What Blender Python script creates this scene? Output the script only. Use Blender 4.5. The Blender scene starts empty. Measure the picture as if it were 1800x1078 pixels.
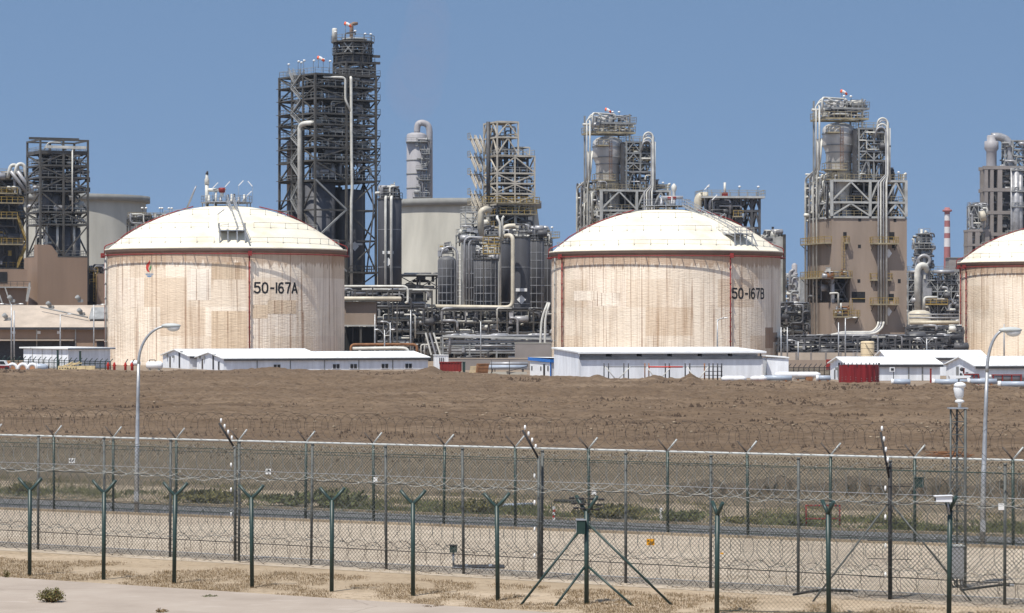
import bpy, math, random
import numpy as np
from mathutils import Vector, Matrix
R = math.radians
S = bpy.context.scene
COL = S.collection
random.seed(7)

# ------------------------------------------------------------------ camera, world, sun, exposure
H, F, YH = 8.0, 5000.0, 562.0          # camera height, focal length and horizon row in photo pixels (1800 wide)
cd = bpy.data.cameras.new('camera'); cam = bpy.data.objects.new('camera', cd); COL.objects.link(cam)
cam.location = (0, 0, H); cam.rotation_euler = (R(90), 0, 0)
cd.sensor_width = 36; cd.lens = 100; cd.shift_y = (YH - 539) / 1800
cd.clip_start = 1; cd.clip_end = 20000
S.camera = cam
SUN_AZ, SUN_EL = R(-33), R(63)         # azimuth measured from straight behind the camera, negative = left
sdir = Vector((math.sin(SUN_AZ) * math.cos(SUN_EL), -math.cos(SUN_AZ) * math.cos(SUN_EL), math.sin(SUN_EL)))
w = bpy.data.worlds.new('World'); S.world = w; w.use_nodes = True
nt = w.node_tree; nt.nodes.clear()
wo = nt.nodes.new('ShaderNodeOutputWorld'); bg = nt.nodes.new('ShaderNodeBackground')
sky = nt.nodes.new('ShaderNodeTexSky'); sky.sky_type = 'NISHITA'; sky.sun_disc = False
sky.sun_elevation = SUN_EL; sky.sun_rotation = math.pi - SUN_AZ
sky.air_density = 1.0; sky.dust_density = 0.6; sky.ozone_density = 2.5
tc = nt.nodes.new('ShaderNodeTexCoord'); va = nt.nodes.new('ShaderNodeVectorMath'); va.operation = 'ADD'
va.inputs[1].default_value = (0, 0, 0.36)
nt.links.new(tc.outputs['Generated'], va.inputs[0]); nt.links.new(va.outputs[0], sky.inputs[0])
hsv = nt.nodes.new('ShaderNodeHueSaturation'); hsv.inputs['Hue'].default_value = .4935; hsv.inputs['Saturation'].default_value = .97
nt.links.new(sky.outputs[0], hsv.inputs['Color']); nt.links.new(hsv.outputs[0], bg.inputs[0]); bg.inputs[1].default_value = 0.120
nt.links.new(bg.outputs[0], wo.inputs[0])
sl = bpy.data.lights.new('sun', 'SUN'); sl.energy = 4.4; sl.angle = R(0.5); sl.color = (1, .95, .87)
so = bpy.data.objects.new('sun', sl); COL.objects.link(so)
so.rotation_euler = sdir.to_track_quat('Z', 'Y').to_euler(); so.location = (-60, -60, 120)
S.view_settings.view_transform = 'Standard'; S.view_settings.look = 'None'
S.view_settings.exposure = 0.33; S.view_settings.gamma = 1

# ------------------------------------------------------------------ materials
def lin(c): return tuple(((x / 255) / 12.92 if x < 10.3 else ((x / 255 + .055) / 1.055) ** 2.4) for x in c)
def sh(c, k): return tuple(min(1, x * k) for x in c)
class N:
    def __init__(s, name):
        s.m = bpy.data.materials.new(name); s.m.use_nodes = True
        s.t = s.m.node_tree; s.b = s.t.nodes['Principled BSDF']
    def n(s, kind, **kw):
        x = s.t.nodes.new(kind)
        for k, v in kw.items(): setattr(x, k, v)
        return x
    def l(s, a, b): s.t.links.new(a, b)
    def coord(s, scale=(1, 1, 1), out='Object'):
        t = s.n('ShaderNodeTexCoord'); mp = s.n('ShaderNodeMapping'); mp.inputs['Scale'].default_value = scale
        s.l(t.outputs[out], mp.inputs[0]); return mp.outputs[0]
    def noise(s, scale, vec=None, detail=4, rough=.6):
        x = s.n('ShaderNodeTexNoise'); x.inputs['Scale'].default_value = scale
        x.inputs['Detail'].default_value = detail; x.inputs['Roughness'].default_value = rough
        if vec is not None: s.l(vec, x.inputs['Vector'])
        return x.outputs['Fac']
    def ramp(s, fac, stops):
        x = s.n('ShaderNodeValToRGB'); e = x.color_ramp.elements
        while len(e) < len(stops): e.new(.5)
        for i, (p, c) in enumerate(stops):
            e[i].position = p; e[i].color = (*c, 1) if len(c) == 3 else c
        s.l(fac, x.inputs[0]); return x.outputs[0]
    def mix(s, fac, a, b, mode='MIX'):
        x = s.n('ShaderNodeMix', data_type='RGBA', blend_type=mode)
        for i, v in ((0, fac), (6, a), (7, b)):
            if hasattr(v, 'is_linked') or hasattr(v, 'links'): s.l(v, x.inputs[i])
            elif i == 0: x.inputs[0].default_value = v
            else: x.inputs[i].default_value = (*v, 1)
        return x.outputs[2]
    def math(s, op, a, b=0.0):
        x = s.n('ShaderNodeMath', operation=op)
        for i, v in enumerate((a, b)):
            if hasattr(v, 'links'): s.l(v, x.inputs[i])
            else: x.inputs[i].default_value = v
        return x.outputs[0]
    def bump(s, fac, strength=.4, dist=.1):
        x = s.n('ShaderNodeBump'); x.inputs['Strength'].default_value = strength; x.inputs['Distance'].default_value = dist
        s.l(fac, x.inputs['Height']); s.l(x.outputs[0], s.b.inputs['Normal'])
    def fin(s, col, rough=.7, metal=0, spec=.3):
        if hasattr(col, 'links'): s.l(col, s.b.inputs['Base Color'])
        else: s.b.inputs['Base Color'].default_value = (*col, 1)
        s.b.inputs['Roughness'].default_value = rough; s.b.inputs['Metallic'].default_value = metal
        s.b.inputs['Specular IOR Level'].default_value = spec
        return s.m
def mk(name, c, rough=.65, amt=.25, scale=.6, metal=0, spec=.3, streak=False, bump=0):
    """paint or metal with soft weathering; c is linear base colour"""
    n = N(name)
    v = n.coord((1, 1, .18) if streak else (1, 1, 1))
    f = n.noise(scale, v, 5)
    col = n.ramp(f, [(.3, sh(c, 1 - amt)), (.7, sh(c, 1 + amt * .6))])
    if bump: n.bump(n.noise(scale * 8, v, 3), bump, .05)
    return n.fin(col, rough, metal, spec)
M = dict(
    steel_dark=mk('dark_grey_steel', (.088, .083, .075), .5, .4, .5),
    steel_grey=mk('grey_steel', (.27, .275, .27), .5, .35, .5),
    steel_pale=mk('pale_steel', (.42, .42, .40), .5, .3, .5),
    steel_beige=mk('beige_painted_steel', (.47, .43, .36), .6, .3, .5),
    mesh_green=mk('coated_mesh_wire', (.05, .062, .05), .6, .3, 3, 0, .3),
    mesh_grey=mk('grimy_mesh_wire', (.12, .12, .105), .6, .3, 3, .2, .3),
    galv_dull=mk('weathered_grey_post', (.105, .112, .108), .6, .3, 3, .2),
    galv=mk('galvanised_steel', (.40, .41, .42), .42, .3, 3, .5),
    galv_bright=mk('bright_galvanised_wire', (.27, .275, .26), .65, .3, 3, .4),
    yellow=mk('faded_yellow_paint', (.36, .25, .075), .6, .4, .7),
    yellow_dull=mk('dusty_yellow_paint', (.34, .29, .19), .6, .4, .7),
    pipe_white=mk('white_pipe_cladding', (.58, .57, .52), .5, .3, .6, 0, .4),
    pipe_cream=mk('cream_pipe_cladding', (.54, .49, .39), .45, .25, .6, 0, .4),
    pipe_grey=mk('grey_pipe_cladding', (.33, .33, .34), .4, .35, .6, .2, .4),
    pipe_dark=mk('dark_pipe', (.085, .085, .09), .5, .4, .8),
    silo_dark=mk('dark_grey_silo_cladding', (.085, .087, .098), .6, .35, .25, .05, .5, True),
    silo_grey=mk('grey_silo_cladding', (.14, .14, .145), .6, .35, .3, .05, .5, True),
    vessel=mk('pale_vessel_cladding', (.55, .53, .50), .38, .22, .35, .2, .5, True),
    vessel_far=mk('far_column_cladding', (.34, .33, .34), .5, .2, .3, 0, .3, True),
    black=mk('painted_dark_depth', (.022, .022, .024), .8, .3, 1),  # near-black colour standing in for unlit depth
    brown_clad=mk('brown_sheet_cladding', (.285, .20, .145), .7, .14, .25, 0, .2, True),
    brown_clad2=mk('taupe_sheet_cladding', (.315, .25, .20), .7, .2, .25, 0, .2, True),
    roof_pale=mk('dusty_pale_roof', (.44, .37, .30), .75, .2, .25),
    concrete_grey=mk('pale_grey_concrete', (.44, .425, .37), .85, .22, .16, 0, .2, True, .15),
    concrete_dark=mk('grey_concrete_band', (.24, .24, .225), .85, .2, .3),
    concrete_far=mk('brownish_concrete', (.25, .225, .21), .85, .2, .2),
    white=mk('white_sheet_metal', (.74, .75, .76), .5, .07, .5, 0, .3),
    white_roof=mk('white_roof_sheet', (.80, .81, .80), .5, .16, .5, 0, .3),
    cabin_wall=mk('pale_blue_grey_cabin_wall', (.76, .79, .83), .55, .16, 1.2, 0, .3, True),
    dark_trim=mk('dark_grey_trim', (.05, .05, .055), .6, .3, 2),
    glass=mk('dark_window_glass', (.02, .024, .03), .12, .2, 1, 0, .6),
    red=mk('oxide_red_paint', (.24, .028, .024), .55, .35, .7),
    red_dark=mk('deep_red_paint', (.19, .012, .013), .4, .25, .8, 0, .4, True),
    red_signal=mk('signal_red_paint', (.45, .03, .02), .5, .2, 1),
    rust=mk('rusty_brown_steel', (.24, .115, .055), .8, .45, 1.2),
    orange=mk('orange_red_fabric', (.80, .13, .05), .7, .1, 1),
    blue=mk('blue_fascia_paint', (.03, .16, .50), .5, .15, 1),
    bluegrey=mk('blue_grey_pipe_coating', (.36, .41, .48), .4, .2, 1, 0, .4),
    green_post=mk('dark_green_coated_steel', (.018, .042, .036), .45, .4, 3, 0, .5),
    green_box=mk('dark_green_box_paint', (.02, .045, .038), .5, .3, 2),
    timber=mk('pale_yellow_timber', (.66, .53, .30), .8, .25, 2),
    ink=mk('black_lettering_paint', (.016, .016, .018), .6, .2, 1),
    sign_white=mk('white_sign_paint', (.75, .75, .74), .5, .08, 2),
    sign_amber=mk('amber_sign_paint', (.72, .33, .015), .5, .1, 2),
    lamp_white=mk('lamp_glass', (.75, .75, .73), .2, .05, 1, 0, .6),
    beige_tank=mk('sandy_tank_paint', (.68, .55, .36), .55, .2, .8, 0, .3, True),
    rubber=mk('dark_rubber', (.03, .03, .032), .7, .2, 2),
    flame_red=mk('emblem_red', (.50, .05, .035), .6, .15, 1),
    flame_green=mk('emblem_green', (.10, .25, .12), .6, .15, 1),
    wave_blue=mk('emblem_blue', (.18, .28, .42), .6, .15, 1),
    chim_white=mk('chimney_white', (.62, .60, .60), .7, .1, .2),
    chim_red=mk('chimney_red', (.33, .13, .13), .7, .15, .2),
    brown_stack=mk('brown_stack_paint', (.22, .15, .11), .7, .2, .3),
    tree_leaf=mk('grey_green_leaves', (.075, .10, .038), .8, .5, 5),
    grass_dry=mk('dry_grass', (.21, .145, .075), .9, .5, 4),
    grass_green=mk('dusty_green_weeds', (.125, .135, .058), .9, .5, 2),
)
def tank_wall_mat(name='stained_insulated_tank_wall', base=(248, 233, 212), patches=True):
    n = N(name)
    t = n.n('ShaderNodeTexCoord'); sp = n.n('ShaderNodeSeparateXYZ'); n.l(t.outputs['Object'], sp.inputs[0])
    ny = n.math('MULTIPLY', sp.outputs[1], -1)
    ang = n.math('MULTIPLY', n.math('ARCTAN2', sp.outputs[0], ny), 21.65)      # metres round the shell
    cb = n.n('ShaderNodeCombineXYZ'); n.l(ang, cb.inputs[0]); n.l(sp.outputs[2], cb.inputs[2])
    oi = n.n('ShaderNodeObjectInfo'); n.l(n.math('MULTIPLY', oi.outputs['Random'], 90), cb.inputs[1])
    base = lin(base)
    def mp(sc):
        m = n.n('ShaderNodeMapping'); m.inputs['Scale'].default_value = sc; n.l(cb.outputs[0], m.inputs[0]); return m.outputs[0]
    # blotches, rectangular repair patches, vertical run-off streaks, fine seams
    blot = n.noise(.11, mp((1, 1, 1.4)), 6, .62)
    c = n.ramp(blot, [(.30, sh(base, .74)), (.48, sh(base, .93)), (.66, sh(base, 1.06))])
    cw = n.n('ShaderNodeCombineXYZ'); row = n.math('FLOOR', n.math('DIVIDE', sp.outputs[2], 5.1))
    n.l(n.math('FLOOR', n.math('DIVIDE', n.math('ADD', ang, n.math('MULTIPLY', row, 3.7)), 8.6)), cw.inputs[0]); n.l(row, cw.inputs[2])
    n.l(n.math('FLOOR', n.math('MULTIPLY', oi.outputs['Random'], 9)), cw.inputs[1])
    vo = n.n('ShaderNodeTexWhiteNoise'); n.l(cw.outputs[0], vo.inputs['Vector'])
    hs = n.n('ShaderNodeSeparateXYZ'); n.l(vo.outputs['Color'], hs.inputs[0])
    if patches: c = n.mix(n.ramp(hs.outputs[0], [(.62, (0, 0, 0)), (.64, (.30, .30, .30)), (.84, (.30, .30, .30)), (.86, (.55, .55, .55))]), c, sh(lin((222, 196, 166)), .9))
    if patches: c = n.mix(n.ramp(hs.outputs[1], [(.80, (0, 0, 0)), (.83, (.55, .55, .55))]), c, lin((247, 232, 214)))
    st = n.noise(.9, mp((1, 1, .035)), 4, .7)
    gm = n.ramp(n.noise(.16, mp((1, 1, .5)), 3, .5), [(.40, (.12, .12, .12)), (.62, (1, 1, 1))])
    c = n.mix(n.math('MULTIPLY', n.ramp(st, [(.50, (0, 0, 0)), (.70, (.72, .72, .72))]), gm), c, lin((170, 140, 110)))
    st2 = n.noise(2.6, mp((1, 1, .02)), 2, .6)
    c = n.mix(n.math('MULTIPLY', n.ramp(st2, [(.53, (0, 0, 0)), (.72, (.55, .55, .55))]), gm), c, lin((158, 128, 100)))
    sn = n.noise(.62, mp((1, 1, .004)), 1, .4)
    seam = n.math('LESS_THAN', n.math('ABSOLUTE', n.math('SUBTRACT', n.math('FRACT', n.math('MULTIPLY', sn, 9.0)), .5)), .05)
    c = n.mix(n.math('MULTIPLY', seam, n.math('MULTIPLY', n.noise(.5, mp((1, 1, .3)), 3), 1.15)), c, lin((150, 116, 92)))
    # drips under the eave, splash at the foot
    top = n.ramp(n.math('ADD', n.math('DIVIDE', sp.outputs[2], 20.0), n.math('MULTIPLY', n.noise(1.6, mp((1, 1, .1)), 3), .22)), [(.98, (0, 0, 0)), (1.10, (.6, .6, .6))])
    c = n.mix(top, c, lin((158, 126, 98)))
    rip = n.noise(1.5, mp((.7, 1, 2.6)), 5, .65)
    n.bump(rip, .5, .2)
    return n.fin(c, .85, 0, .15)
M['tank_wall'] = tank_wall_mat()
M['patch_pale'] = tank_wall_mat('pale_repair_coating', (252, 239, 221), False)
M['patch_tan'] = tank_wall_mat('tan_repair_coating', (230, 207, 178), False)
M['patch_brown'] = tank_wall_mat('brown_damp_stain', (168, 142, 120), False)
def roof_mat():
    n = N('white_tank_roof_coating')
    v = n.coord()
    c = n.ramp(n.noise(.14, v, 6, .65), [(.34, (.60, .54, .42)), (.5, (.73, .675, .545)), (.68, (.77, .72, .60))])
    c = n.mix(n.ramp(n.noise(1.4, n.coord((.25, 1, 2.2)), 5, .7), [(.60, (0, 0, 0)), (.72, (.38, .38, .38))]), c, (.56, .47, .37))
    n.bump(n.noise(.9, n.coord((.5, .5, 2)), 4), .35, .08)
    return n.fin(c, .8, 0, .2)
M['tank_roof'] = roof_mat()
def soil_mat(name, a, b, c3, sc=.35, bump=.8, bd=.25, stretch=(.35, 1, 1), speck=.0):
    n = N(name)
    v = n.coord(stretch)
    c = n.ramp(n.noise(sc, v, 8, .68), [(.33, a), (.52, b), (.70, c3)])
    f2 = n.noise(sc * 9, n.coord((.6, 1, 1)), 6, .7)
    c = n.mix(n.ramp(f2, [(.37, (.8, .8, .8)), (.47, (0, 0, 0))]), c, sh(a, .48))  # clod shade painted in as dark specks in the hollows
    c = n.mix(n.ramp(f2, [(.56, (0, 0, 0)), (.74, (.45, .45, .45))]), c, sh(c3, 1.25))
    f4 = n.noise(sc * .16, n.coord((.22, 1, 1)), 4, .6)
    c = n.mix(n.ramp(f4, [(.38, (.45, .45, .45)), (.55, (0, 0, 0))]), c, sh(a, .95))
    if speck:
        f3 = n.noise(sc * 22, v, 3, .6)
        c = n.mix(n.ramp(f3, [(.62, (0, 0, 0)), (.70, (speck, speck, speck))]), c, lin((120, 84, 50)))
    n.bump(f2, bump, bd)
    return n.fin(c, .95, 0, .1)
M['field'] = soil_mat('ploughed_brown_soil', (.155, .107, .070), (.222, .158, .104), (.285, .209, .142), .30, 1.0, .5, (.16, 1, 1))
M['cutbank'] = soil_mat('dark_cut_earth', (.115, .09, .066), (.15, .117, .085), (.19, .15, .11), .6, .8, .2)
M['clod'] = soil_mat('dark_soil_clods', (.07, .05, .036), (.095, .068, .05), (.125, .09, .066), 1.0, .5, .05)  # clods in a darker soil tone than the field
M['ground'] = soil_mat('dusty_plant_ground', (.22, .17, .125), (.27, .21, .155), (.31, .25, .19), .1, .4, .1)
M['bank'] = soil_mat('grey_brown_bank', (.15, .118, .082), (.205, .162, .112), (.25, .2, .14), .35, .7, .2)
M['verge'] = soil_mat('pale_dusty_verge', (.26, .205, .145), (.34, .275, .195), (.40, .325, .235), .3, .6, .12, (.3, 1, 1))
M['sand'] = soil_mat('pale_sand', (.345, .285, .22), (.425, .36, .28), (.485, .415, .33), .45, .55, .08, (.3, 1, 1), .35)
M['sand_near'] = soil_mat('dry_sand_strip', (.34, .265, .18), (.455, .36, .255), (.53, .43, .315), .6, .9, .12, (.35, 1, 1), .7)
def asphalt():
    n = N('worn_asphalt'); v = n.coord()
    c = n.ramp(n.noise(.5, n.coord((.2, 1, 1)), 6, .7), [(.3, (.13, .129, .13)), (.7, (.175, .173, .174))])
    n.bump(n.noise(14, v, 3), .3, .02); return n.fin(c, .85, 0, .2)
M['asphalt'] = asphalt()
def apron():
    n = N('cracked_concrete_apron'); v = n.coord()
    c = n.ramp(n.noise(.35, v, 7, .65), [(.3, (.30, .25, .205)), (.5, (.345, .29, .24)), (.7, (.385, .33, .275))])
    c = n.mix(n.ramp(n.noise(3, n.coord((.4, 1, 1)), 5), [(.58, (0, 0, 0)), (.75, (.25, .25, .25))]), c, (.62, .56, .5))
    vo = n.n('ShaderNodeTexVoronoi', feature='DISTANCE_TO_EDGE'); vo.inputs['Scale'].default_value = .22
    wv = n.n('ShaderNodeMix', data_type='VECTOR'); nz = n.n('ShaderNodeTexNoise'); nz.inputs['Scale'].default_value = .8
    n.l(v, nz.inputs['Vector']); wv.inputs[0].default_value = .55
    n.l(v, wv.inputs[4]); n.l(nz.outputs['Color'], wv.inputs[5]); n.l(wv.outputs[1], vo.inputs['Vector'])
    cr = n.ramp(vo.outputs['Distance'], [(.0, (.55, .55, .55)), (.006, (.0, .0, .0))])
    c = n.mix(cr, c, (.20, .165, .135))
    n.bump(n.noise(9, v, 4), .25, .02); return n.fin(c, .9, 0, .15)
M['apron'] = apron()

# ------------------------------------------------------------------ mesh builder
class MB:
    def __init__(s): s.v = []; s.f = []; s.sm = []
    def add(s, vs, fs, smooth=False):
        o = len(s.v); s.v += [tuple(p) for p in vs]
        for f in fs: s.f.append(tuple(i + o for i in f)); s.sm.append(smooth)
        return s
    def box(s, x0, y0, z0, x1, y1, z1):
        return s.add([(x0, y0, z0), (x1, y0, z0), (x1, y1, z0), (x0, y1, z0), (x0, y0, z1), (x1, y0, z1), (x1, y1, z1), (x0, y1, z1)],
                     [(3, 2, 1, 0), (4, 5, 6, 7), (0, 1, 5, 4), (1, 2, 6, 5), (2, 3, 7, 6), (3, 0, 4, 7)])
    def beam(s, p, q, a, b=None):
        p, q = Vector(p), Vector(q); d = q - p
        if d.length < 1e-6: return s
        b = b or a; d.normalize()
        up = Vector((0, 0, 1)) if abs(d.z) < .98 else Vector((0, 1, 0))
        x = d.cross(up).normalized() * (a / 2); y = x.cross(d).normalized() * (b / 2)
        vs = [p - x - y, p + x - y, p + x + y, p - x + y, q - x - y, q + x - y, q + x + y, q - x + y]
        return s.add(vs, [(3, 2, 1, 0), (4, 5, 6, 7), (0, 1, 5, 4), (1, 2, 6, 5), (2, 3, 7, 6), (3, 0, 4, 7)])
    def tube(s, pts, r, n=8, caps=True, closed=False):
        pts = [Vector(p) for p in pts]; m = len(pts)
        rs = r if isinstance(r, (list, tuple)) else [r] * m
        T = []
        for i in range(m):
            a = pts[i - 1] if (i or closed) else pts[i]; b = pts[(i + 1) % m] if (i < m - 1 or closed) else pts[i]
            T.append((b - a).normalized())
        up = Vector((0, 0, 1)) if abs(T[0].z) < .9 else Vector((0, 1, 0))
        x = T[0].cross(up).normalized(); o = len(s.v)
        for i in range(m):
            x = (x - T[i] * x.dot(T[i])); x = x.normalized() if x.length > 1e-6 else T[i].orthogonal().normalized()
            y = T[i].cross(x)
            for k in range(n):
                a = 2 * math.pi * k / n
                s.v.append(tuple(pts[i] + (x * math.cos(a) + y * math.sin(a)) * rs[i]))
        for i in range(m if closed else m - 1):
            j = (i + 1) % m
            for k in range(n):
                k2 = (k + 1) % n
                s.f.append((o + i * n + k, o + i * n + k2, o + j * n + k2, o + j * n + k)); s.sm.append(n > 4)
        if caps and not closed:
            s.f.append(tuple(o + k for k in range(n))[::-1]); s.sm.append(False)
            s.f.append(tuple(o + (m - 1) * n + k for k in range(n))); s.sm.append(False)
        return s
    def pipe(s, pts, r, bend=None, n=8, k=4):
        """tube with rounded corners"""
        pts = [Vector(p) for p in pts]; bend = bend if bend is not None else r * 3
        out = [pts[0]]
        for i in range(1, len(pts) - 1):
            a, b, c = pts[i - 1], pts[i], pts[i + 1]
            d1, d2 = (a - b), (c - b); e = min(bend, d1.length * .49, d2.length * .49)
            p, q = b + d1.normalized() * e, b + d2.normalized() * e
            for j in range(k + 1):
                t = j / k; out.append(p * (1 - t) ** 2 + b * 2 * t * (1 - t) + q * t * t)
        out.append(pts[-1])
        return s.tube(out, r, n)
    def lathe(s, prof, cx=0, cy=0, n=32, a0=0, a1=2 * math.pi, flat=False):
        full = abs(a1 - a0 - 2 * math.pi) < 1e-6; m = n if full else n + 1; o = len(s.v)
        for r, z in prof:
            for k in range(m):
                a = a0 + (a1 - a0) * k / n
                s.v.append((cx + r * math.sin(a), cy - r * math.cos(a), z))
        for i in range(len(prof) - 1):
            for k in range(n):
                k2 = (k + 1) % m
                s.f.append((o + i * m + k, o + i * m + k2, o + (i + 1) * m + k2, o + (i + 1) * m + k)); s.sm.append(not flat)
        return s
    def cyl(s, x, y, z0, z1, r, n=20, r1=None):
        r1 = r if r1 is None else r1
        return s.tube([(x, y, z0), (x, y, z1)], [r, r1], n)
    def ball(s, c, r, n=10, sc=(1, 1, 1)):
        vs = []; fs = []; h = n // 2
        for i in range(h + 1):
            a = math.pi * i / h
            for k in range(n):
                b = 2 * math.pi * k / n
                vs.append((c[0] + r * sc[0] * math.sin(a) * math.cos(b), c[1] + r * sc[1] * math.sin(a) * math.sin(b), c[2] + r * sc[2] * math.cos(a)))
        for i in range(h):
            for k in range(n):
                fs.append((i * n + k, (i + 1) * n + k, (i + 1) * n + (k + 1) % n, i * n + (k + 1) % n))
        return s.add(vs, fs, True)
    def prism(s, poly, vec):
        """closed polygon (3-D points) swept along vec"""
        vec = Vector(vec); n = len(poly); a = [Vector(p) for p in poly]; b = [p + vec for p in a]
        return s.add(a + b, [tuple(range(n))[::-1], tuple(range(n, 2 * n))] + [(i, (i + 1) % n, n + (i + 1) % n, n + i) for i in range(n)])
    def grate(s, x0, y0, x1, y1, z0, z1, step=.5, w=.17):
        n = max(1, int((y1 - y0) / step))
        for i in range(n + 1):
            y = y0 + (y1 - y0 - w) * i / n; s.box(x0, y, z0, x1, y + w, z1)
        for i in range(4): x = x0 + (x1 - x0 - .12) * i / 3; s.box(x, y0, z0 - .08, x + .12, y1, z0 - .002)
        return s
    def rail(s, pts, h=1.1, step=2.0, t=.06, mid=True, closed=False):
        pts = [Vector(p) for p in pts]; up = Vector((0, 0, 1))
        segs = list(zip(pts, pts[1:] + (pts[:1] if closed else [])))
        if not closed: segs = segs[:len(pts) - 1]
        for a, b in segs:
            L = (b - a).length
            if L < .05: continue
            k = max(1, round(L / step))
            s.beam(a + up * h, b + up * h, t)
            if mid: s.beam(a + up * h * .5, b + up * h * .5, t * .8)
            for i in range(k + 1):
                p = a + (b - a) * (i / k); s.beam(p, p + up * h, t)
        return s
    def build(s, name, mat, parent=None, origin=None):
        me = bpy.data.meshes.new(name)
        vs = s.v if origin is None else [(a - origin[0], b - origin[1], c - origin[2]) for a, b, c in s.v]
        me.from_pydata(vs, [], s.f); me.polygons.foreach_set('use_smooth', s.sm)
        me.materials.append(M[mat] if isinstance(mat, str) else mat); me.update()
        o = bpy.data.objects.new(name, me); COL.objects.link(o)
        if parent is not None: o.parent = parent
        if origin is not None: o.location = origin
        return o
def tag(o, label=None, cat=None, group=None, kind=None):
    if label: o['label'] = label
    if cat: o['category'] = cat
    if group: o['group'] = group
    if kind: o['kind'] = kind
    return o
def thing(name, label, cat, loc=(0, 0, 0), rz=0, group=None):
    o = bpy.data.objects.new(name, None); COL.objects.link(o); o.empty_display_size = .5
    o.location = loc; o.rotation_euler = (0, 0, rz)
    return tag(o, label, cat, group)
def copy_tree(o, parent=None):
    c = o.copy(); COL.objects.link(c)
    if parent is not None: c.parent = parent
    for ch in [k for k in o.children]: copy_tree(ch, c)
    return c
def gp(x, y):
    D = F * H / (y - YH); return Vector(((x - 900) * D / F, D, 0))
class Fr:
    """local frame of a plant structure: origin at the foot of its front-left vertical edge; u right along the front, v back"""
    def __init__(s, px, D, deg):
        s.px, s.D, s.s, s.a = px, D, D / F, R(deg)
        s.o = ((px - 900) * s.s, D, 0)
    def u(s, px): return (px - s.px) * s.s / math.cos(s.a)
    def v(s, px): return (s.px - px) * s.s / math.sin(s.a)
    def x(s, px): return (px - s.px) * s.s
    def z(s, py): return H - (py - YH) * s.s
    def thing(s, name, label, cat, group=None): return thing(name, label, cat, s.o, s.a + math.atan((900 - s.px) / F), group)

# ------------------------------------------------------------------ generic plant pieces
def steel(T, us, vs, zs, m='steel_dark', rm=None, cw=.36, bw=.3, braces='FLRB', deck=True, rails=True, seed=1, cols=True, style=0, dm=None, z0=None):
    rnd = random.Random(seed); rm = rm or m; z0 = zs[-1] if z0 is None else z0
    zs = sorted(zs)
    if cols:
        for i, u in enumerate(us):
            for j, v in enumerate(vs):
                if 0 < i < len(us) - 1 and 0 < j < len(vs) - 1: continue
                MB().box(u - cw / 2, v - cw / 2, min(z0, zs[0]), u + cw / 2, v + cw / 2, zs[-1]).build('column', m, T)
    for k, z in enumerate(zs):
        b = MB(); h = cw / 2
        for v in vs:
            for a, c in zip(us, us[1:]): b.box(a + h + .003, v - bw / 2, z - bw, c - h - .003, v + bw / 2, z)
        for u in us:
            for a, c in zip(vs, vs[1:]): b.box(u - bw / 2 + .004, a + h + .003, z - bw, u + bw / 2 - .004, c - h - .003, z - .003)
        if deck:
            b.box(us[0] + h, vs[0] + h, z + .004, us[-1] - h, vs[-1] - h, z + .07)
        fl = b.build('floor', m if dm is None else dm, T)
        if rails and deck:
            MB().rail([(us[0], vs[0], z), (us[-1], vs[0], z), (us[-1], vs[-1], z), (us[0], vs[-1], z)], 1.15, 1.6, .075, True, True).build('railing', rm, fl)
    br = MB(); t = bw * .75
    def bay(p0, p1, za, zb, k):
        P = lambda p, z: (p[0], p[1], z)
        za += .1; zb -= bw
        if style == 0:
            if k % 2: br.beam(P(p0, za), P(p1, zb), t)
            else: br.beam(P(p0, zb), P(p1, za), t)
        elif style == 1:
            mid = ((p0[0] + p1[0]) / 2, (p0[1] + p1[1]) / 2)
            br.beam(P(p0, za), P(mid, zb), t); br.beam(P(p1, za), P(mid, zb), t)
        else:
            br.beam(P(p0, za), P(p1, zb), t); br.beam(P(p0, zb), P(p1, za), t)
    lev = list(zip(zs, zs[1:]))
    for k, (za, zb) in enumerate(lev):
        if 'F' in braces:
            for i, (a, c) in enumerate(zip(us, us[1:])): bay((a, vs[0]), (c, vs[0]), za, zb, k + i)
        if 'B' in braces:
            for i, (a, c) in enumerate(zip(us, us[1:])): bay((a, vs[-1]), (c, vs[-1]), za, zb, k + i + 1)
        if 'L' in braces:
            for i, (a, c) in enumerate(zip(vs, vs[1:])): bay((us[0], a), (us[0], c), za, zb, k + i)
        if 'R' in braces:
            for i, (a, c) in enumerate(zip(vs, vs[1:])): bay((us[-1], a), (us[-1], c), za, zb, k + i + 1)
    if br.v: br.build('bracing', m, T)
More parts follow.
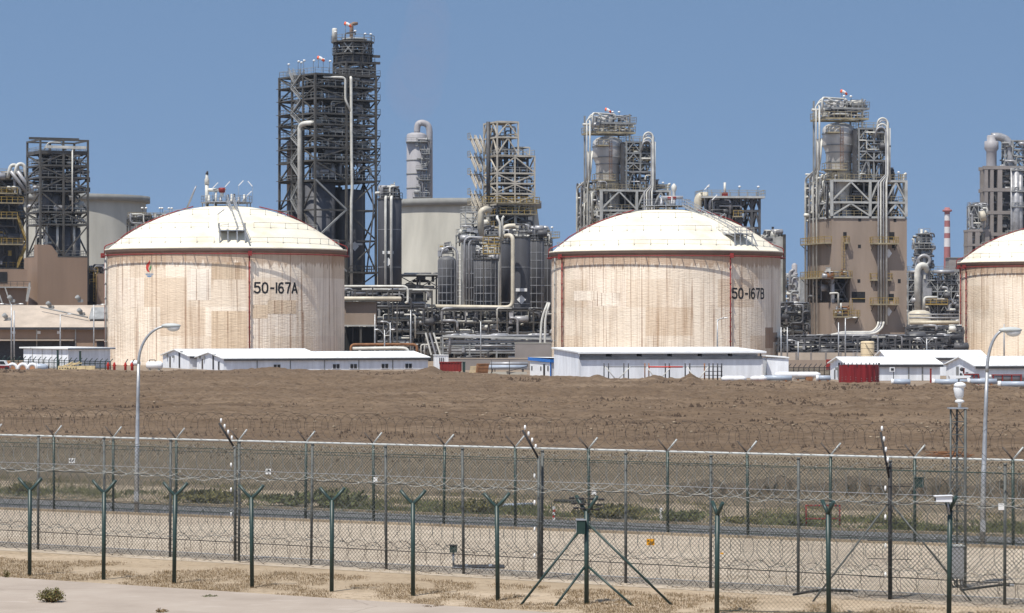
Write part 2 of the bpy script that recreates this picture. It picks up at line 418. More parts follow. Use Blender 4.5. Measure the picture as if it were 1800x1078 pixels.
def clutter(T, u0, u1, v0, v1, z0, z1, n, mats=('pipe_grey', 'pipe_white', 'pipe_dark'), seed=1, r=(.08, .28), vert=.5, w=(3, 2, 3)):
    """pipes, drums, valves and cabinets of a process deck, each a part of its own"""
    rnd = random.Random(seed)
    for i in range(n):
        b = MB(); m = mats[rnd.choices(range(len(mats)), weights=w[:len(mats)])[0]]; nm = 'pipe'
        u, v, z = rnd.uniform(u0, u1), rnd.uniform(v0, v1), rnd.uniform(z0, z1); rr = rnd.uniform(*r)
        q = rnd.random(); cu = lambda x: min(max(x, u0), u1); cz = lambda x: min(max(x, z0), z1)
        if q < vert:
            L = rnd.uniform(1.5, 7); e = rnd.choice((-1, 1)) * rnd.uniform(.8, 3)
            b.pipe([(u, v, cz(z - L / 2)), (u, v, cz(z + L / 2)), (cu(u + e), v, cz(z + L / 2))] if rnd.random() < .6 else
                   [(cu(u - e), v, cz(z - L / 2)), (u, v, cz(z - L / 2)), (u, v, cz(z + L / 2)), (cu(u + e), v, cz(z + L / 2))], rr, rr * 3, 7, 3)
        elif q < vert + .22:
            L = rnd.uniform(1.5, 6)
            b.pipe([(cu(u - L / 2), v, z), (cu(u + L / 2), v, z), (cu(u + L / 2), v, cz(z - rnd.uniform(.5, 2)))], rr, rr * 3, 7, 3)
        elif q < vert + .33:
            L = rnd.uniform(1, 3); rr = rnd.uniform(.3, .8); nm = 'drum'
            b.tube([(u - L / 2 - .2, v, z), (u - L / 2, v, z), (u + L / 2, v, z), (u + L / 2 + .2, v, z)], [rr * .5, rr, rr, rr * .5], 10)
        elif q < vert + .39:
            nm = 'valve'; rr = rnd.uniform(.15, .35)
            b.ball((u, v, z), rr, 8); b.tube([(u, v, z), (u, v, z + rr * 2.4)], rr * .3, 6); b.tube([(u, v, z + rr * 2.3), (u, v, z + rr * 2.6)], rr * .9, 8)
        else:
            nm = 'cabinet'; a, c, d = rnd.uniform(.2, .9), rnd.uniform(.2, .8), rnd.uniform(.25, 1.1)
            b.box(u - a / 2, v - c / 2, z, u + a / 2, v + c / 2, z + d); b.box(u - a * .6, v - c * .6, z + d, u + a * .6, v + c * .6, z + d + .06)
        if b.v: b.build(nm, m, T)
def silo(T, x, y, z0, z1, r, m='silo_dark', name='silo', bands=(), cone=0, top=0.0, n=36, dome=False, band_m=None, ribs=0):
    pr = []
    if cone: pr += [(r * .25, z0 - cone)]
    else: pr += [(0, z0)]
    pr += [(r, z0), (r, z1)]
    if dome:
        for i in range(1, 7):
            a = math.pi / 2 * i / 6; pr.append((r * math.cos(a) + .001, z1 + dome * math.sin(a)))
    else: pr += [(r * .93, z1 + top), (0.001, z1 + top * 1.6)]
    o = MB().lathe(pr, x, y, n).build(name, m, T)
    if bands or ribs:
        b = MB()
        for z in bands: b.lathe([(r + .002, z - .06), (r + .05, z - .06), (r + .05, z + .06), (r + .002, z + .06)], x, y, n, flat=True)
        for k in range(ribs):
            a = 2 * math.pi * k / ribs; X, Y = x + (r + .03) * math.sin(a), y - (r + .03) * math.cos(a)
            b.beam((X, Y, z0 + .1), (X, Y, z1), .09)
        b.build('band', band_m or m, o)
    return o
def cage_ladder(T, x, y, z0, z1, m='yellow', d=(0, -1)):
    b = MB(); w = .3
    for s in (-1, 1): b.beam((x + s * w, y, z0), (x + s * w, y, z1), .07)
    z = z0
    while z < z1: b.beam((x - w, y, z), (x + w, y, z), .05); z += .6
    z = z0 + 2
    while z < z1:
        b.tube([(x - w, y, z), (x - w, y + d[1] * .7, z), (x + w, y + d[1] * .7, z), (x + w, y, z)], .03, 4); z += 1.2
    return b.build('ladder', m, T)
def stair(b, p, q, w=(0, .9, 0), t=.09, h=1.0, tread=.55):
    p, q, w = Vector(p), Vector(q), Vector(w); up = Vector((0, 0, h))
    for o in (Vector((0, 0, 0)), w):
        b.beam(p + o, q + o, t, t * 2.2); b.beam(p + o + up, q + o + up, t * .7)
        b.beam(p + o + up * .5, q + o + up * .5, t * .5)
        k = max(2, int((q - p).length / 1.6))
        for i in range(k + 1):
            c = p + (q - p) * (i / k) + o; b.beam(c, c + up, t * .7)
    k = max(2, int((q - p).length / tread))
    for i in range(1, k): c = p + (q - p) * (i / k); b.beam(c, c + w, .3, .05)
    return b
def flood(b, lb, p, h=1.6, aim=-.25):
    """mast light: pole into b, globe into lb"""
    p = Vector(p); b.tube([p, p + Vector((0, 0, h))], .045, 5); lb.ball(p + Vector((aim * .3, -.15, h + .12)), .28, 8, (1.2, .8, .8))
def windsock(fr_o, label, px, py, D, pole, group='windsocks on the plant towers'):
    s = D / F; loc = ((px - 900) * s, D, H - (py - YH) * s - pole)
    t = thing('windsock', label, 'windsock', loc)
    MB().tube([(0, 0, 0), (0, 0, pole)], .05, 6).build('pole', 'steel_grey', t)
    k = MB()
    pts = [(-.2, 0, pole), (.45, 0, pole - .2), (.85, 0, pole - .45), (1.25, 0, pole - .8)]
    k.tube(pts, [.36, .33, .28, .2], 12).build('sock', 'orange', t)
    MB().tube([(.15, 0, pole - .1), (.45, 0, pole - .2), (.8, 0, pole - .42)], [.385, .36, .305], 12, False).build('stripe', 'sign_white', t)

# ================================================================== ground
def sheet(name, mat, pts, z):
    """flat polygon; pts are ground points"""
    b = MB(); b.add([(p[0], p[1], z) for p in pts], [tuple(range(len(pts)))])
    return tag(b.build(name, mat), kind='structure')
def strip(name, mat, l0, l1, z, xa=-2600, xb=4400):
    """band between two ground lines, each given by photo rows at x=0 and x=1800; extended far to both sides"""
    def end(l, x):
        p, q = gp(0, l[0]), gp(1800, l[1]); d = (q - p)
        return p + d * (x / 1800)
    a, b_, c, d = end(l0, xa), end(l0, xb), end(l1, xb), end(l1, xa)
    return sheet(name, mat, [d, c, b_, a], z)
b = MB(); b.add([(-2500, -30, -.02), (2500, -30, -.02), (2500, 3200, -.02), (-2500, 3200, -.02)], [(0, 1, 2, 3)])
tag(b.build('ground', 'ground'), kind='structure')
strip('bank', 'bank', (768, 806), (856, 926), .000)
strip('verge', 'verge', (846, 908), (882, 950), .008)
strip('road', 'asphalt', (877, 946), (896.5, 966), .016)
strip('sand_margin', 'sand', (896, 965.5), (968, 1072), .012)
strip('dry_grass_strip', 'sand_near', (966, 1069), (1080, 1200), .004)
# kerb lines of the road
for nm, l in (('kerb', (896.2, 965.6)), ('kerb', (876.5, 945.4))):
    p, q = gp(0, l[0]), gp(1800, l[1]); d = q - p; p, q = p - d * 1.2, q + d * 1.2
    k = MB().beam((p.x, p.y, .05), (q.x, q.y, .05), .22, .11).build(nm, 'verge'); tag(k, kind='structure')
# concrete apron in the near left corner, a real slab
def line_pt(l, t):
    p, q = gp(0, l[0]), gp(1800, l[1]); return p + (q - p) * t
poly = [line_pt((1019, 1137), -1.2), line_pt((1019, 1137), 1.6), line_pt((1019, 1137), 1.6) + Vector((0, -45, 0)), line_pt((1019, 1137), -1.2) + Vector((0, -45, 0))]
b = MB(); b.prism([(p.x, p.y, -.1) for p in poly[::-1]], (0, 0, .19))
tag(b.build('concrete_apron', 'apron'), kind='structure')

# ploughed field: displaced sheet
def vnoise(x, y, seed):
    xi, yi = np.floor(x).astype(np.int64), np.floor(y).astype(np.int64); xf, yf = x - xi, y - yi
    def h(a, b):
        n = (a * 374761393 + b * 668265263 + seed * 69069) & 0x7fffffff
        n = ((n ^ (n >> 13)) * 1274126177) & 0x7fffffff
        return ((n ^ (n >> 16)) & 0xffff) / 65535.0
    u, v = xf * xf * (3 - 2 * xf), yf * yf * (3 - 2 * yf)
    return (h(xi, yi) * (1 - u) + h(xi + 1, yi) * u) * (1 - v) + (h(xi, yi + 1) * (1 - u) + h(xi + 1, yi + 1) * u) * v - .5
def crest(px):      # photo row of the far edge of the field
    return np.interp(px, [-900, 0, 770, 900, 1270, 1500, 1800, 2700], [650, 651.5, 655, 663.5, 672, 677, 685, 706])
NR, NC = 330, 820
pxs = np.concatenate([np.linspace(-1500, -60, 60), np.linspace(-50, 1850, NC - 120), np.linspace(1860, 3300, 60)])
t = np.linspace(0, 1, NR)
rows = np.empty((NR, NC)); 
near = 770 + (808 - 770) * pxs / 1800
for j in range(NR): rows[j] = crest(pxs) * (1 - t[j]) + near * t[j]
Dm = F * H / (rows - YH); Xm = (pxs[None, :] - 900) * Dm / F
ang = R(4); Xr = Xm * math.cos(ang) + Dm * math.sin(ang) ; Yr = -Xm * math.sin(ang) + Dm * math.cos(ang)
Z = .38 * vnoise(Xr / 70, Yr / 2.0, 21) + .55 * vnoise(Xr / 30, Yr / 8, 1) + .42 * vnoise(Xr / 8, Yr / 3.2, 2) + .36 * vnoise(Xr / 2.6, Yr / 1.8, 3) + .42 * vnoise(Xr / 1.1, Yr / 1.0, 4) + .22 * vnoise(Xr / .5, Yr / .6, 5)
Z *= (.30 + .70 * np.clip((1 - t[:, None]) * 1.4, 0, 1)) * (.5 + .5 * np.clip(t[:, None] / .12, 0, 1))
edge = np.exp(-((t[:, None] - .035) / .03) ** 2) * (.10 + .35 * vnoise(Xm / 7, Dm / 7, 9) + .3 * vnoise(Xm / 2.2, Dm / 2, 10))   # pushed-up soil along the far edge
for cx, hh, ww in ((755, .8, 24), (1052, .55, 20), (1150, .5, 24), (1214, .75, 20), (1692, .7, 24), (1640, .5, 25), (480, .35, 50)):
    edge = edge + np.exp(-((t[:, None] - .03) / .035) ** 2) * hh * np.clip(1 - np.abs((pxs[None, :] - cx) / ww), 0, 1) ** .8
Z = np.maximum(Z + edge + .12 + .35 * np.clip(t[:, None] / .15, 0, 1), .0)
Z[0, :] = -.3; Z[-1, :] = -.05; Z[-12:-1] *= np.linspace(1, .1, 11)[:, None]; Z[:, 0] = -.3; Z[:, -1] = -.3
me = bpy.data.meshes.new('field')
vs = np.stack([Xm, Dm, Z], -1).reshape(-1, 3)
ii = np.arange(NR * NC).reshape(NR, NC)
fs = np.stack([ii[1:, :-1], ii[1:, 1:], ii[:-1, 1:], ii[:-1, :-1]], -1).reshape(-1, 4)
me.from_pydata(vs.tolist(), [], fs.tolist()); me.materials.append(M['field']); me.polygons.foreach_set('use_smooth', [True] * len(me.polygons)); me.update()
fo = bpy.data.objects.new('field', me); COL.objects.link(fo); tag(fo, kind='structure')
# loose clods on the field
rnd = random.Random(3); b = MB()
for i in range(4200):
    px = rnd.uniform(-80, 1880); tt = rnd.random() ** .8
    y = float(crest(px)) + 4 + tt * (770 + 38 * px / 1800 - float(crest(px)) + 25); p = gp(px, y)
    r = rnd.uniform(.04, .11) * (1 + .6 * (y < 700)); k = 5; z0 = .5 if tt < .8 else .04
    vs = [(p.x + r * math.cos(a) * rnd.uniform(.7, 1.5), p.y + r * math.sin(a), z0 - .12) for a in [2 * math.pi * q / k for q in range(k)]]
    vs.append((p.x + rnd.uniform(-.4, .4) * r, p.y, z0 + r * rnd.uniform(.5, 1.1)))
    b.add(vs, [(q, (q + 1) % k, k) for q in range(k)])
for i in range(7500):
    px = rnd.uniform(-80, 1880); tt = rnd.random(); y = float(crest(px)) + 3 + tt * 95
    if vnoise(np.array([px * .012]), np.array([y * .09]), 41)[0] < -.08: continue
    p = gp(px, y); r = rnd.uniform(.06, .2) * (1 if tt < .5 else .62); k = 5; z0 = .52 if tt < .8 else .4
    vs = [(p.x + r * 1.5 * math.cos(a) * rnd.uniform(.7, 1.5), p.y + r * math.sin(a), z0 - .25) for a in [2 * math.pi * q / k for q in range(k)]] + [(p.x, p.y, z0 + r * rnd.uniform(.4, .9))]
    b.add(vs, [(q, (q + 1) % k, k) for q in range(k)])
c = MB()
for i in range(160):
    px = rnd.uniform(-60, 1860); y = float(crest(px)) + 6 + rnd.random() * 110; p = gp(px, y); c.ball((p.x, p.y, .45 + rnd.uniform(0, .2)), rnd.uniform(.05, .12), 6, (1.4, 1, .7))
tag(c.build('pale_stones', 'verge'), 'scattered pale stones and scraps lying over the ploughed field', 'stones', kind='stuff')
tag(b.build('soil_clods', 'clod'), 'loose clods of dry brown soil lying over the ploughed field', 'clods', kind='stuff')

# raw cut bank of dark earth beyond the road, right of centre
b = MB(); n = 90; rk = random.Random(12)
for i in range(n + 1):
    px = 1195 + 640 * i / n; p = gp(px, 866 + (px - 1195) * .012 + rk.uniform(-1.5, 1.5)); hh = .62 * (.75 + .35 * math.sin(i * .31) + rk.uniform(-.12, .12)) * min(1, i / 9, (n - i) / 6 + .2)
    for dy, zz in ((-.5, -.02), (-.15, hh * .75), (.5, hh), (1.6, hh * .9), (4.5, -.05)): b.v.append((p.x + rk.uniform(-.15, .15), p.y + dy * 2 + rk.uniform(-.2, .2), zz if zz < 0 else zz + rk.uniform(-.06, .06)))
for i in range(n):
    for j in range(4): b.f.append((i * 5 + j, i * 5 + 5 + j, i * 5 + 6 + j, i * 5 + 1 + j)); b.sm.append(False)
tag(b.build('cut_bank', 'cutbank'), kind='structure')

# ================================================================== big white-domed storage tanks
RT, ZR, ZA = 21.25, 20.35, 28.4
RHO = (RT ** 2 + (ZA - ZR) ** 2) / (2 * (ZA - ZR))
def domez(r): return ZR + math.sqrt(max(0, RHO ** 2 - r * r)) - (RHO - (ZA - ZR))
def pol(th, r, z): return Vector((r * math.sin(th), -r * math.cos(th), z))
def arc(th0, th1, r, z, n): return [pol(th0 + (th1 - th0) * i / n, r, z(r) if callable(z) else z) for i in range(n + 1)]
GL = {  # stroke lettering, unit box width .6 height 1
 '5': [[(.55, 1), (.08, 1), (.05, .58), (.2, .63), (.38, .62), (.52, .5), (.56, .3), (.5, .1), (.33, 0), (.16, .02), (.02, .14)]],
 '0': [[(.3, 1), (.12, .92), (.04, .7), (.04, .3), (.12, .08), (.3, 0), (.48, .08), (.56, .3), (.56, .7), (.48, .92), (.3, 1)]],
 '-': [[(.12, .46), (.44, .46)]],
 '1': [[(.3, 0), (.3, 1)]],
 '6': [[(.5, .93), (.34, 1), (.14, .88), (.05, .6), (.05, .28), (.14, .06), (.3, 0), (.46, .06), (.55, .28), (.46, .52), (.3, .58), (.12, .5), (.06, .36)]],
 '7': [[(.03, 1), (.57, 1), (.38, .55), (.26, 0)]],
 'A': [[(.02, 0), (.3, 1), (.58, 0)], [(.12, .3), (.48, .3)]],
 'B': [[(.06, 0), (.06, 1), (.36, 1), (.5, .9), (.5, .64), (.38, .54), (.06, .54)], [(.38, .54), (.54, .42), (.55, .14), (.4, 0), (.06, 0)]]}
def storage_tank(px, D, label, risers, th_s, seed, text=None, emblem=False, vent='pipe', tx=(445, 518), tz=12.65, stains=()):
    s = D / F; rnd = random.Random(seed)
    T = thing('storage_tank', label, 'storage tank', ((px - 900) * s, D, 0), math.atan((900 - px) / F), 'domed storage tanks in a row')
    wl = MB().lathe([(RT, 0), (RT, .9), (RT, ZR - .75)], n=180); W = wl.build('wall', 'tank_wall', T)
    MB().lathe([(RT - .1, ZR - .74), (RT + .12, ZR - .74), (RT + .42, ZR - .42), (RT + .42, ZR - .05)], n=144).build('eave', 'brown_stack', T)
    pr = [(RT + .42, ZR - .048), (RT + .5, ZR - .03), (RT + .5, ZR + .22)] + [(r, domez(r) + .16) for r in [RT - .1 - k * (RT - .1) / 26 for k in range(26)]] + [(.001, ZA + .16)]
    MB().lathe(pr, n=144).build('dome_roof', 'tank_roof', T)
    # ring pipe under the eave on radial brackets
    rp = MB(); zr_ = ZR - .95; rr = RT + .85
    rp.tube(arc(0, 2 * math.pi, rr, zr_, 144)[:-1], .10, 8, closed=True)
    for k in range(64):
        a = 2 * math.pi * (k + .3) / 64; rp.beam(pol(a, RT - .05, zr_ - .02), pol(a, rr, zr_ - .02), .15)
    rp.build('ring_pipe', 'red', T)
    for th, mt in risers:
        q = MB(); q.tube([pol(th, RT + .42, .1), pol(th, RT + .42, zr_)], .12, 8)
        z = 1.5
        while z < zr_: q.box(*(pol(th, RT + .42, z) - Vector((.2, .2, .07))), *(pol(th, RT + .42, z) + Vector((.2, .2, .07)))); z += 2.6
        if mt == 'red': q.box(*(pol(th, RT + .85, zr_) - Vector((.35, .25, .35))), *(pol(th, RT + .85, zr_) + Vector((.35, .25, .5))))
        q.build('riser_pipe', mt, T)
    # guard rails round the dome
    for r, n, nm in ((RT - 1.0, 40, 0), (16.4, 30, 1), (11.2, 20, 2)):
        g = MB(); gap = R(9 + 5 * nm)
        a0, a1 = th_s + gap, th_s + 2 * math.pi - gap
        pts = arc(a0, a1, r, lambda q: domez(q) + .16, n * 3); up = Vector((0, 0, .95))
        g.tube([p + up for p in pts], .04, 4)
        for p in pts[::3]: g.beam(p, p + up, .065); g.beam(p + Vector((-.1, 0, .05)), p + Vector((.1, 0, .05)), .14, .08)
        g.build('guard_rail', 'steel_grey', T)
    # red fire-water pipes up the dome edge
    for th in (R(-97), R(97)):
        q = MB(); pts = [pol(th, RT + .85, zr_), pol(th, RT + .8, ZR + .9)] + [pol(th + R(6) * math.sin(k * 1.3), r, domez(r) + .55) for k, r in enumerate((RT - 1.4, 18, 15, 12, 9, 6))]
        q.pipe(pts, .10, .4, 7); q.build('roof_pipe', 'red', T)
    # crown platform
    zc = ZA + .75; rc = 4.6
    c = MB(); c.lathe([(rc, zc - .15), (rc, zc), (.001, zc)], n=40, flat=True); c.lathe([(.001, zc - .15), (rc, zc - .15)], n=40, flat=True)
    for k in range(12): a = 2 * math.pi * k / 12; c.beam(pol(a, rc - .3, ZA - .35), pol(a, rc - .3, zc - .1), .2)
    cp = c.build('crown_platform', 'galv', T)
    MB().rail(arc(0, 2 * math.pi, rc - .05, zc, 22)[:-1], 1.1, 1.3, .07, True, True).build('railing', 'galv', cp)
    # landing above the eave and stair to the crown
    e1 = pol(th_s, 1, 0); e2 = Vector((math.cos(th_s), math.sin(th_s), 0)); zl = 23.55
    def q3(r, w_, z): return e1 * r + e2 * w_ + Vector((0, 0, z))
    l = MB(); A, B = 15.6, 20.3
    l.prism([q3(A, -2.3, zl - .15), q3(B, -2.3, zl - .15), q3(B, 2.3, zl - .15), q3(A, 2.3, zl - .15)], (0, 0, .18))
    for w_ in (-2.2, -.8, .8, 2.2):
        for r in (B - .15, A + 2): l.beam(q3(r, w_, domez(r) + .1), q3(r, w_, zl - .1), .22)
        l.beam(q3(B - .15, w_, zl - .6), q3(A + 1.5, w_, domez(A + 1.5) + .4), .14)
    l.beam(q3(B - .1, 2.2, zl - .2), q3(B + .6, 2.9, domez(RT - .8) + .2), .22)
    lo = l.build('landing', 'galv', T)
    MB().rail([q3(A, -2.25, zl), q3(B, -2.25, zl), q3(B, 2.25, zl), q3(A, 2.25, zl)], 1.2, 1.5, .08).build('railing', 'galv', lo)
    sb = MB(); stair(sb, q3(A + 1.2, 1.0, zl), q3(4.4, -.1, zc), e2 * 1.1, .16, 1.15); sb.build('stair', 'galv', T)
    # crown fittings
    if vent == 'pipe':
        v = MB(); X = -3.5
        v.pipe([(X, -.5, ZA), (X, -.5, zc + 3.2)], .34, n=10); v.tube([(X, -.5, zc + 3.2), (X, -.5, zc + 4.1), (X, -.5, zc + 4.3), (X, -.5, zc + 5.0)], [.42, .42, .3, .22], 10)
        v.pipe([(X, -.5, zc + 2.2), (-.8, -.5, zc + 2.2), (-.8, -.5, zc + 1.0)], .33, .5, 10)
        v.tube([(-1.9, -.5, ZA), (-1.9, -.5, zc + 2)], .22, 8); vo = v.build('vent_stack', 'pipe_white', T)
        MB().tube([(X, -.5, zc + 5.0), (X + .12, -.5, zc + 5.6)], [.3, .12], 8).build('cowl', 'dark_trim', vo)
        MB().tube([(-.8, -.5, zc + 1.7), (-.8, -.5, zc + 2.3), (-.8, -.5, zc + 2.6)], [.45, .75, .55], 12).build('cap', 'red', vo)
        MB().tube([(-7.2, -1, domez(7.2) + .1), (-5.7, -1, zc + 2.2), (-5.4, -1, zc + 2.9)], [.16, .16, .1], 8).build('vent_stack', 'pipe_grey', T)
    else:
        v = MB(); v.tube([(1.5, -.5, ZA), (1.5, -.5, zc + 1.5), (1.5, -.5, zc + 2.6), (1.5, -.5, zc + 3.0), (1.5, -.5, zc + 3.6), (1.5, -.5, zc + 4.1)], [.3, .3, .3, .5, .5, .15], 12)
        v.build('vent_stack', 'pipe_white', T)
        MB().tube([(-.9, -.9, zc + 1.5), (3.2, -.9, zc + 1.5)], .34, 10).build('header_pipe', 'pipe_grey', T)
        MB().tube([(.3, -.95, zc + 1.4), (1.9, -.95, zc + 1.4)], .38, 10).build('header_pipe', 'red', T)
    rq = random.Random(seed + 5)
    for k in range(9):
        a = rq.uniform(0, 6.3); r_ = rq.uniform(.8, 3.8); p = pol(a, r_, zc)
        (MB().tube([p, p + Vector((0, 0, .5)), p + Vector((0, 0, .6)), p + Vector((0, 0, rq.uniform(.9, 1.7)))], [.3, .3, .18, .18], 8)).build('valve', rq.choice(['pipe_grey', 'pipe_white', 'dark_trim']), T)
    for k, (X, hh, dx) in enumerate(((-2.4, 3.0, .9), (-.2, 3.2, .8), (2.2, 3.4, .85), (4.7, 3.3, -.85), (3.6, 1.5, .9))):
        if vent != 'pipe' and k not in (2, 4): continue
        if vent != 'pipe': X += 5.0
        z0 = domez(abs(X)) if vent != 'pipe' else zc
        lt = MB().tube([(X, -1, z0), (X, -1, zc + hh - .4)], .035, 5).build('light_mast', 'steel_grey', T)
        MB().beam((X - .05, -1, zc + hh - .45), (X + dx, -1, zc + hh + .5), .2, .16).build('lamp', 'lamp_white', lt)
    X, y_ = (-3.0 if vent == 'pipe' else 0), 0
    p = q3(A + .6, -2.3, zl); lt = MB().tube([p, p + Vector((0, 0, 2.9))], .05, 5).build('light_mast', 'steel_grey', T)
    MB().beam(p + Vector((-.1, 0, 2.8)), p + Vector((1.1, 0, 3.7)), .16).build('lamp', 'galv', lt)
    for i, (x0, x1, y0, y1, mt) in enumerate(stains):
        a0, a1 = math.asin((x0 - px) * s * .97 / RT), math.asin((x1 - px) * s * .97 / RT); zf = lambda y: H + (YH - y) * s * .965
        MB().lathe([(RT + .008 + .002 * i, zf(y1)), (RT + .008 + .002 * i, zf(y0))], n=24, a0=a0, a1=a1).build('wall_patch', mt, T)
    # lettering
    if text:
        tb = MB(); hgt = 1.72; st = .32
        th_of = lambda x: math.asin((x - px) * s / RT)
        a0, a1 = th_of(tx[0]), th_of(tx[1]); wtot = (a1 - a0) * RT
        adv = []
        for ch in text: adv.append({'1': .42, '-': .62}.get(ch, .86))
        tot = sum(adv); k = wtot / tot; cur = 0
        for ch, ad in zip(text, adv):
            for stv in GL[ch]:
                pts = [Vector((cur * k + ((x - .3) if ch == '1' else x) * k * 1.12 + (.2 * k if ch == '1' else 0), y * hgt)) for x, y in stv]
                for i, (p, q) in enumerate(zip(pts, pts[1:])):
                    d = (q - p).normalized(); nrm = Vector((-d.y, d.x)) * st / 2; e = d * st * .32
                    o = .022 + .0016 * (i % 5)
                    c4 = [p - e - nrm, q + e - nrm, q + e + nrm, p - e + nrm]
                    tb.add([pol(a0 + c.x / RT, RT + o, tz + c.y) for c in c4], [(0, 1, 2, 3)])
            cur += ad
        tb.build('lettering', 'ink', T)
    if emblem:
        th0 = math.asin((267 - px) * s / RT); E = thing('emblem', None, None); E.parent = T
        def shape(nm, pts, mt, o):
            bb = MB(); sp = .0985
            bb.add([pol(th0 + (x - 267) * sp / RT, RT + o, H + (YH - y) * sp) for x, y in pts], [tuple(range(len(pts)))[::-1]]); bb.build(nm, mt, E)
        shape('flame', [(269, 456.5), (270.5, 461), (267.5, 466), (266, 470), (267, 474.5), (269.5, 478), (265, 477.5), (261.5, 474), (260.3, 469.5), (261.5, 465), (265, 461.5), (268, 459)], 'flame_red', .03)
        shape('flame', [(272.2, 464), (273.5, 468), (272.5, 472), (269.8, 476.5), (268, 474), (268, 471), (270.5, 468)], 'flame_green', .03)
        shape('wave', [(258.5, 481), (267, 480.6), (278.5, 481), (276, 482.6), (268, 482.2), (261, 482.8)], 'wave_blue', .03)
        shape('wave', [(261.5, 484), (268, 483.6), (275.5, 484), (271, 486.8), (265, 486.8)], 'wave_blue', .03)
    return T
storage_tank(398, 513, 'domed storage tank lettered 50-167A with a small flame emblem', [(R(10.6), 'red'), (R(-87), 'red'), (R(-80), 'steel_grey'), (R(-83), 'pipe_white')], R(3), 1, '50-167A', True, 'pipe', (445, 520), 12.65, ((373, 433, 462, 492, 'patch_tan'), (372, 434, 547, 640, 'patch_tan'), (330, 371, 474, 528, 'patch_pale'), (441, 470, 536, 560, 'patch_tan'), (470, 520, 528, 552, 'patch_tan')))
storage_tank(1170.5, 529, 'domed storage tank lettered 50-167B behind the long white monopitch building', [(R(32.3), 'red'), (R(-70), 'steel_grey'), (R(-61), 'red')], R(44), 2, '50-167B', False, 'cone', (1283, 1340), 11.85, ((1008, 1052, 511, 528, 'patch_pale'), (1048, 1091, 515, 538, 'patch_pale'), (1346, 1361, 576, 613, 'patch_brown'), (1361, 1369, 585, 602, 'patch_brown')))
storage_tank(1858, 625, 'domed storage tank cut off by the right edge, behind a street lamp', [(R(-73), 'red'), (R(-64), 'red')], R(75), 3, None, False, 'cone')

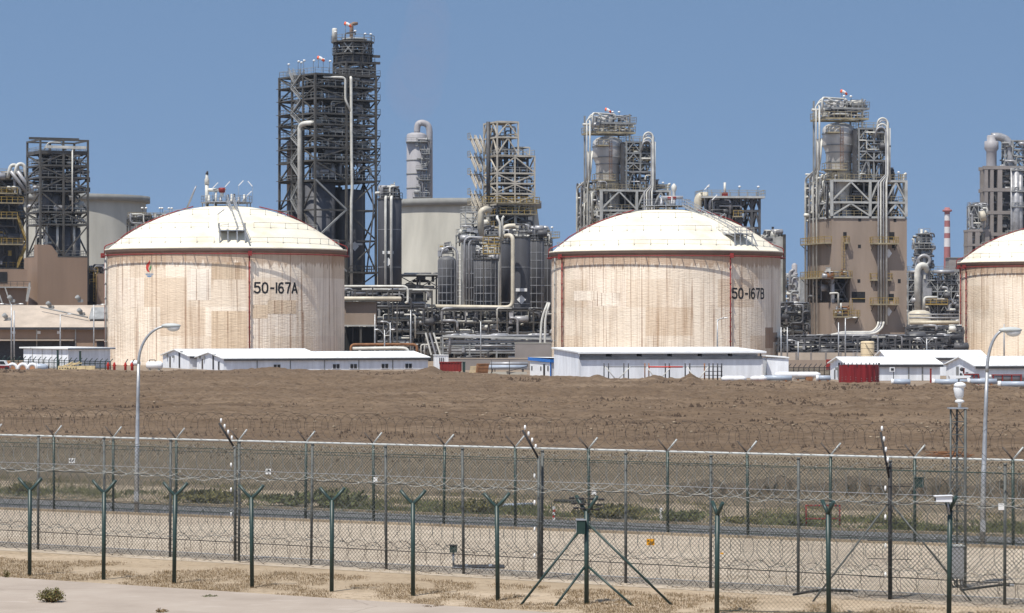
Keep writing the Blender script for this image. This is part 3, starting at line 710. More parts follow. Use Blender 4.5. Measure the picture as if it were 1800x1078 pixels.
# ================================================================== process towers
def giant_tower():
    f = Fr(554, 580, 30); u, v, z = f.u, f.v, f.z
    T = f.thing('process_tower', 'tallest dark steel process tower with a stepped top and two silos in its legs', 'process tower', 'steel process towers')
    U, V = [0, u(609), u(662)], [0, v(533), v(513), v(490)]
    zt = [z(y) for y in (128, 149, 171, 197, 216, 236, 257, 280, 315)]
    steel(T, U, V, zt, 'steel_dark', 'steel_grey', cw=.42, bw=.34, seed=3, z0=0)
    lo = [z(y) for y in (315.5, 367, 421, 477)]
    steel(T, U, V, lo[:], 'steel_dark', cw=.40, bw=.34, deck=False, rails=False, cols=False, style=0, seed=4)
    steel(T, U, V, [z(478), z(520), z(560), z(610)], 'steel_dark', cw=.40, bw=.34, cols=False, style=2, braces='FL', seed=4)
    # upper tower block on the right half
    Uu = [u(609) + .1, u(636), u(661)]; Vu = [.2, 2.7, 5.3]
    steel(T, Uu, Vu, [z(104), z(116), z(128) + .4], 'steel_dark', cw=.36, bw=.36, seed=6, z0=z(128), dm='steel_dark')
    cx, cy, rr = 11.4, 4.2, 4.25
    MB().lathe([(rr * .80, z(104)), (rr * .80, z(90)), (.01, z(90))], cx, cy, 24).build('reactor_head', 'pipe_dark', T)
    for y, k in ((90, 1.0), (68, 1.05)):
        pts = [(cx + rr * k * math.sin(a), cy - rr * k * math.cos(a), z(y)) for a in [2 * math.pi * i / 12 for i in range(12)]]
        d = MB(); d.prism(pts, (0, 0, .3)); fl = d.build('floor', 'steel_dark', T)
        MB().rail([(p[0], p[1], p[2] + .3) for p in pts], 1.2, 2, .08, True, True).build('railing', 'steel_grey', fl)
    for i in range(12):
        a = 2 * math.pi * i / 12; a2 = a + .5 * (-1) ** i; P = lambda a, y: (cx + rr * .9 * math.sin(a), cy - rr * .9 * math.cos(a), z(y))
        c = MB(); c.beam(P(a, 104), P(a, 67.5), .36); c.build('column', 'steel_dark', T)
        c = MB(); c.beam(P(a, 89), P(a2, 69), .26); c.build('brace', 'steel_grey', T)
    clutter(T, cx - rr * .7, cx + rr * .7, cy - rr * .7, cy + rr * .7, z(88), z(69), 26, seed=12, r=(.1, .3))
    MB().lathe([(1.0, z(68)), (1.0, z(62)), (2.6, z(61.5)), (2.6, z(60)), (.01, z(59.5))], cx + .5, cy, 16).build('top_nozzle', 'pipe_white', T)
    MB().tube([(cx - .3, cy, z(61)), (cx - .3, cy, z(34)), (cx + .3, cy, z(33)), (cx + 1.1, cy, z(32))], [.42, .42, .42, .3], 8).build('vent_stack', 'brown_stack', T)
    MB().tube([(6.7, 3.6, z(68)), (6.7, 3.6, z(46)), (6.7, 3.6, z(44))], [.55, .55, .45], 12).build('vent_stack', 'pipe_white', T)
    MB().pipe([(cx - 3, cy - 2, z(66)), (cx - 3, cy - 2, z(53)), (cx - .6, cy - 2, z(50)), (cx - .6, cy - 2, z(55))], .16, .5, 6).build('pipe', 'pipe_dark', T)
    for px, py, dx in ((594, 54, 0), (629, 50, 0), (647, 54, 0), (657, 54, 0)):
        lb, b = MB(), MB(); flood(b, lb, (u(px), 1.2, z(66)), z(py) - z(66), .3); o = b.build('light_mast', 'steel_dark', T); lb.build('lamp', 'lamp_white', o)
    for i, px in enumerate((505, 523, 528, 533, 550, 569, 580)):
        lb, b = MB(), MB(); p = (u(px), .2, z(127)) if px > 554 else (0.1, v(px), z(127)); flood(b, lb, p, 2.3 + .3 * (i % 2), .3); o = b.build('light_mast', 'steel_dark', T); lb.build('lamp', 'lamp_white', o)
    # balconies on the right side: triangular brackets
    for y in (128, 149, 171, 197, 235, 257, 268, 280, 297, 315):
        b = MB(); x0 = U[-1] + .2
        for vv in (.6, 4.5, 8.5):
            b.beam((x0, vv, z(y)), (x0 + 1.1, vv, z(y)), .2); b.beam((x0 + 1.1, vv, z(y)), (x0, vv, z(y) - 1.6), .16)
        b.box(x0, .4, z(y) + .02, x0 + 1.2, 8.8, z(y) + .16); o = b.build('balcony', 'steel_dark', T)
        MB().rail([(x0 + 1.15, .5, z(y) + .15), (x0 + 1.15, 8.7, z(y) + .15)], 1.1, 2, .07).build('railing', 'steel_dark', o)
    for y in (104, 92):
        MB().beam((Uu[-1], 1, z(y)), (Uu[-1] + 1.6, 1, z(y)), .7, .5).build('hoist_beam', 'steel_dark', T)
    # stairs zigzag in the left face
    zz = [z(y) for y in (128, 150, 173, 197, 217, 238, 260, 285, 315, 350, 385, 421)]
    for k, (zb, za) in enumerate(zip(zz, zz[1:])):
        b = MB(); p, q = ((-.5, V[1] + .3, za), (-.5, V[2] - .3, zb)) if k % 2 else ((-.5, V[2] - .3, za), (-.5, V[1] + .3, zb))
        stair(b, p, q, (1.0, 0, 0), .12, 1.0, .7); b.build('stair', 'steel_grey', T)
        MB().box(-.9, V[2] - .2, za, .8, V[3] - .2, za + .12).build('stair_landing', 'steel_dark', T)
    b = MB(); stair(b, (-.2, v(521), z(150)), (-.2, v(509), z(122)), (.9, 0, 0), .14, 1); b.build('stair', 'steel_grey', T)
    MB().box(U[0] + 2.2, V[-1] - 1.7, z(500), U[0] + 4.2, V[-1] + .8, z(240)).build('lift_shaft', 'brown_clad', T)
    # silos and contents
    bz = [z(y) for y in (345, 380, 410, 450)]
    silo(T, u(554) + 3.5, 4.4, z(500), z(321), 3.35, 'silo_dark', 'silo', bz, cone=4)
    silo(T, u(635), 4.6, z(492), z(335), 2.9, 'silo_dark', 'silo', bz, cone=4, top=.5)
    silo(T, u(580), 11.5, z(500), z(330), 3.0, 'silo_dark', 'silo', bz, cone=4)
    for k, (za, zb) in enumerate(zip(zt[:-1], zt[1:])):
        zb_, za_ = za, zb
        clutter(T, 2.6, U[-1] - .6, .5, 6, za_ + .3, zb_ - .6, 26 if k < 3 else 30, ('pipe_dark', 'pipe_grey', 'pipe_white'), 20 + k, (.1, .3), .42, (5, 3, 3))
        rk = random.Random(60 + k)
        for j in range(5):
            X, Y = rk.uniform(3, 12.5), rk.uniform(2, 6.5); r = rk.uniform(.5, 1.2); h = (zb_ - za_)
            MB().tube([(X, Y, za_ + .3), (X, Y, za_ + .7), (X, Y, zb_ - h * rk.uniform(.2, .5)), (X, Y, zb_ - .5)], [r * .5, r, r, r * .35], 12).build('vessel', rk.choice(['pipe_dark', 'silo_dark', 'pipe_dark', 'pipe_grey']), T)
        if k in (1, 2, 4): MB().box(8.0, 8.5, za_ + .1, 12.6, 8.7, zb_ - .4).build('dark_depth_panel', 'black', T)  # black sheets added to paint the dark depth between floors
        if k < 2: MB().box(3.2, 9.5, za_ + .1, 7.6, 9.7, zb_ - .9).build('dark_depth_panel', 'black', T)
    # white risers on the front
    MB().pipe([(u(615.5), -.55, z(505)), (u(615.5), -.55, z(352)), (u(617), -.55, z(330)), (u(616), -.55, z(270)), (u(615), -.55, z(133)), (u(618), .5, z(133))], .30, .8, 10).build('riser_pipe', 'pipe_white', T)
    MB().pipe([(u(615.5), -.5, z(195)), (u(605), -.5, z(174)), (u(605), -.5, z(134)), (u(570), .4, z(134))], .24, .8, 10).build('riser_pipe', 'pipe_white', T)
    MB().pipe([(-1.0, v(534.5), z(430)), (-1.0, v(534.5), z(219)), (-1.0, v(543), z(215.5)), (.8, v(549), z(215.5))], .5, 1.4, 12).build('riser_pipe', 'pipe_white', T)
    MB().pipe([(u(648), .6, z(478)), (u(648), -.4, z(440)), (u(656), -.4, z(366)), (u(656), .4, z(322))], .16, .5, 8).build('pipe', 'pipe_dark', T)
    # lower platform and hazard panels
    p = MB(); p.box(u(612), -.9, z(480), u(664), 7, z(477)); o = p.build('lower_platform', 'steel_dark', T)
    MB().rail([(u(612), -.85, z(477)), (u(664), -.85, z(477)), (u(664), 7, z(477))], 1.2, 1.5, .08).build('railing', 'steel_dark', o)
    sx, sy, sr = u(635), 4.6, 2.9
    MB().box(sx - 1.9, sy - sr - .35, z(429.5), sx + 1.2, sy - sr - .25, z(426)).build('sign_board', 'sign_white', T)
    k = 1.0; MB().prism([(sx - .6, sy - sr - .3, z(440)), (sx - .6 + k, sy - sr - .3, z(440) + k), (sx - .6, sy - sr - .3, z(440) + 2 * k), (sx - .6 - k, sy - sr - .3, z(440) + k)], (0, .08, 0)).build('hazard_diamond', 'sign_white', T)
    for s_ in range(3):
        MB().beam((U[0], -.05, lo[s_ + 1] if s_ % 2 else lo[s_]), (U[1], -.05, lo[s_] if s_ % 2 else lo[s_ + 1]), .34).build('brace', 'steel_grey', T)
    clutter(T, .5, U[-1] - .5, .5, 12, z(640), z(505), 90, ('pipe_dark', 'pipe_grey', 'pipe_white'), 77, (.12, .4), .4, (5, 2, 2))
    MB().box(.6, 12.6, 0, U[-1] - .6, 13, z(500)).build('dark_depth_backing', 'black', T)  # black sheet added behind the legs in place of deep shade
    MB().box(6.5, 12.6, z(500) + .01, U[-1] - .6, 13, z(322)).build('dark_depth_backing', 'black', T)  # same painted darkness behind the silos
giant_tower()
windsock(None, 'orange and white windsock on the left shoulder of the tallest tower', 559.5, 101, 581, 2.2)
windsock(None, 'orange and white windsock at the very top of the tallest tower', 607, 41, 583, 2.4)

def dark_silo(px, D, r_px, y0, y1, label, m='silo_dark', bands=(), ribs=0, top=True, dome=0, group='dark cladded silos', legs=True, pipes=(), sign=None, cone=0, topclut=14, seed=5, rails=True):
    s = D / F; z = lambda y: H - (y - YH) * s; r = r_px * s
    T = thing('silo', label, 'silo', ((px - 900) * s, D, 0), 0, group)
    silo(T, 0, 0, z(y0), z(y1), r, m, 'shell', [z(y) for y in bands], cone=cone, top=.4, dome=dome, ribs=ribs, band_m='pipe_grey')
    if legs:
        for k in range(6):
            a = math.pi / 6 + k * math.pi / 3; MB().beam((r * .86 * math.sin(a), -r * .86 * math.cos(a), 0), (r * .86 * math.sin(a), -r * .86 * math.cos(a), z(y0)), .34).build('leg', 'steel_dark', T)
    if rails:
        pts = [(r * 1.08 * math.sin(a), -r * 1.08 * math.cos(a), z(y1)) for a in [2 * math.pi * i / 14 for i in range(14)]]
        o = MB().prism(pts, (0, 0, .18)).build('top_platform', 'steel_dark', T)
        MB().rail([(p[0], p[1], p[2] + .18) for p in pts], 1.15, 1.5, .075, True, True).build('railing', 'steel_grey', o)
    clutter(T, -r * .8, r * .8, -r * .8, r * .5, z(y1) + .3, z(y1) + 2.6, topclut, seed=seed, r=(.08, .22))
    for (x, ya, yb, rr, m2) in pipes:
        X = x * s; MB().pipe([(X, -math.sqrt(max(.1, r * r - X * X)) - .5, z(yb)), (X, -math.sqrt(max(.1, r * r - X * X)) - .5, z(ya)), (X + .2, 0, z(ya))], rr, .7, 8).build('riser_pipe', m2, T)
    if sign:
        x, y = sign; X = x * s; Y = -math.sqrt(r * r - X * X) - .12
        MB().box(X - 1.1, Y - .1, z(y) + 1.6, X + 1.1, Y, z(y) + 2.2).build('sign_board', 'sign_white', T)
        MB().prism([(X, Y - .05, z(y) - .9), (X + .9, Y - .05, z(y)), (X, Y - .05, z(y) + .9), (X - .9, Y - .05, z(y))], (0, .06, 0)).build('hazard_diamond', 'sign_white', T)
    return T
dark_silo(685, 576, 21, 600, 351, 'tall dark silo with two white risers, right beside the tallest tower', bands=(404, 470, 530), pipes=((-6, 347, 587, .28, 'pipe_white'), (4, 347, 587, .28, 'pipe_white')), sign=(-2, 461), topclut=34)
dark_silo(785.5, 560, 15.5, 537, 458, 'small dark banded silo with a hoop pipe over its pale cap', 'silo_grey', bands=(472, 486, 501, 515, 529), ribs=12, dome=.9, legs=True, rails=False, topclut=4)
dark_silo(829, 575, 15, 540, 430, 'slim dark silo half hidden behind the wide ribbed silo', 'silo_grey', bands=(456, 481, 506, 528), ribs=10, topclut=22, seed=8)
dark_silo(854, 560, 21, 542, 457, 'wide dark ribbed silo under a yellow platform', 'silo_grey', bands=(473, 488, 502, 516, 530), ribs=14, topclut=18, seed=9)
dark_silo(889, 568, 12, 560, 428, 'plain slim dark silo left of the cream riser pipe', 'silo_dark', bands=(470, 532), topclut=20, seed=10)
dark_silo(917.5, 556, 14.5, 567, 418, 'tallest dark cylinder in the middle cluster with a white hazard diamond', 'silo_dark', bands=(470, 534), sign=(-1, 527), topclut=22, seed=11, cone=4.5)
dark_silo(943, 572, 13, 560, 424, 'dark panelled silo right of the hazard diamond cylinder', 'silo_grey', bands=(444, 458, 472, 488, 502, 516, 531), ribs=8, topclut=18, seed=13)
dark_silo(962, 580, 9, 560, 432, 'narrow dark panelled silo closest to the middle storage tank', 'silo_grey', bands=(448, 472, 502, 531), ribs=8, topclut=14, seed=14)
def cluster_extras():
    D = 552; s = D / F; z = lambda y: H - (y - YH) * s; o = (0, D, 0); x = lambda p: (p - 870) * s
    T = thing('pipe_run', 'cream pipe running down and along the front of the dark silos', 'pipe', ((870 - 900) * s, D, 0))
    MB().pipe([(x(883), 1, z(416)), (x(901.5), -.6, z(412)), (x(901.5), -.6, z(541)), (x(763), -.6, z(539))], .40, 1.5, 12).build('pipe', 'pipe_cream', T)
    for p in (775, 810, 845, 880): MB().beam((x(p), -.6, z(541)), (x(p), -.6, 0), .3).build('support', 'steel_dark', T)
    T = thing('pipe_run', 'pale twin risers between the wide ribbed silo and the plain slim silo', 'pipe', ((870 - 900) * s, D, 0))
    MB().pipe([(x(879), -.2, z(545)), (x(879), -.2, z(392)), (x(874), -.2, z(384)), (x(874), 1, z(380))], .24, .8, 10).build('pipe', 'pipe_white', T)
    MB().pipe([(x(883), .2, z(424)), (x(883), .2, z(384)), (x(886), .2, z(380))], .22, .8, 10).build('pipe', 'pipe_white', T)
    MB().pipe([(x(816.5), -.3, z(536)), (x(816.5), -.3, z(424)), (x(822), -.3, z(417)), (x(876), -.3, z(419)), (x(879), -.3, z(424))], .2, 1, 10).build('pipe', 'pipe_grey', T)
    MB().pipe([(x(824.5), -.1, z(536)), (x(824.5), -.1, z(428)), (x(829), -.1, z(421)), (x(852), .4, z(421))], .2, 1, 10).build('pipe', 'pipe_grey', T)
    T = thing('pipe_run', 'thick cream overhead pipe bending down beside the beige steel tower', 'pipe', ((870 - 900) * s, D + 30, 0))
    MB().pipe([(x(842), 1, z(413)), (x(842), 1, z(362)), (x(850), 1, z(357)), (x(858), 4, z(357))], .66, 2.0, 14).build('pipe', 'pipe_cream', T)
    MB().pipe([(x(884), 0, z(412)), (x(884), 0, z(389)), (x(908), 0, z(388)), (x(914), 0, z(398)), (x(914), 0, z(408))], .48, 1.5, 12).build('pipe', 'pipe_cream', T)
    T = thing('hoop_pipe', 'arched grey pipe looping over the small banded silo', 'pipe', ((785.5 - 900) * s, D, 0))
    X = lambda p: (p - 785.5) * s
    MB().tube([(X(775), 0, z(452))] + [(X(790 - 14.5 * math.cos(a)), 0, z(450) + 14 * s * math.sin(a) * 1.15) for a in [math.pi * i / 12 for i in range(13)]] + [(X(805), 0, z(540))], .2, 8).build('pipe', 'pipe_grey', T)
    cage_ladder(T, X(807), .2, z(540), z(440), 'galv')
    T = thing('access_platform', 'yellow railed maintenance platform above the wide ribbed silo', 'platform', ((866 - 900) * s, D, 0))
    X = lambda p: (p - 866) * s
    for y in (447, 430):
        o = MB().box(X(849), -.8, z(y), X(879), 2, z(y) + .15).build('deck', 'yellow', T)
        MB().rail([(X(849), -.75, z(y) + .15), (X(879), -.75, z(y) + .15), (X(879), 2, z(y) + .15)], 1.3, 1.2, .13).build('railing', 'yellow', o)
    for p in (850, 878):
        MB().beam((X(p), 1.6, 0), (X(p), 1.6, z(430)), .22).build('post', 'steel_dark', T)
    T = thing('access_platform', 'railed roof platform with yellow trim above the small banded silo', 'platform', ((775 - 900) * s, 585, 0))
    X = lambda p: (p - 775) * .117; z2 = lambda y: H - (y - YH) * .117
    for y in (455, 442):
        o = MB().box(X(764), -1, z2(y), X(790), 3, z2(y) + .15).build('deck', 'steel_grey', T)
        MB().rail([(X(764), -.95, z2(y) + .15), (X(790), -.95, z2(y) + .15)], 1.2, 1.2, .1).build('railing', 'steel_pale', o)
    MB().box(X(766), -.5, z2(441), X(772), 1, z2(432)).build('equipment_box', 'yellow', T); MB().tube([(X(775), 0, z2(436)), (X(787), 0, z2(434))], 1.1, 12).build('drum', 'pipe_dark', T)
    for p in (765, 789): MB().beam((X(p), 2, 0), (X(p), 2, z2(442)), .25).build('post', 'steel_dark', T)
    # open frame rack behind, at the top of the cluster
    f = Fr(812, 590, 14)
    T = f.thing('pipe_gallery', 'pipe gallery with walkways over the dark silo cluster', 'pipe gallery')
    steel(T, [0, f.u(850), f.u(890), f.u(968)], [0, 5], [f.z(412), f.z(424)], 'steel_grey', cw=.26, bw=.22, z0=0, rm='steel_pale', braces='')
    clutter(T, 0, f.u(966), -.6, 4, f.z(428), f.z(404), 100, seed=31, r=(.08, .24), mats=('pipe_grey', 'pipe_white', 'pipe_dark'), w=(3, 2, 2))
    clutter(T, 0, f.u(966), -.4, 4, f.z(432), f.z(398), 90, seed=34, r=(.1, .3), mats=('pipe_dark', 'pipe_grey', 'yellow_dull'), w=(5, 2, 1))
    steel(T, [f.u(820), f.u(842)], [1, 5], [f.z(372), f.z(392), f.z(412)], 'steel_pale', cw=.2, bw=.18, rm='steel_pale')
    o = MB().box(f.u(952), -1.5, f.z(418), f.u(982), 3, f.z(416)).build('end_platform', 'yellow_dull', T)
    MB().rail([(f.u(952), -1.45, f.z(416)), (f.u(982), -1.45, f.z(416)), (f.u(982), 3, f.z(416))], 1.1, 1.5, .09).build('railing', 'yellow_dull', o)
    for px in (937, 960, 972):
        lb, b = MB(), MB(); flood(b, lb, (f.u(px), 0, f.z(414)), 1.7); o = b.build('light_mast', 'steel_dark', T); lb.build('lamp', 'lamp_white', o)
cluster_extras()

def left_tower():
    f = Fr(71, 600, 15.5); u, v, z = f.u, f.v, f.z
    T = f.thing('process_tower', 'square dark steel tower standing on a brown clad building at the left', 'process tower', 'steel process towers')
    U, V = [0, u(111), u(154)], [0, v(48)]
    Z = [z(y) for y in (267, 289, 310, 334, 371, 393, 450)]
    steel(T, U, V, Z, 'steel_dark', 'steel_grey', cw=.42, bw=.36, seed=2, z0=z(530), style=0)
    steel(T, U, V, [z(244), z(267) + .36], 'steel_dark', cw=.4, bw=.34, deck=False, rails=False, braces='', z0=z(267))
    MB().beam((u(58), 3, z(242)), (u(145), 3, z(242)), .5, .5).build('crane_beam', 'steel_dark', T)
    MB().beam((u(80), -.1, z(258)), (u(150), -.1, z(258)), .8, .6).build('crane_girder', 'pipe_white', T)
    MB().pipe([(u(82), 2, z(262)), (u(90), 2, z(249)), (u(112), 2, z(249)), (u(120), 2, z(262))], .2, .5, 6).build('arched_frame', 'steel_pale', T)
    zs = sorted(Z)
    for k, (a, b) in enumerate(zip(zs[1:], zs[2:])):
        clutter(T, .6, U[-1] - .5, .6, V[1] - .5, a + .2, b - .5, 30, ('pipe_dark', 'pipe_grey', 'pipe_white'), 40 + k, (.1, .3), .45, (4, 3, 2))
        MB().box(1.5, V[1] * .62, a + .1, U[-1] - 1, V[1] * .65, b - .5 - (b - a) * .3 * (k % 2)).build('dark_depth_panel', 'black', T)  # added black panel, paints the dark interior of each level
        rk = random.Random(k + 5)
        for j in range(3): X, Y, r = rk.uniform(2, 8), rk.uniform(2, 6), rk.uniform(.7, 1.4); MB().tube([(X, Y, a + .2), (X, Y, a + .6), (X, Y, b - 1.1), (X, Y, b - .6)], [r * .5, r, r, r * .4], 12).build('vessel', rk.choice(['pipe_dark', 'silo_dark']), T)
    silo(T, U[-1] * .62, 5, z(500), z(398), 3.6, 'silo_dark', 'silo', [z(415), z(432)], n=28)
    clutter(T, .6, U[-1] - .5, .3, V[1] - .5, z(449), z(395), 26, ('pipe_white', 'pipe_grey', 'pipe_dark'), 58, (.12, .3), .8, (3, 2, 2))
    MB().tube([(u(126), -.3, z(371)), (u(126), -.3, z(258))], .16, 7).build('riser_pipe', 'pipe_white', T)
    for px in (103, 84, 132):
        MB().tube([(u(px), 1, z(450)), (u(px), 1, z(393))], .3, 8).build('riser_pipe', 'pipe_white', T)
    for y in (318, 336): MB().box(u(154) + .2, 1, z(y), u(154) + .8, 3, z(y) + 1.0).build('equipment_box', 'pipe_dark', T)
    # building below
    f2 = Fr(66, 597, 15.5); u, v, z = f2.u, f2.v, f2.z
    B = f2.thing('clad_building', 'brown windowless clad building with a stepped parapet under the left steel tower', 'building', 'brown sheet-clad plant buildings')
    W, L = u(153), v(42.5); g = .01
    pr = [(0, 0, 0), (W, 0, 0), (W, 0, z(451)), (u(101), 0, z(451)), (u(101), 0, z(446)), (u(91), 0, z(432)), (u(86), 0, z(430)), (0, 0, z(430))]
    MB().prism(pr, (0, .3, 0)).build('front_wall', 'brown_clad', B)
    pl = [(-.02, .003, 0), (-.02, L, 0), (-.02, L, z(452)), (-.02, v(60), z(452)), (-.02, v(60), z(430)), (-.02, .003, z(430) + .002)]
    MB().prism(pl, (.3, 0, 0)).build('side_wall', 'brown_clad', B)
    MB().box(.3, .31, 0, W, L, z(454)).build('core', 'brown_clad', B)
    cp = MB(); cp.beam((u(101), .1, z(451)), (W, .1, z(451)), .25, .2); cp.build('coping', 'steel_dark', B)
left_tower()

def left_unit():
    f = Fr(-62, 630, 12); u, v, z = f.u, f.v, f.z
    T = f.thing('reactor_unit', 'dark reactor unit with yellow walkways at the left edge', 'process unit', 'steel process towers')
    U = [0, u(-10), u(28), u(46)]
    steel(T, U, [0, 10], [z(y) for y in (305, 340, 380, 425, 470)], 'steel_dark', 'yellow', cw=.35, bw=.3, z0=0, braces='FB')
    for k, y in enumerate((338, 355, 382, 428)):
        o = MB().box(u(-20), -1.6, z(y) - .3, u(27 + (k % 2) * 10), 0, z(y)).build('walkway', 'yellow_dull', T)
        MB().rail([(u(-20), -1.55, z(y)), (u(27 + (k % 2) * 10), -1.55, z(y))], 1.2, 1.3, .1).build('railing', 'yellow', o)
    for X, r in ((u(-35), 4), (u(0), 3.2), (u(25), 3.0)): silo(T, X, 4.5, z(520), z(345), r, 'silo_dark', 'reactor', [z(390), z(430)], n=24)
    for k, (zx, xx) in enumerate(((296, 13), (294, 24))):
        X = u(xx); MB().tube([(u(46) + .5, -.6 - k * .5, z(338))] + [(X + 1.2 + .9 * math.cos(a), -.6 - k * .5, z(zx) + .9 * math.sin(a)) for a in [math.pi * (.9 - .9 * (1 - i / 8) + .0) for i in range(9)]] + [(X - .2, -.6, z(312))], .42, 8).build('gooseneck_pipe', 'pipe_white', T)
        MB().tube([(X + .4, -.9 - k * .5, z(300)), (u(46) + .2 + k, -.9 - k * .5, z(340))], .42, 8).build('sloping_pipe', 'pipe_grey', T)
    clutter(T, .5, u(45), -.4, 6, z(345), z(302), 60, seed=70, r=(.1, .35), mats=('pipe_white', 'pipe_grey', 'pipe_dark'))
    clutter(T, u(-8), u(45), -.4, 6, z(520), z(345), 90, seed=71, r=(.1, .3), mats=('pipe_dark', 'yellow', 'pipe_grey'), w=(4, 1, 2))
    MB().box(.5, 7, 0, u(44), 7.3, z(312)).build('dark_depth_backing', 'black', T)  # black sheet stands in for shade deep in the unit
    stair_b = MB(); stair(stair_b, (u(28), -.8, z(470)), (u(46), -.8, z(428)), (0, .9, 0), .14); stair_b.build('stair', 'yellow', T)
    stair_b = MB(); stair(stair_b, (u(46), -.8, z(428)), (u(28), -.8, z(382)), (0, .9, 0), .14); stair_b.build('stair', 'yellow', T)
    f = Fr(-30, 590, 10); u, v, z = f.u, f.v, f.z
    B = f.thing('clad_building', 'low brown clad annexe with a grey platform at the left edge', 'building', 'brown sheet-clad plant buildings')
    MB().box(0, 0, 0, u(46), 8, z(473)).build('wall', 'brown_clad', B)
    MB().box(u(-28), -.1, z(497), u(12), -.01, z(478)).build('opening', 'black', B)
    p = MB().box(u(-30), -1.5, z(506), u(50), -.02, z(504)).build('platform', 'steel_pale', B)
    MB().rail([(u(-30), -1.45, z(504)), (u(50), -1.45, z(504))], 1.1, 1.4, .08).build('railing', 'steel_dark', p)
    b = MB(); stair(b, (u(43), -2.4, z(530)), (u(48), -2.4, z(505)), (0, .9, 0), .14); b.build('stair', 'steel_pale', B)
    for k in range(3): MB().beam((u(-12 + 14 * k), -1.5, z(536)), (u(-22 + 14 * k), -1.5, z(506)), .25).build('brace', 'steel_pale', B)
    f = Fr(157, 605, 12); u, v, z = f.u, f.v, f.z
    B = f.thing('clad_building', 'brown clad block with a yellow caged ladder just left of the first storage tank', 'building', 'brown sheet-clad plant buildings')
    MB().box(u(170), 0, 0, u(205), 8, z(481)).build('wall', 'brown_clad', B)
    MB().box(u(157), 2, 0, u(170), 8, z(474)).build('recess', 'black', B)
    cage_ladder(B, u(166), -.3, z(530), z(478), 'yellow')
    for y in (480, 500): MB().rail([(u(158), .2, z(y)), (u(172), .2, z(y))], 1.1, 1.2, .1).build('railing', 'yellow', B)
    clutter(B, u(158), u(186), .2, 3, z(482), z(468), 22, seed=72, mats=('pipe_grey', 'pipe_dark'), r=(.08, .2))
    f = Fr(172, 640, 8); u, v, z = f.u, f.v, f.z
    T = f.thing('pipe_gallery', 'raised pipe gallery with yellow rail and floodlights behind the first dome', 'pipe gallery')
    steel(T, [u(228), u(262), u(295), u(335)], [0, 4], [z(382), z(394)], 'steel_dark', 'yellow_dull', cw=.3, bw=.26, z0=0)
    clutter(T, u(228), u(334), -.5, 4, z(392), z(376), 50, seed=73, r=(.08, .25))
    for px in (250, 257, 281, 285, 297, 302): lb, b = MB(), MB(); flood(b, lb, (u(px), 0, z(380)), 1.8); o = b.build('light_mast', 'steel_dark', T); lb.build('lamp', 'lamp_white', o)
left_unit()

def concrete_tank(px, D, label, r_px, y_top, y_lip, flare, cut):
    s = D / F; z = lambda y: H - (y - YH) * s; r = r_px * s
    T = thing('concrete_tank', label, 'concrete tank', ((px - 900) * s, D, 0), 0, 'huge grey concrete tanks at the back')
    MB().lathe([(r + flare, 0), (r, z(y_lip) - .01)], n=128).build('wall', 'concrete_grey', T)
    MB().lathe([(r - .2, z(y_lip)), (r + 1.3, z(y_lip)), (r + 1.3, z(y_top)), (r - 1.5, z(y_top)), (.01, z(y_top) + 1)], n=128, flat=False).build('rim', 'concrete_dark', T)
    return T
concrete_tank(812, 830, 'huge grey concrete tank with an overhanging rim behind the dark silo cluster', 132, 354, 366, 5.5, 0)
concrete_tank(118, 830, 'huge grey concrete tank with an overhanging rim behind the left steel tower', 137, 346, 357, 5, 0)
def bush_wall(): pass

def far_column():
    s = 900 / F; z = lambda y: H - (y - YH) * s; x = lambda p: (p - 732) * s
    T = thing('distillation_column', 'single grey column with a gooseneck pipe rising behind the concrete tank', 'column', ((732 - 900) * s, 900, 0))
    r = 17.2 * s
    MB().lathe([(r, 0), (r, z(238)), (r * .9, z(235.5)), (r * .55, z(233.6)), (.01, z(233))], n=32).build('shell', 'vessel_far', T)
    for y in (252, 282, 306, 331): MB().lathe([(r + .01, z(y) - .12), (r + .18, z(y) - .12), (r + .18, z(y) + .12), (r + .01, z(y) + .12)], n=32, flat=True).build('band', 'concrete_dark', T)
    MB().pipe([(x(733), 0, z(235)), (x(733), 0, z(226)), (x(735), 0, z(217.5)), (x(742), 0, z(215.5)), (x(752), 0, z(219)), (x(755), 0, z(228)), (x(755), 0, z(356))], 1.0, 1.5, 12).build('gooseneck_pipe', 'vessel_far', T)
    cage_ladder(T, x(757.5), -.4, z(356), z(228), 'steel_pale')
    for y, a, b in ((251, 714, 752), (300, 732, 752), (272, 742, 757), (318, 738, 757), (348, 726, 757)):
        o = MB().box(x(a), -r - .9, z(y), x(b), 0, z(y) + .2).build('platform', 'steel_grey', T)
        MB().rail([(x(a), -r - .85, z(y) + .2), (x(b), -r - .85, z(y) + .2), (x(b), 0, z(y) + .2)], 1.2, 1.6, .1).build('railing', 'steel_grey', o)
    clutter(T, x(732), x(756), -r - .6, -r + .5, z(350), z(245), 34, ('steel_grey', 'vessel_far'), 81, (.1, .22), .5)
far_column()

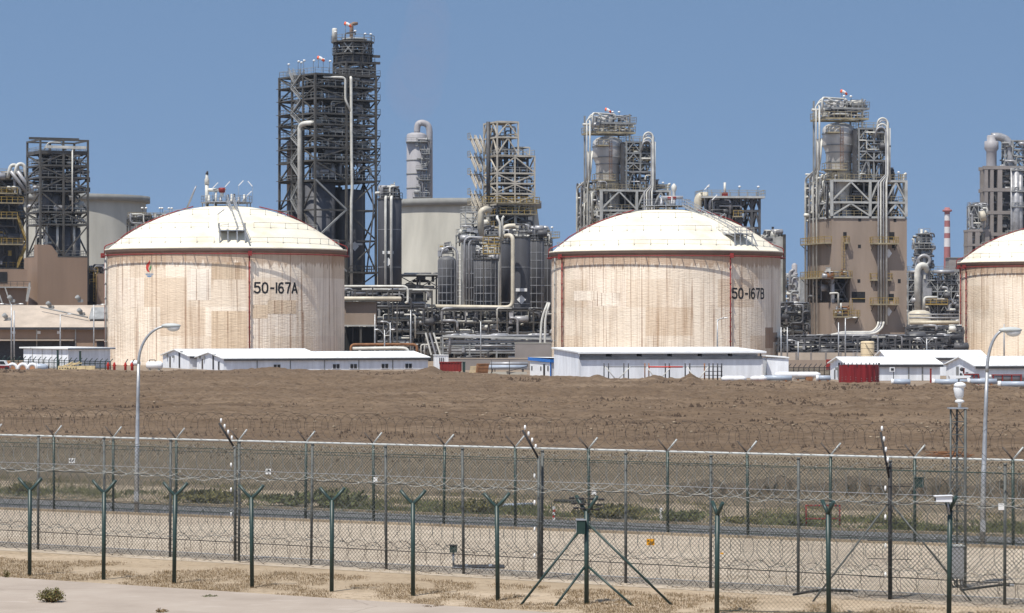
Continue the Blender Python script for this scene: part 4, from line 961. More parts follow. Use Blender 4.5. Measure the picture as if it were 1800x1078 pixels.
def beige_tower():
    f = Fr(874, 600, 20); u, v, z = f.u, f.v, f.z
    T = f.thing('process_tower', 'open beige steel tower with slanting stair pods on its left side', 'process tower', 'steel process towers')
    V = [0, v(861), v(850.5)]
    steel(T, [0, u(911)], V, [z(213), z(240), z(272)], 'steel_beige', 'steel_pale', cw=.3, bw=.32, braces='FL', z0=z(272), deck=True, rails=False, style=1, dm='steel_beige')
    steel(T, [0, u(905), u(940)], V, [z(272.5), z(303), z(321), z(339), z(358)], 'steel_beige', 'steel_pale', cw=.3, bw=.32, braces='FLR', z0=0, rails=True, seed=4, dm='steel_beige')
    steel(T, [0, u(907), u(938)], V, [z(359), z(377), z(398), z(425)], 'steel_grey', 'yellow', cw=.3, bw=.28, braces='F', z0=0, rails=True)
    # stair pods
    for y in (240, 272, 303, 339, 357):
        for k in range(2):
            b = MB(); stair(b, (-.7 - k * 1.2, V[2] - .6, z(y) - 3.2), (-.7 - k * 1.2, V[2] + 3.3, z(y)), (.9, 0, 0), .16, 1.0, .6); b.build('stair', 'steel_beige', T)
        o = MB().box(-2.2, V[2] + 2.6, z(y), .3, V[2] + 4.4, z(y) + .15).build('stair_landing', 'steel_beige', T)
        MB().rail([(-2.2, V[2] + 4.3, z(y) + .15), (-2.2, V[2] + 2.6, z(y) + .15)], 1.2, 1, .08).build('railing', 'yellow_dull', o)
    for X, Y, r, a, b in ((u(881), 2.2, .62, 303, 240), (u(883), 5, .5, 358, 240), (-.5, v(862), .42, 358, 212), (u(901), 4, .5, 358, 246), (u(915), 3, .45, 358, 275), (u(921), 5, .45, 358, 275)):
        MB().tube([(X, Y, z(a)), (X, Y, z(b))], r, 12).build('riser_pipe', 'pipe_dark', T)
    for k, (a, b) in enumerate(((358, 339), (339, 321), (321, 303), (303, 272))):
        clutter(T, .3, u(938), .4, V[2] - .5, z(a) + .2, z(b) - .5, 20, ('pipe_dark', 'pipe_grey'), 90 + k, (.1, .25), .45, (3, 1))
    clutter(T, .3, u(909), .3, V[2] - .5, z(271), z(222), 24, ('pipe_dark', 'pipe_grey', 'steel_beige'), 95, (.1, .22), .45)
    clutter(T, .3, u(936), -.3, V[2], z(424), z(360), 90, ('pipe_dark', 'pipe_grey', 'pipe_white'), 96, (.12, .36), .5, (4, 3, 2))
    MB().box(.3, 4.4, z(420), u(936), 4.6, z(362)).build('dark_depth_panel', 'black', T)  # black panel added for the shade among the pipes
    y = 358; o = MB().box(u(872) - 3.6, -1.6, z(y), u(944), -.16, z(y) + .2).build('walkway', 'yellow_dull', T)
    MB().rail([(u(872) - 3.6, -1.55, z(y) + .2), (u(944), -1.55, z(y) + .2), (u(944), 3, z(y) + .2)], 1.2, 1.4, .11).build('railing', 'yellow', o)
    y = 377; o = MB().box(u(876), -1.2, z(y), u(940), -.16, z(y) + .2).build('walkway', 'yellow_dull', T)
    MB().rail([(u(876), -1.15, z(y) + .2), (u(940), -1.15, z(y) + .2)], 1.2, 1.4, .11).build('railing', 'yellow', o)
    # pipe bridge frame to the right of the upper block
    steel(T, [u(912) + .2, u(934)], [1, 5], [z(257), z(272)], 'steel_beige', cw=.22, bw=.22, z0=z(272), rails=False, braces='FB', dm='steel_beige')
beige_tower()

def vessel_tower(px0, D, label, seed):
    """bulged pale vessel on a braced frame above a clad building, laid out on the right hand tower of the pair"""
    f0 = Fr(1462, 600, 18); u, v, z = f0.u, f0.v, f0.z      # design coordinates (metres)
    T = thing('vessel_tower', label, 'process tower', ((px0 - 900) * D / F, D, 0), R(18) + math.atan((900 - px0) / F), 'twin pale vessel towers')
    W, L = u(1594), v(1418)
    U = [0, u(1529), u(1557), W - .2]; V = [0, L * .5, L]
    steel(T, U, V, [z(316), z(354), z(380)], 'steel_pale', 'yellow_dull', cw=.55, bw=.42, z0=z(380), style=1, seed=seed)
    vx, vy = u(1474) + 1.75, 5.2; s = .12; ru, rl = 29 * s, 22.8 * s
    pr = [(rl, z(380)), (rl, z(266)), (ru, z(253)), (ru, z(226))] + [(ru * math.cos(a), z(226) + 14 * s * math.sin(a)) for a in [math.pi / 2 * i / 8 for i in range(1, 8)]] + [(.01, z(212))]
    vs_ = MB().lathe(pr, vx, vy, 40).build('vessel', 'vessel', T)
    for y, r in ((233, ru), (253, ru), (266, rl), (283, rl), (297, rl), (310, rl)):
        MB().lathe([(r + .01, z(y) - .12), (r + .16, z(y) - .1), (r + .16, z(y) + .1), (r + .01, z(y) + .12)], vx, vy, 40, flat=True).build('band', 'steel_grey', vs_)
    MB().lathe([(1.5, z(186)), (1.5, z(178)), (1.2, z(174.5)), (.6, z(172.5)), (.01, z(172))], vx - .3, vy, 20).build('head_drum', 'vessel', T)
    MB().lathe([(1.9, z(205)), (1.9, z(187))], vx - .3, vy, 18).build('drum', 'pipe_dark', T)
    # frame columns round the vessel
    F4 = [(vx - 4.3, vy - 4.0), (vx + 3.9, vy - 4.0), (vx + 3.9, vy + 4.0), (vx - 4.3, vy + 4.0)]
    for (a, b) in F4[1:]: MB().beam((a, b, z(316)), (a, b, z(172)), .34).build('column', 'steel_grey', T)
    for y, x0, x1, mm in ((206, -5.0, 5.2, 'yellow_dull'), (188, -3.2, 5.4, 'steel_grey')):
        zz = z(y); d = MB()
        d.box(vx + x0, vy - 4.4, zz - .4, vx + x1, vy - 4.2, zz); d.box(vx + x0, vy + 4.0, zz - .4, vx + x1, vy + 4.2, zz)
        for X in (vx + x0 + .1, vx + x1 - .1): d.beam((X, vy - 4.19, zz - .2), (X, vy + 3.99, zz - .2), .2, .4)
        d.grate(vx + x0, vy - 4.19, vx + x1, vy - 2.2, zz - .12, zz - .02, .55, .14); d.grate(vx + x0, vy + 1.6, vx + x1, vy + 3.99, zz - .12, zz - .02, .55, .14)
        o = d.build('ring_platform', mm, T)
        MB().rail([(vx + x0, vy - 4.35, zz), (vx + x1, vy - 4.35, zz), (vx + x1, vy + 4.15, zz), (vx + x0, vy + 4.15, zz)], 1.25, 1.3, .09, True, True).build('railing', mm, o)
    for (p, q) in ((0, 1), (1, 2), (3, 2)):
        for ya, yb in ((204, 188), (188, 174)):
            MB().beam((*F4[p], z(ya)), (*F4[q], z(yb)), .2).build('brace', 'steel_pale', T)
    clutter(T, vx - 4, vx + 5, vy - 4, vy + 3, z(204), z(189), 34, ('pipe_white', 'pipe_dark', 'pipe_grey'), seed + 1, (.1, .26), .5)
    clutter(T, vx - 3, vx + 5, vy - 4, vy + 3, z(187), z(174), 20, ('pipe_grey', 'pipe_white', 'pipe_dark'), seed + 2, (.1, .22), .5)
    # small platforms and ladder on the vessel
    for y, x0, x1, m_ in ((231, -3.7, -1.2, 'yellow_dull'), (297, -4.6, .4, 'yellow_dull'), (300, 2.4, 4.6, 'steel_grey'), (314, -4, 1, 'yellow_dull')):
        o = MB().box(vx + x0, vy - ru - 1.0, z(y) - .25, vx + x1, vy - rl * .7, z(y)).build('vessel_platform', m_, T)
        MB().rail([(vx + x0, vy - rl, z(y)), (vx + x0, vy - ru - .95, z(y)), (vx + x1, vy - ru - .95, z(y)), (vx + x1, vy - rl, z(y))], 1.2, 1.2, .1).build('railing', m_, o)
    cage_ladder(T, vx - .55, vy - ru - .2, z(298), z(222), 'rust')
    for k in range(9): MB().rail([(vx + 3.3, vy - 3.2, z(300 - k * 10)), (vx + 4.6, vy - 3.2, z(300 - k * 10))], .9, 1.3, .08).build('railing', 'steel_dark', T)
    # gooseneck pipes at the top left, risers down the left face
    tops = ((1434, 194, 5.5, .16), (1440, 188, 4.0, .2))
    for k, (px, y, dx, r) in enumerate(tops):
        X = u(px); zz = z(y)
        pts = [(X, -.3 + k * .1, z(300)), (X, -.3 + k * .1, zz)] + [(X + 1.9 - 1.9 * math.cos(a), .3 + k, zz + 1.9 * math.sin(a)) for a in [math.pi * i / 10 for i in range(1, 8)]] + [(vx - .5, vy - 2, zz + .6 + .4 * k)]
        MB().tube(pts, r, 10).build('gooseneck_pipe', 'pipe_white', T)
    MB().pipe([(u(1446), .2, z(200)), (u(1446), .2, z(172)), (vx, vy - 1, z(171)), (vx + 1.5, vy - 1, z(171)), (vx + 1.5, vy - 1, z(182))], .24, .7, 8).build('pipe', 'pipe_white', T)
    MB().tube([(u(1427), 0, z(194)), (u(1442), 0, z(194))], .3, 8).build('pipe', 'pipe_white', T)
    for k, px in enumerate((1420.5, 1428.5, 1435, 1441)):
        Y = v(px); X = -.7
        top = 300 - 2 * k; rr = (.24, .17, .2, .2)[k]
        MB().pipe([(X, Y, z(598)), (X, Y, z(308)), (X + .3, v(1438 + 2 * k), z(top - 6)), (X + .5, v(1438 + 3 * k), z(240))], rr, 1.2, 8).build('riser_pipe', 'pipe_white' if k != 1 else 'pipe_grey', T)
    clutter(T, -.6, 1.5, .4, L - .5, z(384), z(300), 60, ('pipe_white', 'pipe_grey', 'pipe_dark'), seed + 3, (.1, .32), .75, (3, 2, 2))
    clutter(T, 1, W - 1, .6, 7, z(379), z(318), 70, ('pipe_dark', 'pipe_grey', 'pipe_white'), seed + 4, (.1, .3), .4, (4, 2, 1))
    MB().box(.8, 7.6, z(379), W - .8, 7.9, z(322)).build('dark_depth_panel', 'black', T)  # black panel added to darken the depth of the frame
    # second frame on the right
    x0, x1 = u(1511), u(1564)
    steel(T, [x0, (x0 + x1) / 2, x1], [.6, 6], [z(224), z(245), z(264), z(280), z(316)], 'steel_grey', 'yellow_dull', cw=.34, bw=.3, z0=z(316), style=1, seed=seed)
    MB().box(u(1532), 2, z(281), u(1549), 5.6, z(267)).build('equipment_house', 'pipe_dark', T)
    clutter(T, x0, x1, 0, 5, z(262), z(226), 34, ('pipe_white', 'pipe_grey', 'pipe_dark'), seed + 5, (.1, .26), .5)
    clutter(T, x0, x1, 0, 5, z(315), z(283), 26, ('pipe_white', 'pipe_grey', 'pipe_dark'), seed + 6, (.1, .28), .8)
    MB().box(x0 - .9, .7, z(316), x0 - .3, 2.4, z(228)).build('cable_duct', 'pipe_dark', T)
    for k, px in enumerate((1541.8, 1546.2, 1550.8, 1556)):
        X = u(px); r = (.2, .18, .17, .22)[k]; yt = (232, 226, 220, 216)[k]
        o = (1.8, 1.5, 1.2, .4)[k]
        pts = [(X, -.75, z(571)), (X, -.75, z(320))] + [(X + o, -.4, z(306)), (X + o, -.4, z(yt))] + [(X + o - 1.1 + 1.1 * math.cos(a), -.3, z(yt) + 1.1 * math.sin(a)) for a in [math.pi * i / 8 for i in range(1, 8)]] + [(X + o - 2.2, .6, z(yt) - 1.5)]
        MB().tube(pts, r, 9).build('riser_pipe', 'pipe_white' if k % 2 else 'pipe_grey', T)
    MB().tube([(u(1563), -.1, z(224)), (u(1563), -.1, z(316))], .26, 8).build('riser_pipe', 'pipe_white', T)
    o = MB().box(u(1566), 1, z(317), W + .2, 6, z(315)).build('side_platform', 'yellow_dull', T)
    MB().rail([(u(1566), 1, z(315)), (W + .2, 1, z(315)), (W + .2, 6, z(315))], 1.25, 1.4, .09).build('railing', 'yellow_dull', o)
    MB().pipe([(W - .3, 1.2, z(380)), (W - .3, 1.2, z(306)), (W + .3, 1.2, z(303))], .26, .5, 8).build('vent_stack', 'pipe_white', T)
    clutter(T, u(1565), u(1574), .8, 4, z(315), z(296), 14, ('pipe_dark', 'pipe_grey'), seed + 8, (.15, .3), .4)
    for px in (1487, 1499, 1583): lb, b = MB(), MB(); flood(b, lb, (u(px), vy - 4, z(186 if px < 1550 else 314)), 2.0 if px < 1550 else 1.4); q = b.build('light_mast', 'steel_dark', T); lb.build('lamp', 'lamp_white', q)
    # clad building
    bl = MB(); zt = z(380.5) - .42
    zA, zB = z(532), z(489)                       # open bay at the near left corner
    bl.box(0, 0, 0, W, L, zA); bl.box(u(1494) + .002, 0, zA + .002, W, L, zB); bl.box(0, 0, zB + .002, W, L, zt)
    bl.box(0, L - .3, zA, u(1494), L - .003, zB)
    B = bl.build('cladding', 'brown_clad2', T)
    MB().box(.8, 3.5, zA, u(1494), 3.8, zB).build('dark_inner_backing', 'black', T)  # black sheet that paints the shade inside the open bay
    MB().box(-.03, -.03, zt - .002, W + .03, .2, zt + .12).build('coping', 'steel_grey', T)
    for X in (.3,):
        MB().box(X - .28, .05, zA, X + .3, .6, zB).build('column', 'pipe_grey', T)
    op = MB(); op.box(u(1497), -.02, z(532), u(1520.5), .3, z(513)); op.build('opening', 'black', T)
    MB().beam((u(1497), -.05, z(525)), (u(1520), -.05, z(525)), .14).build('railing', 'yellow', T)
    MB().beam((u(1469), .5, zA + .2), (u(1492), .5, zB - .2), .25).build('brace', 'pipe_dark', T); MB().beam((u(1469), .5, zB - .2), (u(1492), .5, zA + .2), .25).build('brace', 'pipe_dark', T)
    clutter(T, .3, u(1492), 1.2, 3, zA + .2, zB - .2, 14, ('pipe_dark', 'pipe_grey'), seed + 9, (.1, .25), .5)
    clutter(T, .1, .9, .8, L - .5, zA + .2, zB - .2, 20, ('pipe_white', 'pipe_grey', 'pipe_dark'), seed + 10, (.08, .16), .7, (1, 2, 4))
    for px, y, w_, h_ in ((1511, 386, 5, 6), (1573, 386, 5, 7), (1510.5, 433, 5, 6), (1509.5, 494, 5, 6), (1580.5, 494, 5, 7), (1485, 412.5, 6, 9), (1567.5, 414.5, 9, 14), (1566.5, 523, 9, 13), (1480, 545, 6, 12), (1570, 433, 5, 6)):
        a = s / math.cos(f0.a)
        MB().box(u(px) - w_ * a / 2, -.03, z(y + h_ / 2), u(px) + w_ * a / 2, .2, z(y - h_ / 2)).build('window', 'black', T)
    def plat(x0, x1, y, d, m_='yellow', side=False):
        zz = z(y); b = MB()
        if side: b.box(-d, x0, zz - .3, -.01, x1, zz)
        else: b.box(x0, -d, zz - .3, x1, -.01, zz)
        o = b.build('platform', 'yellow_dull', T)
        pts = [(-.02, x0, zz), (-d + .05, x0, zz), (-d + .05, x1, zz), (-.02, x1, zz)] if side else [(x0, -.02, zz), (x0, -d + .05, zz), (x1, -d + .05, zz), (x1, -.02, zz)]
        MB().rail(pts, 1.25, 1.2, .1).build('railing', m_, o)
        for t_ in (x0 + .3, x1 - .3):
            (MB().beam((-d + .2, t_, zz - .3), (-.02, t_, zz - 1.5), .14) if side else MB().beam((t_, -d + .2, zz - .3), (t_, -.02, zz - 1.5), .14)).build('bracket', 'steel_dark', o)
    plat(u(1529), u(1574), 427, 2.0); plat(u(1529), u(1574), 534, 2.1); plat(u(1465), u(1506), 556, 2.1); plat(.02, u(1494), 487, 1.5)
    plat(.02, L, 426, 1.6, side=True); plat(.02, L, 487, 1.6, side=True); plat(u(1529), u(1541), 491, .8); plat(u(1557.5), u(1566), 491, .8)
    cage_ladder(T, u(1481), -.5, z(486), z(415), 'yellow'); cage_ladder(T, u(1494), -.6, z(552), z(528), 'yellow')
    plat(u(1483), u(1490), 426, 1.2)
    # sweep of pipes along the foot
    for k in range(3):
        X = u(1541.8 + 4.6 * k)
        MB().pipe([(X, -.8, z(566)), (X - .3, -1.0, z(575)), (X - 1.5 - k * .3, -1.2 - .3 * k, z(584 + 1.5 * k)), (u(1470 - 6 * k), -1.2 - .3 * k, z(584 + 1.5 * k)), (u(1444 - 8 * k), -1.6, z(603))], .24, 1.6, 8).build('sweep_pipe', 'pipe_white' if k != 1 else 'pipe_grey', T)
    MB().pipe([(u(1457), -.6, z(516)), (u(1472), -.6, z(515)), (u(1472), -.6, z(546))], .2, .5, 8).build('pipe', 'pipe_white', T)
    MB().pipe([(u(1475), -1.2, z(546)), (u(1475), -1.2, z(533))], .2, .5, 8).build('pipe', 'pipe_white', T)
    clutter(T, u(1467), u(1490), -1.2, -.4, z(551), z(540), 8, ('pipe_grey', 'rust'), seed + 12, (.1, .2), .4)
    clutter(T, u(1446), u(1490), -1.2, -.4, z(486), z(478), 10, ('pipe_grey', 'rust', 'pipe_white'), seed + 13, (.1, .2), .4)
    for y in (445, 548):
        for q, yy in ((0, y), (-1.5, y)):
            pass
        X = u(1562); MB().prism([(X, -.06, z(y) - 1), (X + .7, -.06, z(y)), (X, -.06, z(y) + 1), (X - .7, -.06, z(y))], (0, .05, 0)).build('hazard_diamond', 'sign_white', T)
    return T
vessel_tower(1462, 600, 'pale bulged vessel tower on the taupe clad building, fully in view at the right', 200)
vessel_tower(1057, 645, 'pale bulged vessel tower rising behind the left shoulder of the middle dome', 300)
windsock(None, 'orange and white windsock on the vessel tower behind the middle dome', 1065, 192, 650, 2.2)
windsock(None, 'orange and white windsock on the vessel tower over the taupe clad building', 1479, 160, 605, 2.2)

def dark_rack():
    f = Fr(1240, 610, 10); u, v, z = f.u, f.v, f.z
    T = f.thing('process_tower', 'short black steel frame with a flat railed deck behind the middle dome', 'process tower', 'steel process towers')
    U = [0, u(1262), u(1282), u(1302), u(1321), u(1335)]
    steel(T, U, [0, 7], [z(345), z(369), z(399), z(430)], 'pipe_dark', 'steel_pale', cw=.5, bw=.42, z0=0, style=1, rails=False)
    o = MB().box(u(1233), -1.2, z(348.5), u(1343), 8, z(345)).build('roof_deck', 'steel_pale', T)
    MB().rail([(u(1233), -1.15, z(345)), (u(1343), -1.15, z(345)), (u(1343), 8, z(345)), (u(1233), 8, z(345))], 1.25, 2.0, .09, True, True).build('railing', 'yellow_dull', o)
    MB().pipe([(u(1229.5), 1.5, z(420)), (u(1229.5), 1.5, z(352)), (u(1232), 1.5, z(346)), (u(1238), 1.5, z(344.5)), (u(1246), 1.5, z(344.5))], .95, 1.6, 14).build('duct', 'pipe_cream', T)
    for X, r, a, b in ((u(1253), 1.0, 430, 352), (u(1268), 1.3, 430, 350), (u(1284), 1.7, 430, 355), (u(1297), .9, 430, 352)):
        MB().tube([(X, 3, z(a)), (X, 3, z(b))], r, 14).build('vessel', 'pipe_dark', T)
    clutter(T, .3, u(1302), -.4, 5, z(400), z(350), 60, ('pipe_dark', 'pipe_grey', 'pipe_white'), 111, (.12, .34), .6, (5, 2, 1))
    o = MB().box(u(1287), -1.4, z(382), u(1304), -.3, z(380)).build('platform', 'yellow_dull', T); MB().rail([(u(1287), -1.35, z(380)), (u(1304), -1.35, z(380))], 1.2, 1, .1).build('railing', 'yellow', o)
    MB().tube([(u(1277), 2, z(345)), (u(1277), 2, z(320))], .26, 8).build('vent_stack', 'pipe_white', T); MB().box(u(1273), 1, z(344.8), u(1281), 3, z(338)).build('vent_base', 'red', T)
    for px in (1243, 1298, 1331): lb, b = MB(), MB(); flood(b, lb, (u(px), -.8, z(345)), 1.9, .2); q = b.build('light_mast', 'steel_dark', T); lb.build('lamp', 'lamp_white', q)
dark_rack()

def right_gap():
    # pale block and columns between the middle storage tank and the taupe building
    f = Fr(1345, 640, 12); u, v, z = f.u, f.v, f.z
    T = f.thing('clad_building', 'narrow pale grey block with rooftop pipes right behind the middle dome', 'building')
    MB().box(u(1352), 0, 0, u(1376), 6, z(416)).build('wall', 'steel_pale', T)
    MB().box(u(1376) + .01, -.2, 0, u(1381), 6, z(412)).build('corner_column', 'steel_dark', T)
    clutter(T, u(1348), u(1375), 0, 4, z(416), z(405), 26, seed=120, r=(.1, .25))
    clutter(T, u(1338), u(1352), 0, 4, z(440), z(414), 18, seed=121, r=(.1, .25), mats=('pipe_white', 'pipe_grey', 'pipe_dark'))
    T = thing('column_group', 'two pale grey slender columns with looping pipes beyond the middle storage tank', 'column', ((1395 - 900) * .15, 750, 0)); x = lambda p: (p - 1395) * .15; z3 = lambda y: H - (y - YH) * .15
    for px, y, r in ((1396.5, 466, .75), (1390, 480, .6)):
        MB().tube([(x(px), 0, 0), (x(px), 0, z3(y)), (x(px), 0, z3(y) + .5)], [r, r, r * .4], 14).build('shell', 'vessel_far', T)
    MB().pipe([(x(1388), -.5, z3(530)), (x(1388), -.5, z3(478)), (x(1396), -.5, z3(474))], .4, 1, 10).build('pipe', 'pipe_grey', T)
    clutter(T, x(1378), x(1402), -1, 2, z3(545), z3(482), 50, ('pipe_grey', 'steel_grey', 'pipe_white'), 122, (.12, .35), .5)
    T = thing('clad_building', 'pale blue grey far building seen through the gap left of the taupe building', 'building', ((1409 - 900) * .24, 1200, 0)); x = lambda p: (p - 1409) * .24; z4 = lambda y: H - (y - YH) * .24
    MB().box(x(1398), 0, 0, x(1407), 12, z4(490)).build('wall', 'steel_pale', T); MB().box(x(1407) + .1, 0, 0, x(1424), 12, z4(486)).build('roof_block', 'steel_grey', T)
    MB().prism([(x(1396), -1, 0), (x(1422), -1, 0), (x(1400), -1, z4(510))], (0, .8, 0)).build('lean_to', 'steel_pale', T)
right_gap()

def right_units():
    D = 740; s = D / F; z = lambda y: H - (y - YH) * s; x = lambda p: (p - 1624) * s
    T = thing('process_unit', 'spiky pale process unit with a tall white arch pipe right of the taupe building', 'process unit', ((1624 - 900) * s, D, 0), 0, 'distant process units')
    MB().tube([(x(1624), 2, 0), (x(1624), 2, z(452)), (x(1624), 2, z(440)), (x(1624), 2, z(415))], [2.2, 2.2, 1.4, 1.4], 16).build('vessel', 'pipe_grey', T)
    for px, y, r in ((1621, 403, .36), (1628, 405, .36), (1616, 416, .25), (1634, 418, .3)): MB().tube([(x(px), 1, z(440)), (x(px), 1, z(y))], r, 8).build('vent_stack', 'pipe_white', T)
    for y, w_ in ((412, 10), (428, 13), (438, 17)):
        o = MB().box(x(1624 - w_), -.8, z(y), x(1624 + w_), 4, z(y) + .25).build('platform', 'steel_grey', T)
        MB().rail([(x(1624 - w_), -.75, z(y) + .2), (x(1624 + w_), -.75, z(y) + .2)], 1.2, 1.2, .12).build('railing', 'steel_grey', o)
    for sg in (-1, 1): MB().beam((x(1624 + sg * 16), 0, z(438)), (x(1624 + sg * 7), 1, z(452)), .5).build('brace', 'pipe_white', T)
    MB().pipe([(x(1612), -.6, z(545)), (x(1612), -.6, z(476)), (x(1617), -.6, z(466)), (x(1627), -.6, z(468)), (x(1629), 1, z(480))], .85, 2.6, 14).build('arch_pipe', 'pipe_white', T)
    MB().tube([(x(1624 + 10 * math.cos(a)), -.4, z(458) + 8.5 * s * math.sin(a)) for a in [2 * math.pi * i / 24 for i in range(24)]], .45, 10, closed=True).build('loop_pipe', 'pipe_grey', T)
    clutter(T, x(1606), x(1642), -.4, 5, z(470), z(410), 70, ('pipe_grey', 'pipe_white', 'pipe_dark'), 130, (.12, .36), .55)
    T = thing('process_unit', 'low tangle of grey frames and pipes between the arch pipe and the right storage tank', 'process unit', ((1650 - 900) * s, D, 0), 0, 'distant process units'); x = lambda p: (p - 1650) * s
    steel(T, [x(1596), x(1622), x(1648), x(1672), x(1690)], [0, 8], [z(y) for y in (476, 492, 512, 535, 560)], 'steel_grey', 'steel_grey', cw=.3, bw=.26, z0=0, seed=5, style=1)
    for q in range(2):
        clutter(T, x(1597), x(1690), -.8, 6, z(575), z(478), 95, ('pipe_grey', 'pipe_dark', 'pipe_white'), 131 + q, (.12, .42), .45, (4, 4, 2))
    MB().box(x(1597), 7, 0, x(1690), 7.3, z(498)).build('dark_depth_backing', 'black', T)  # added black sheet, painted depth behind the pipe tangle
    MB().tube([(x(1640), -1, z(478)), (x(1676), -1, z(478))], .5, 12).build('header_pipe', 'pipe_grey', T)
    MB().box(x(1622), -.6, z(528), x(1637), -.2, z(506)).build('panel', 'pipe_grey', T)
    MB().pipe([(x(1623), -1.6, z(546)), (x(1623), -1.6, z(523)), (x(1646), -1.6, z(523))], .35, .9, 8).build('pipe', 'pipe_white', T)
    o = MB().box(x(1624), -1.8, z(536), x(1664), -.9, z(534)).build('walkway', 'yellow', T); MB().rail([(x(1624), -1.75, z(534)), (x(1664), -1.75, z(534))], 1.2, 1.4, .12).build('railing', 'yellow', o)
    D = 650; s = D / F; x = lambda p: (p - 1640) * s; z = lambda y: H - (y - YH) * s
    T = thing('drum', 'cream domed drum lying low beside the taupe building', 'drum', ((1616 - 900) * s, D, 0))
    MB().lathe([(2.6, z(575)), (2.6, z(551)), (2.2, z(548)), (1.2, z(545.5)), (.01, z(545))], 0, 0, 24).build('shell', 'pipe_cream', T)
    T = thing('header_pipe', 'long cream header pipe running level from the taupe building to the right tank', 'pipe', ((1640 - 900) * s, D - 6, 0))
    for y, r, m_ in ((567.5, .5, 'pipe_cream'), (559, .2, 'pipe_grey'), (553, .14, 'pipe_grey')): MB().tube([(x(1592), 0, z(y)), (x(1692), 0, z(y))], r, 12).build('pipe', m_, T)
    for px in (1600, 1640, 1680): MB().beam((x(px), 0, 0), (x(px), 0, z(570)), .4).build('support', 'steel_dark', T)
    # striped chimney
    D = 1400; s = D / F; z = lambda y: H - (y - YH) * s
    T = thing('chimney', 'slender chimney with faded red and white hoops, far off', 'chimney', ((1665 - 900) * s, D, 0))
    ys = [472, 434, 419, 410, 399, 388, 377, 373]; ms = ['chim_red', 'chim_white', 'chim_red', 'chim_white', 'chim_red', 'chim_white', 'chim_red']
    r0, r1 = 6.2 * s, 4.6 * s; rr = lambda y: r1 + (r0 - r1) * (y - 365) / 107
    for a, b, m_ in zip(ys, ys[1:], ms): MB().lathe([(rr(a), z(a)), (rr(b), z(b))], n=24).build('hoop', m_, T)
    MB().lathe([(rr(373), z(373)), (rr(373) + 1.0, z(372)), (rr(373) + 1.0, z(369)), (rr(369), z(368)), (rr(365), z(365)), (.01, z(365.5))], n=24).build('cap', 'chim_red', T)
    MB().lathe([(r0 * 1.05, 0), (rr(470), z(470))], n=24).build('shaft', 'concrete_far', T)
    T = thing('plant_block', 'flat topped grey block at the foot of the striped chimney', 'building', ((1672 - 900) * s, D - 30, 0)); x = lambda p: (p - 1672) * s
    MB().box(x(1652), 0, 0, x(1700), 12, z(456)).build('wall', 'concrete_far', T); MB().box(x(1652) - .4, -.4, z(456) + .01, x(1700) + .4, 12.4, z(455)).build('parapet', 'concrete_dark', T)
    clutter(T, x(1683), x(1692), 1, 6, z(455), z(448), 7, ('pipe_white', 'pipe_grey'), 140, (.4, .8), .6)
    # hazy concrete framed tower
    D = 1050; s = D / F; z = lambda y: H - (y - YH) * s
    T = thing('concrete_tower', 'hazy concrete framed tower with a drum on top beyond the right storage tank', 'tower', ((1729 - 900) * s, D, R(0)), 0); x = lambda p: (p - 1729) * s
    X = [x(p) for p in (1733, 1743, 1757, 1780, 1806)]; V = [0, 9]
    for i, a in enumerate(X):
        for b in V: w_ = .62 if i != 2 else .85; MB().box(a - w_, b - 1.0, 0, a + w_, b + 1.0, z(292)).build('column', 'concrete_far', T)
    for y in (295, 334, 374, 412, 450):
        b = MB()
        for vv in V: b.box(X[0] - 1.1, vv - 1.1, z(y + 3), X[-1] + 1.1, vv + 1.1, z(y - 3))
        b.box(X[0], 1.12, z(y), X[-1], 7.88, z(y - 1.5)); b.build('floor', 'concrete_far', T)
    MB().box(X[1] + 1.2, 5, z(450), X[-1], 5.3, z(300)).build('dark_inner_backing', 'silo_dark', T)  # dark sheet added so bays between columns read as shaded depth
    for k, (a, b) in enumerate(((334, 295), (374, 334), (412, 374))): clutter(T, X[0] + 1, X[-1] - 1, 1.4, 4.6, z(a - 4), z(b + 5), 18, ('pipe_dark', 'pipe_grey', 'pipe_white'), 150 + k, (.15, .5), .6)
    cx = x(1750)
    MB().lathe([(1.9, z(292)), (1.9, z(266)), (2.6, z(261)), (2.6, z(248)), (1.7, z(246.5)), (1.7, z(239)), (1.4, z(237)), (.01, z(237))], cx - 1.0, 3, 24).build('head_drum', 'vessel_far', T)
    MB().pipe([(cx - 1, 3, z(240)), (cx + 1.5, 3, z(239)), (cx + 5.4, 3, z(246)), (cx + 6, 3, z(275)), (cx + 6, 3, z(300))], 1.5, 4, 14).build('duct', 'pipe_grey', T)
    steel(T, [x(1768), x(1782), x(1806)], [2, 8], [z(246), z(262), z(280), z(295)], 'steel_grey', cw=.5, bw=.45, z0=z(295), style=1, rails=False)
    clutter(T, x(1762), x(1804), 0, 6, z(330), z(250), 46, ('pipe_grey', 'steel_grey', 'pipe_white'), 160, (.2, .5), .5)
    for px, r in ((1785, 1.5), (1792, 1.0), (1777, .5)): MB().tube([(x(px), -1.6, z(470)), (x(px), -1.6, z(296))], r, 12).build('riser_pipe', 'pipe_grey', T)
    for y in (301, 338, 365): 
        o = MB().box(x(1776), -3.2, z(y), x(1806), -1.2, z(y) + .4).build('platform', 'steel_grey', T); MB().rail([(x(1776), -3.1, z(y) + .4), (x(1806), -3.1, z(y) + .4)], 1.3, 2, .16).build('railing', 'steel_grey', o)
    T = thing('framed_unit', 'lower hazy concrete frame crowded with pipes left of the concrete framed tower', 'process unit', ((1711 - 900) * s, D - 10, 0), 0, 'distant process units'); x = lambda p: (p - 1711) * s
    Xs = [x(1697), x(1710), x(1727)]
    for a in Xs:
        for b in (0, 8): MB().box(a - .8, b - .8, 0, a + .8, b + .8, z(405)).build('column', 'concrete_far', T)
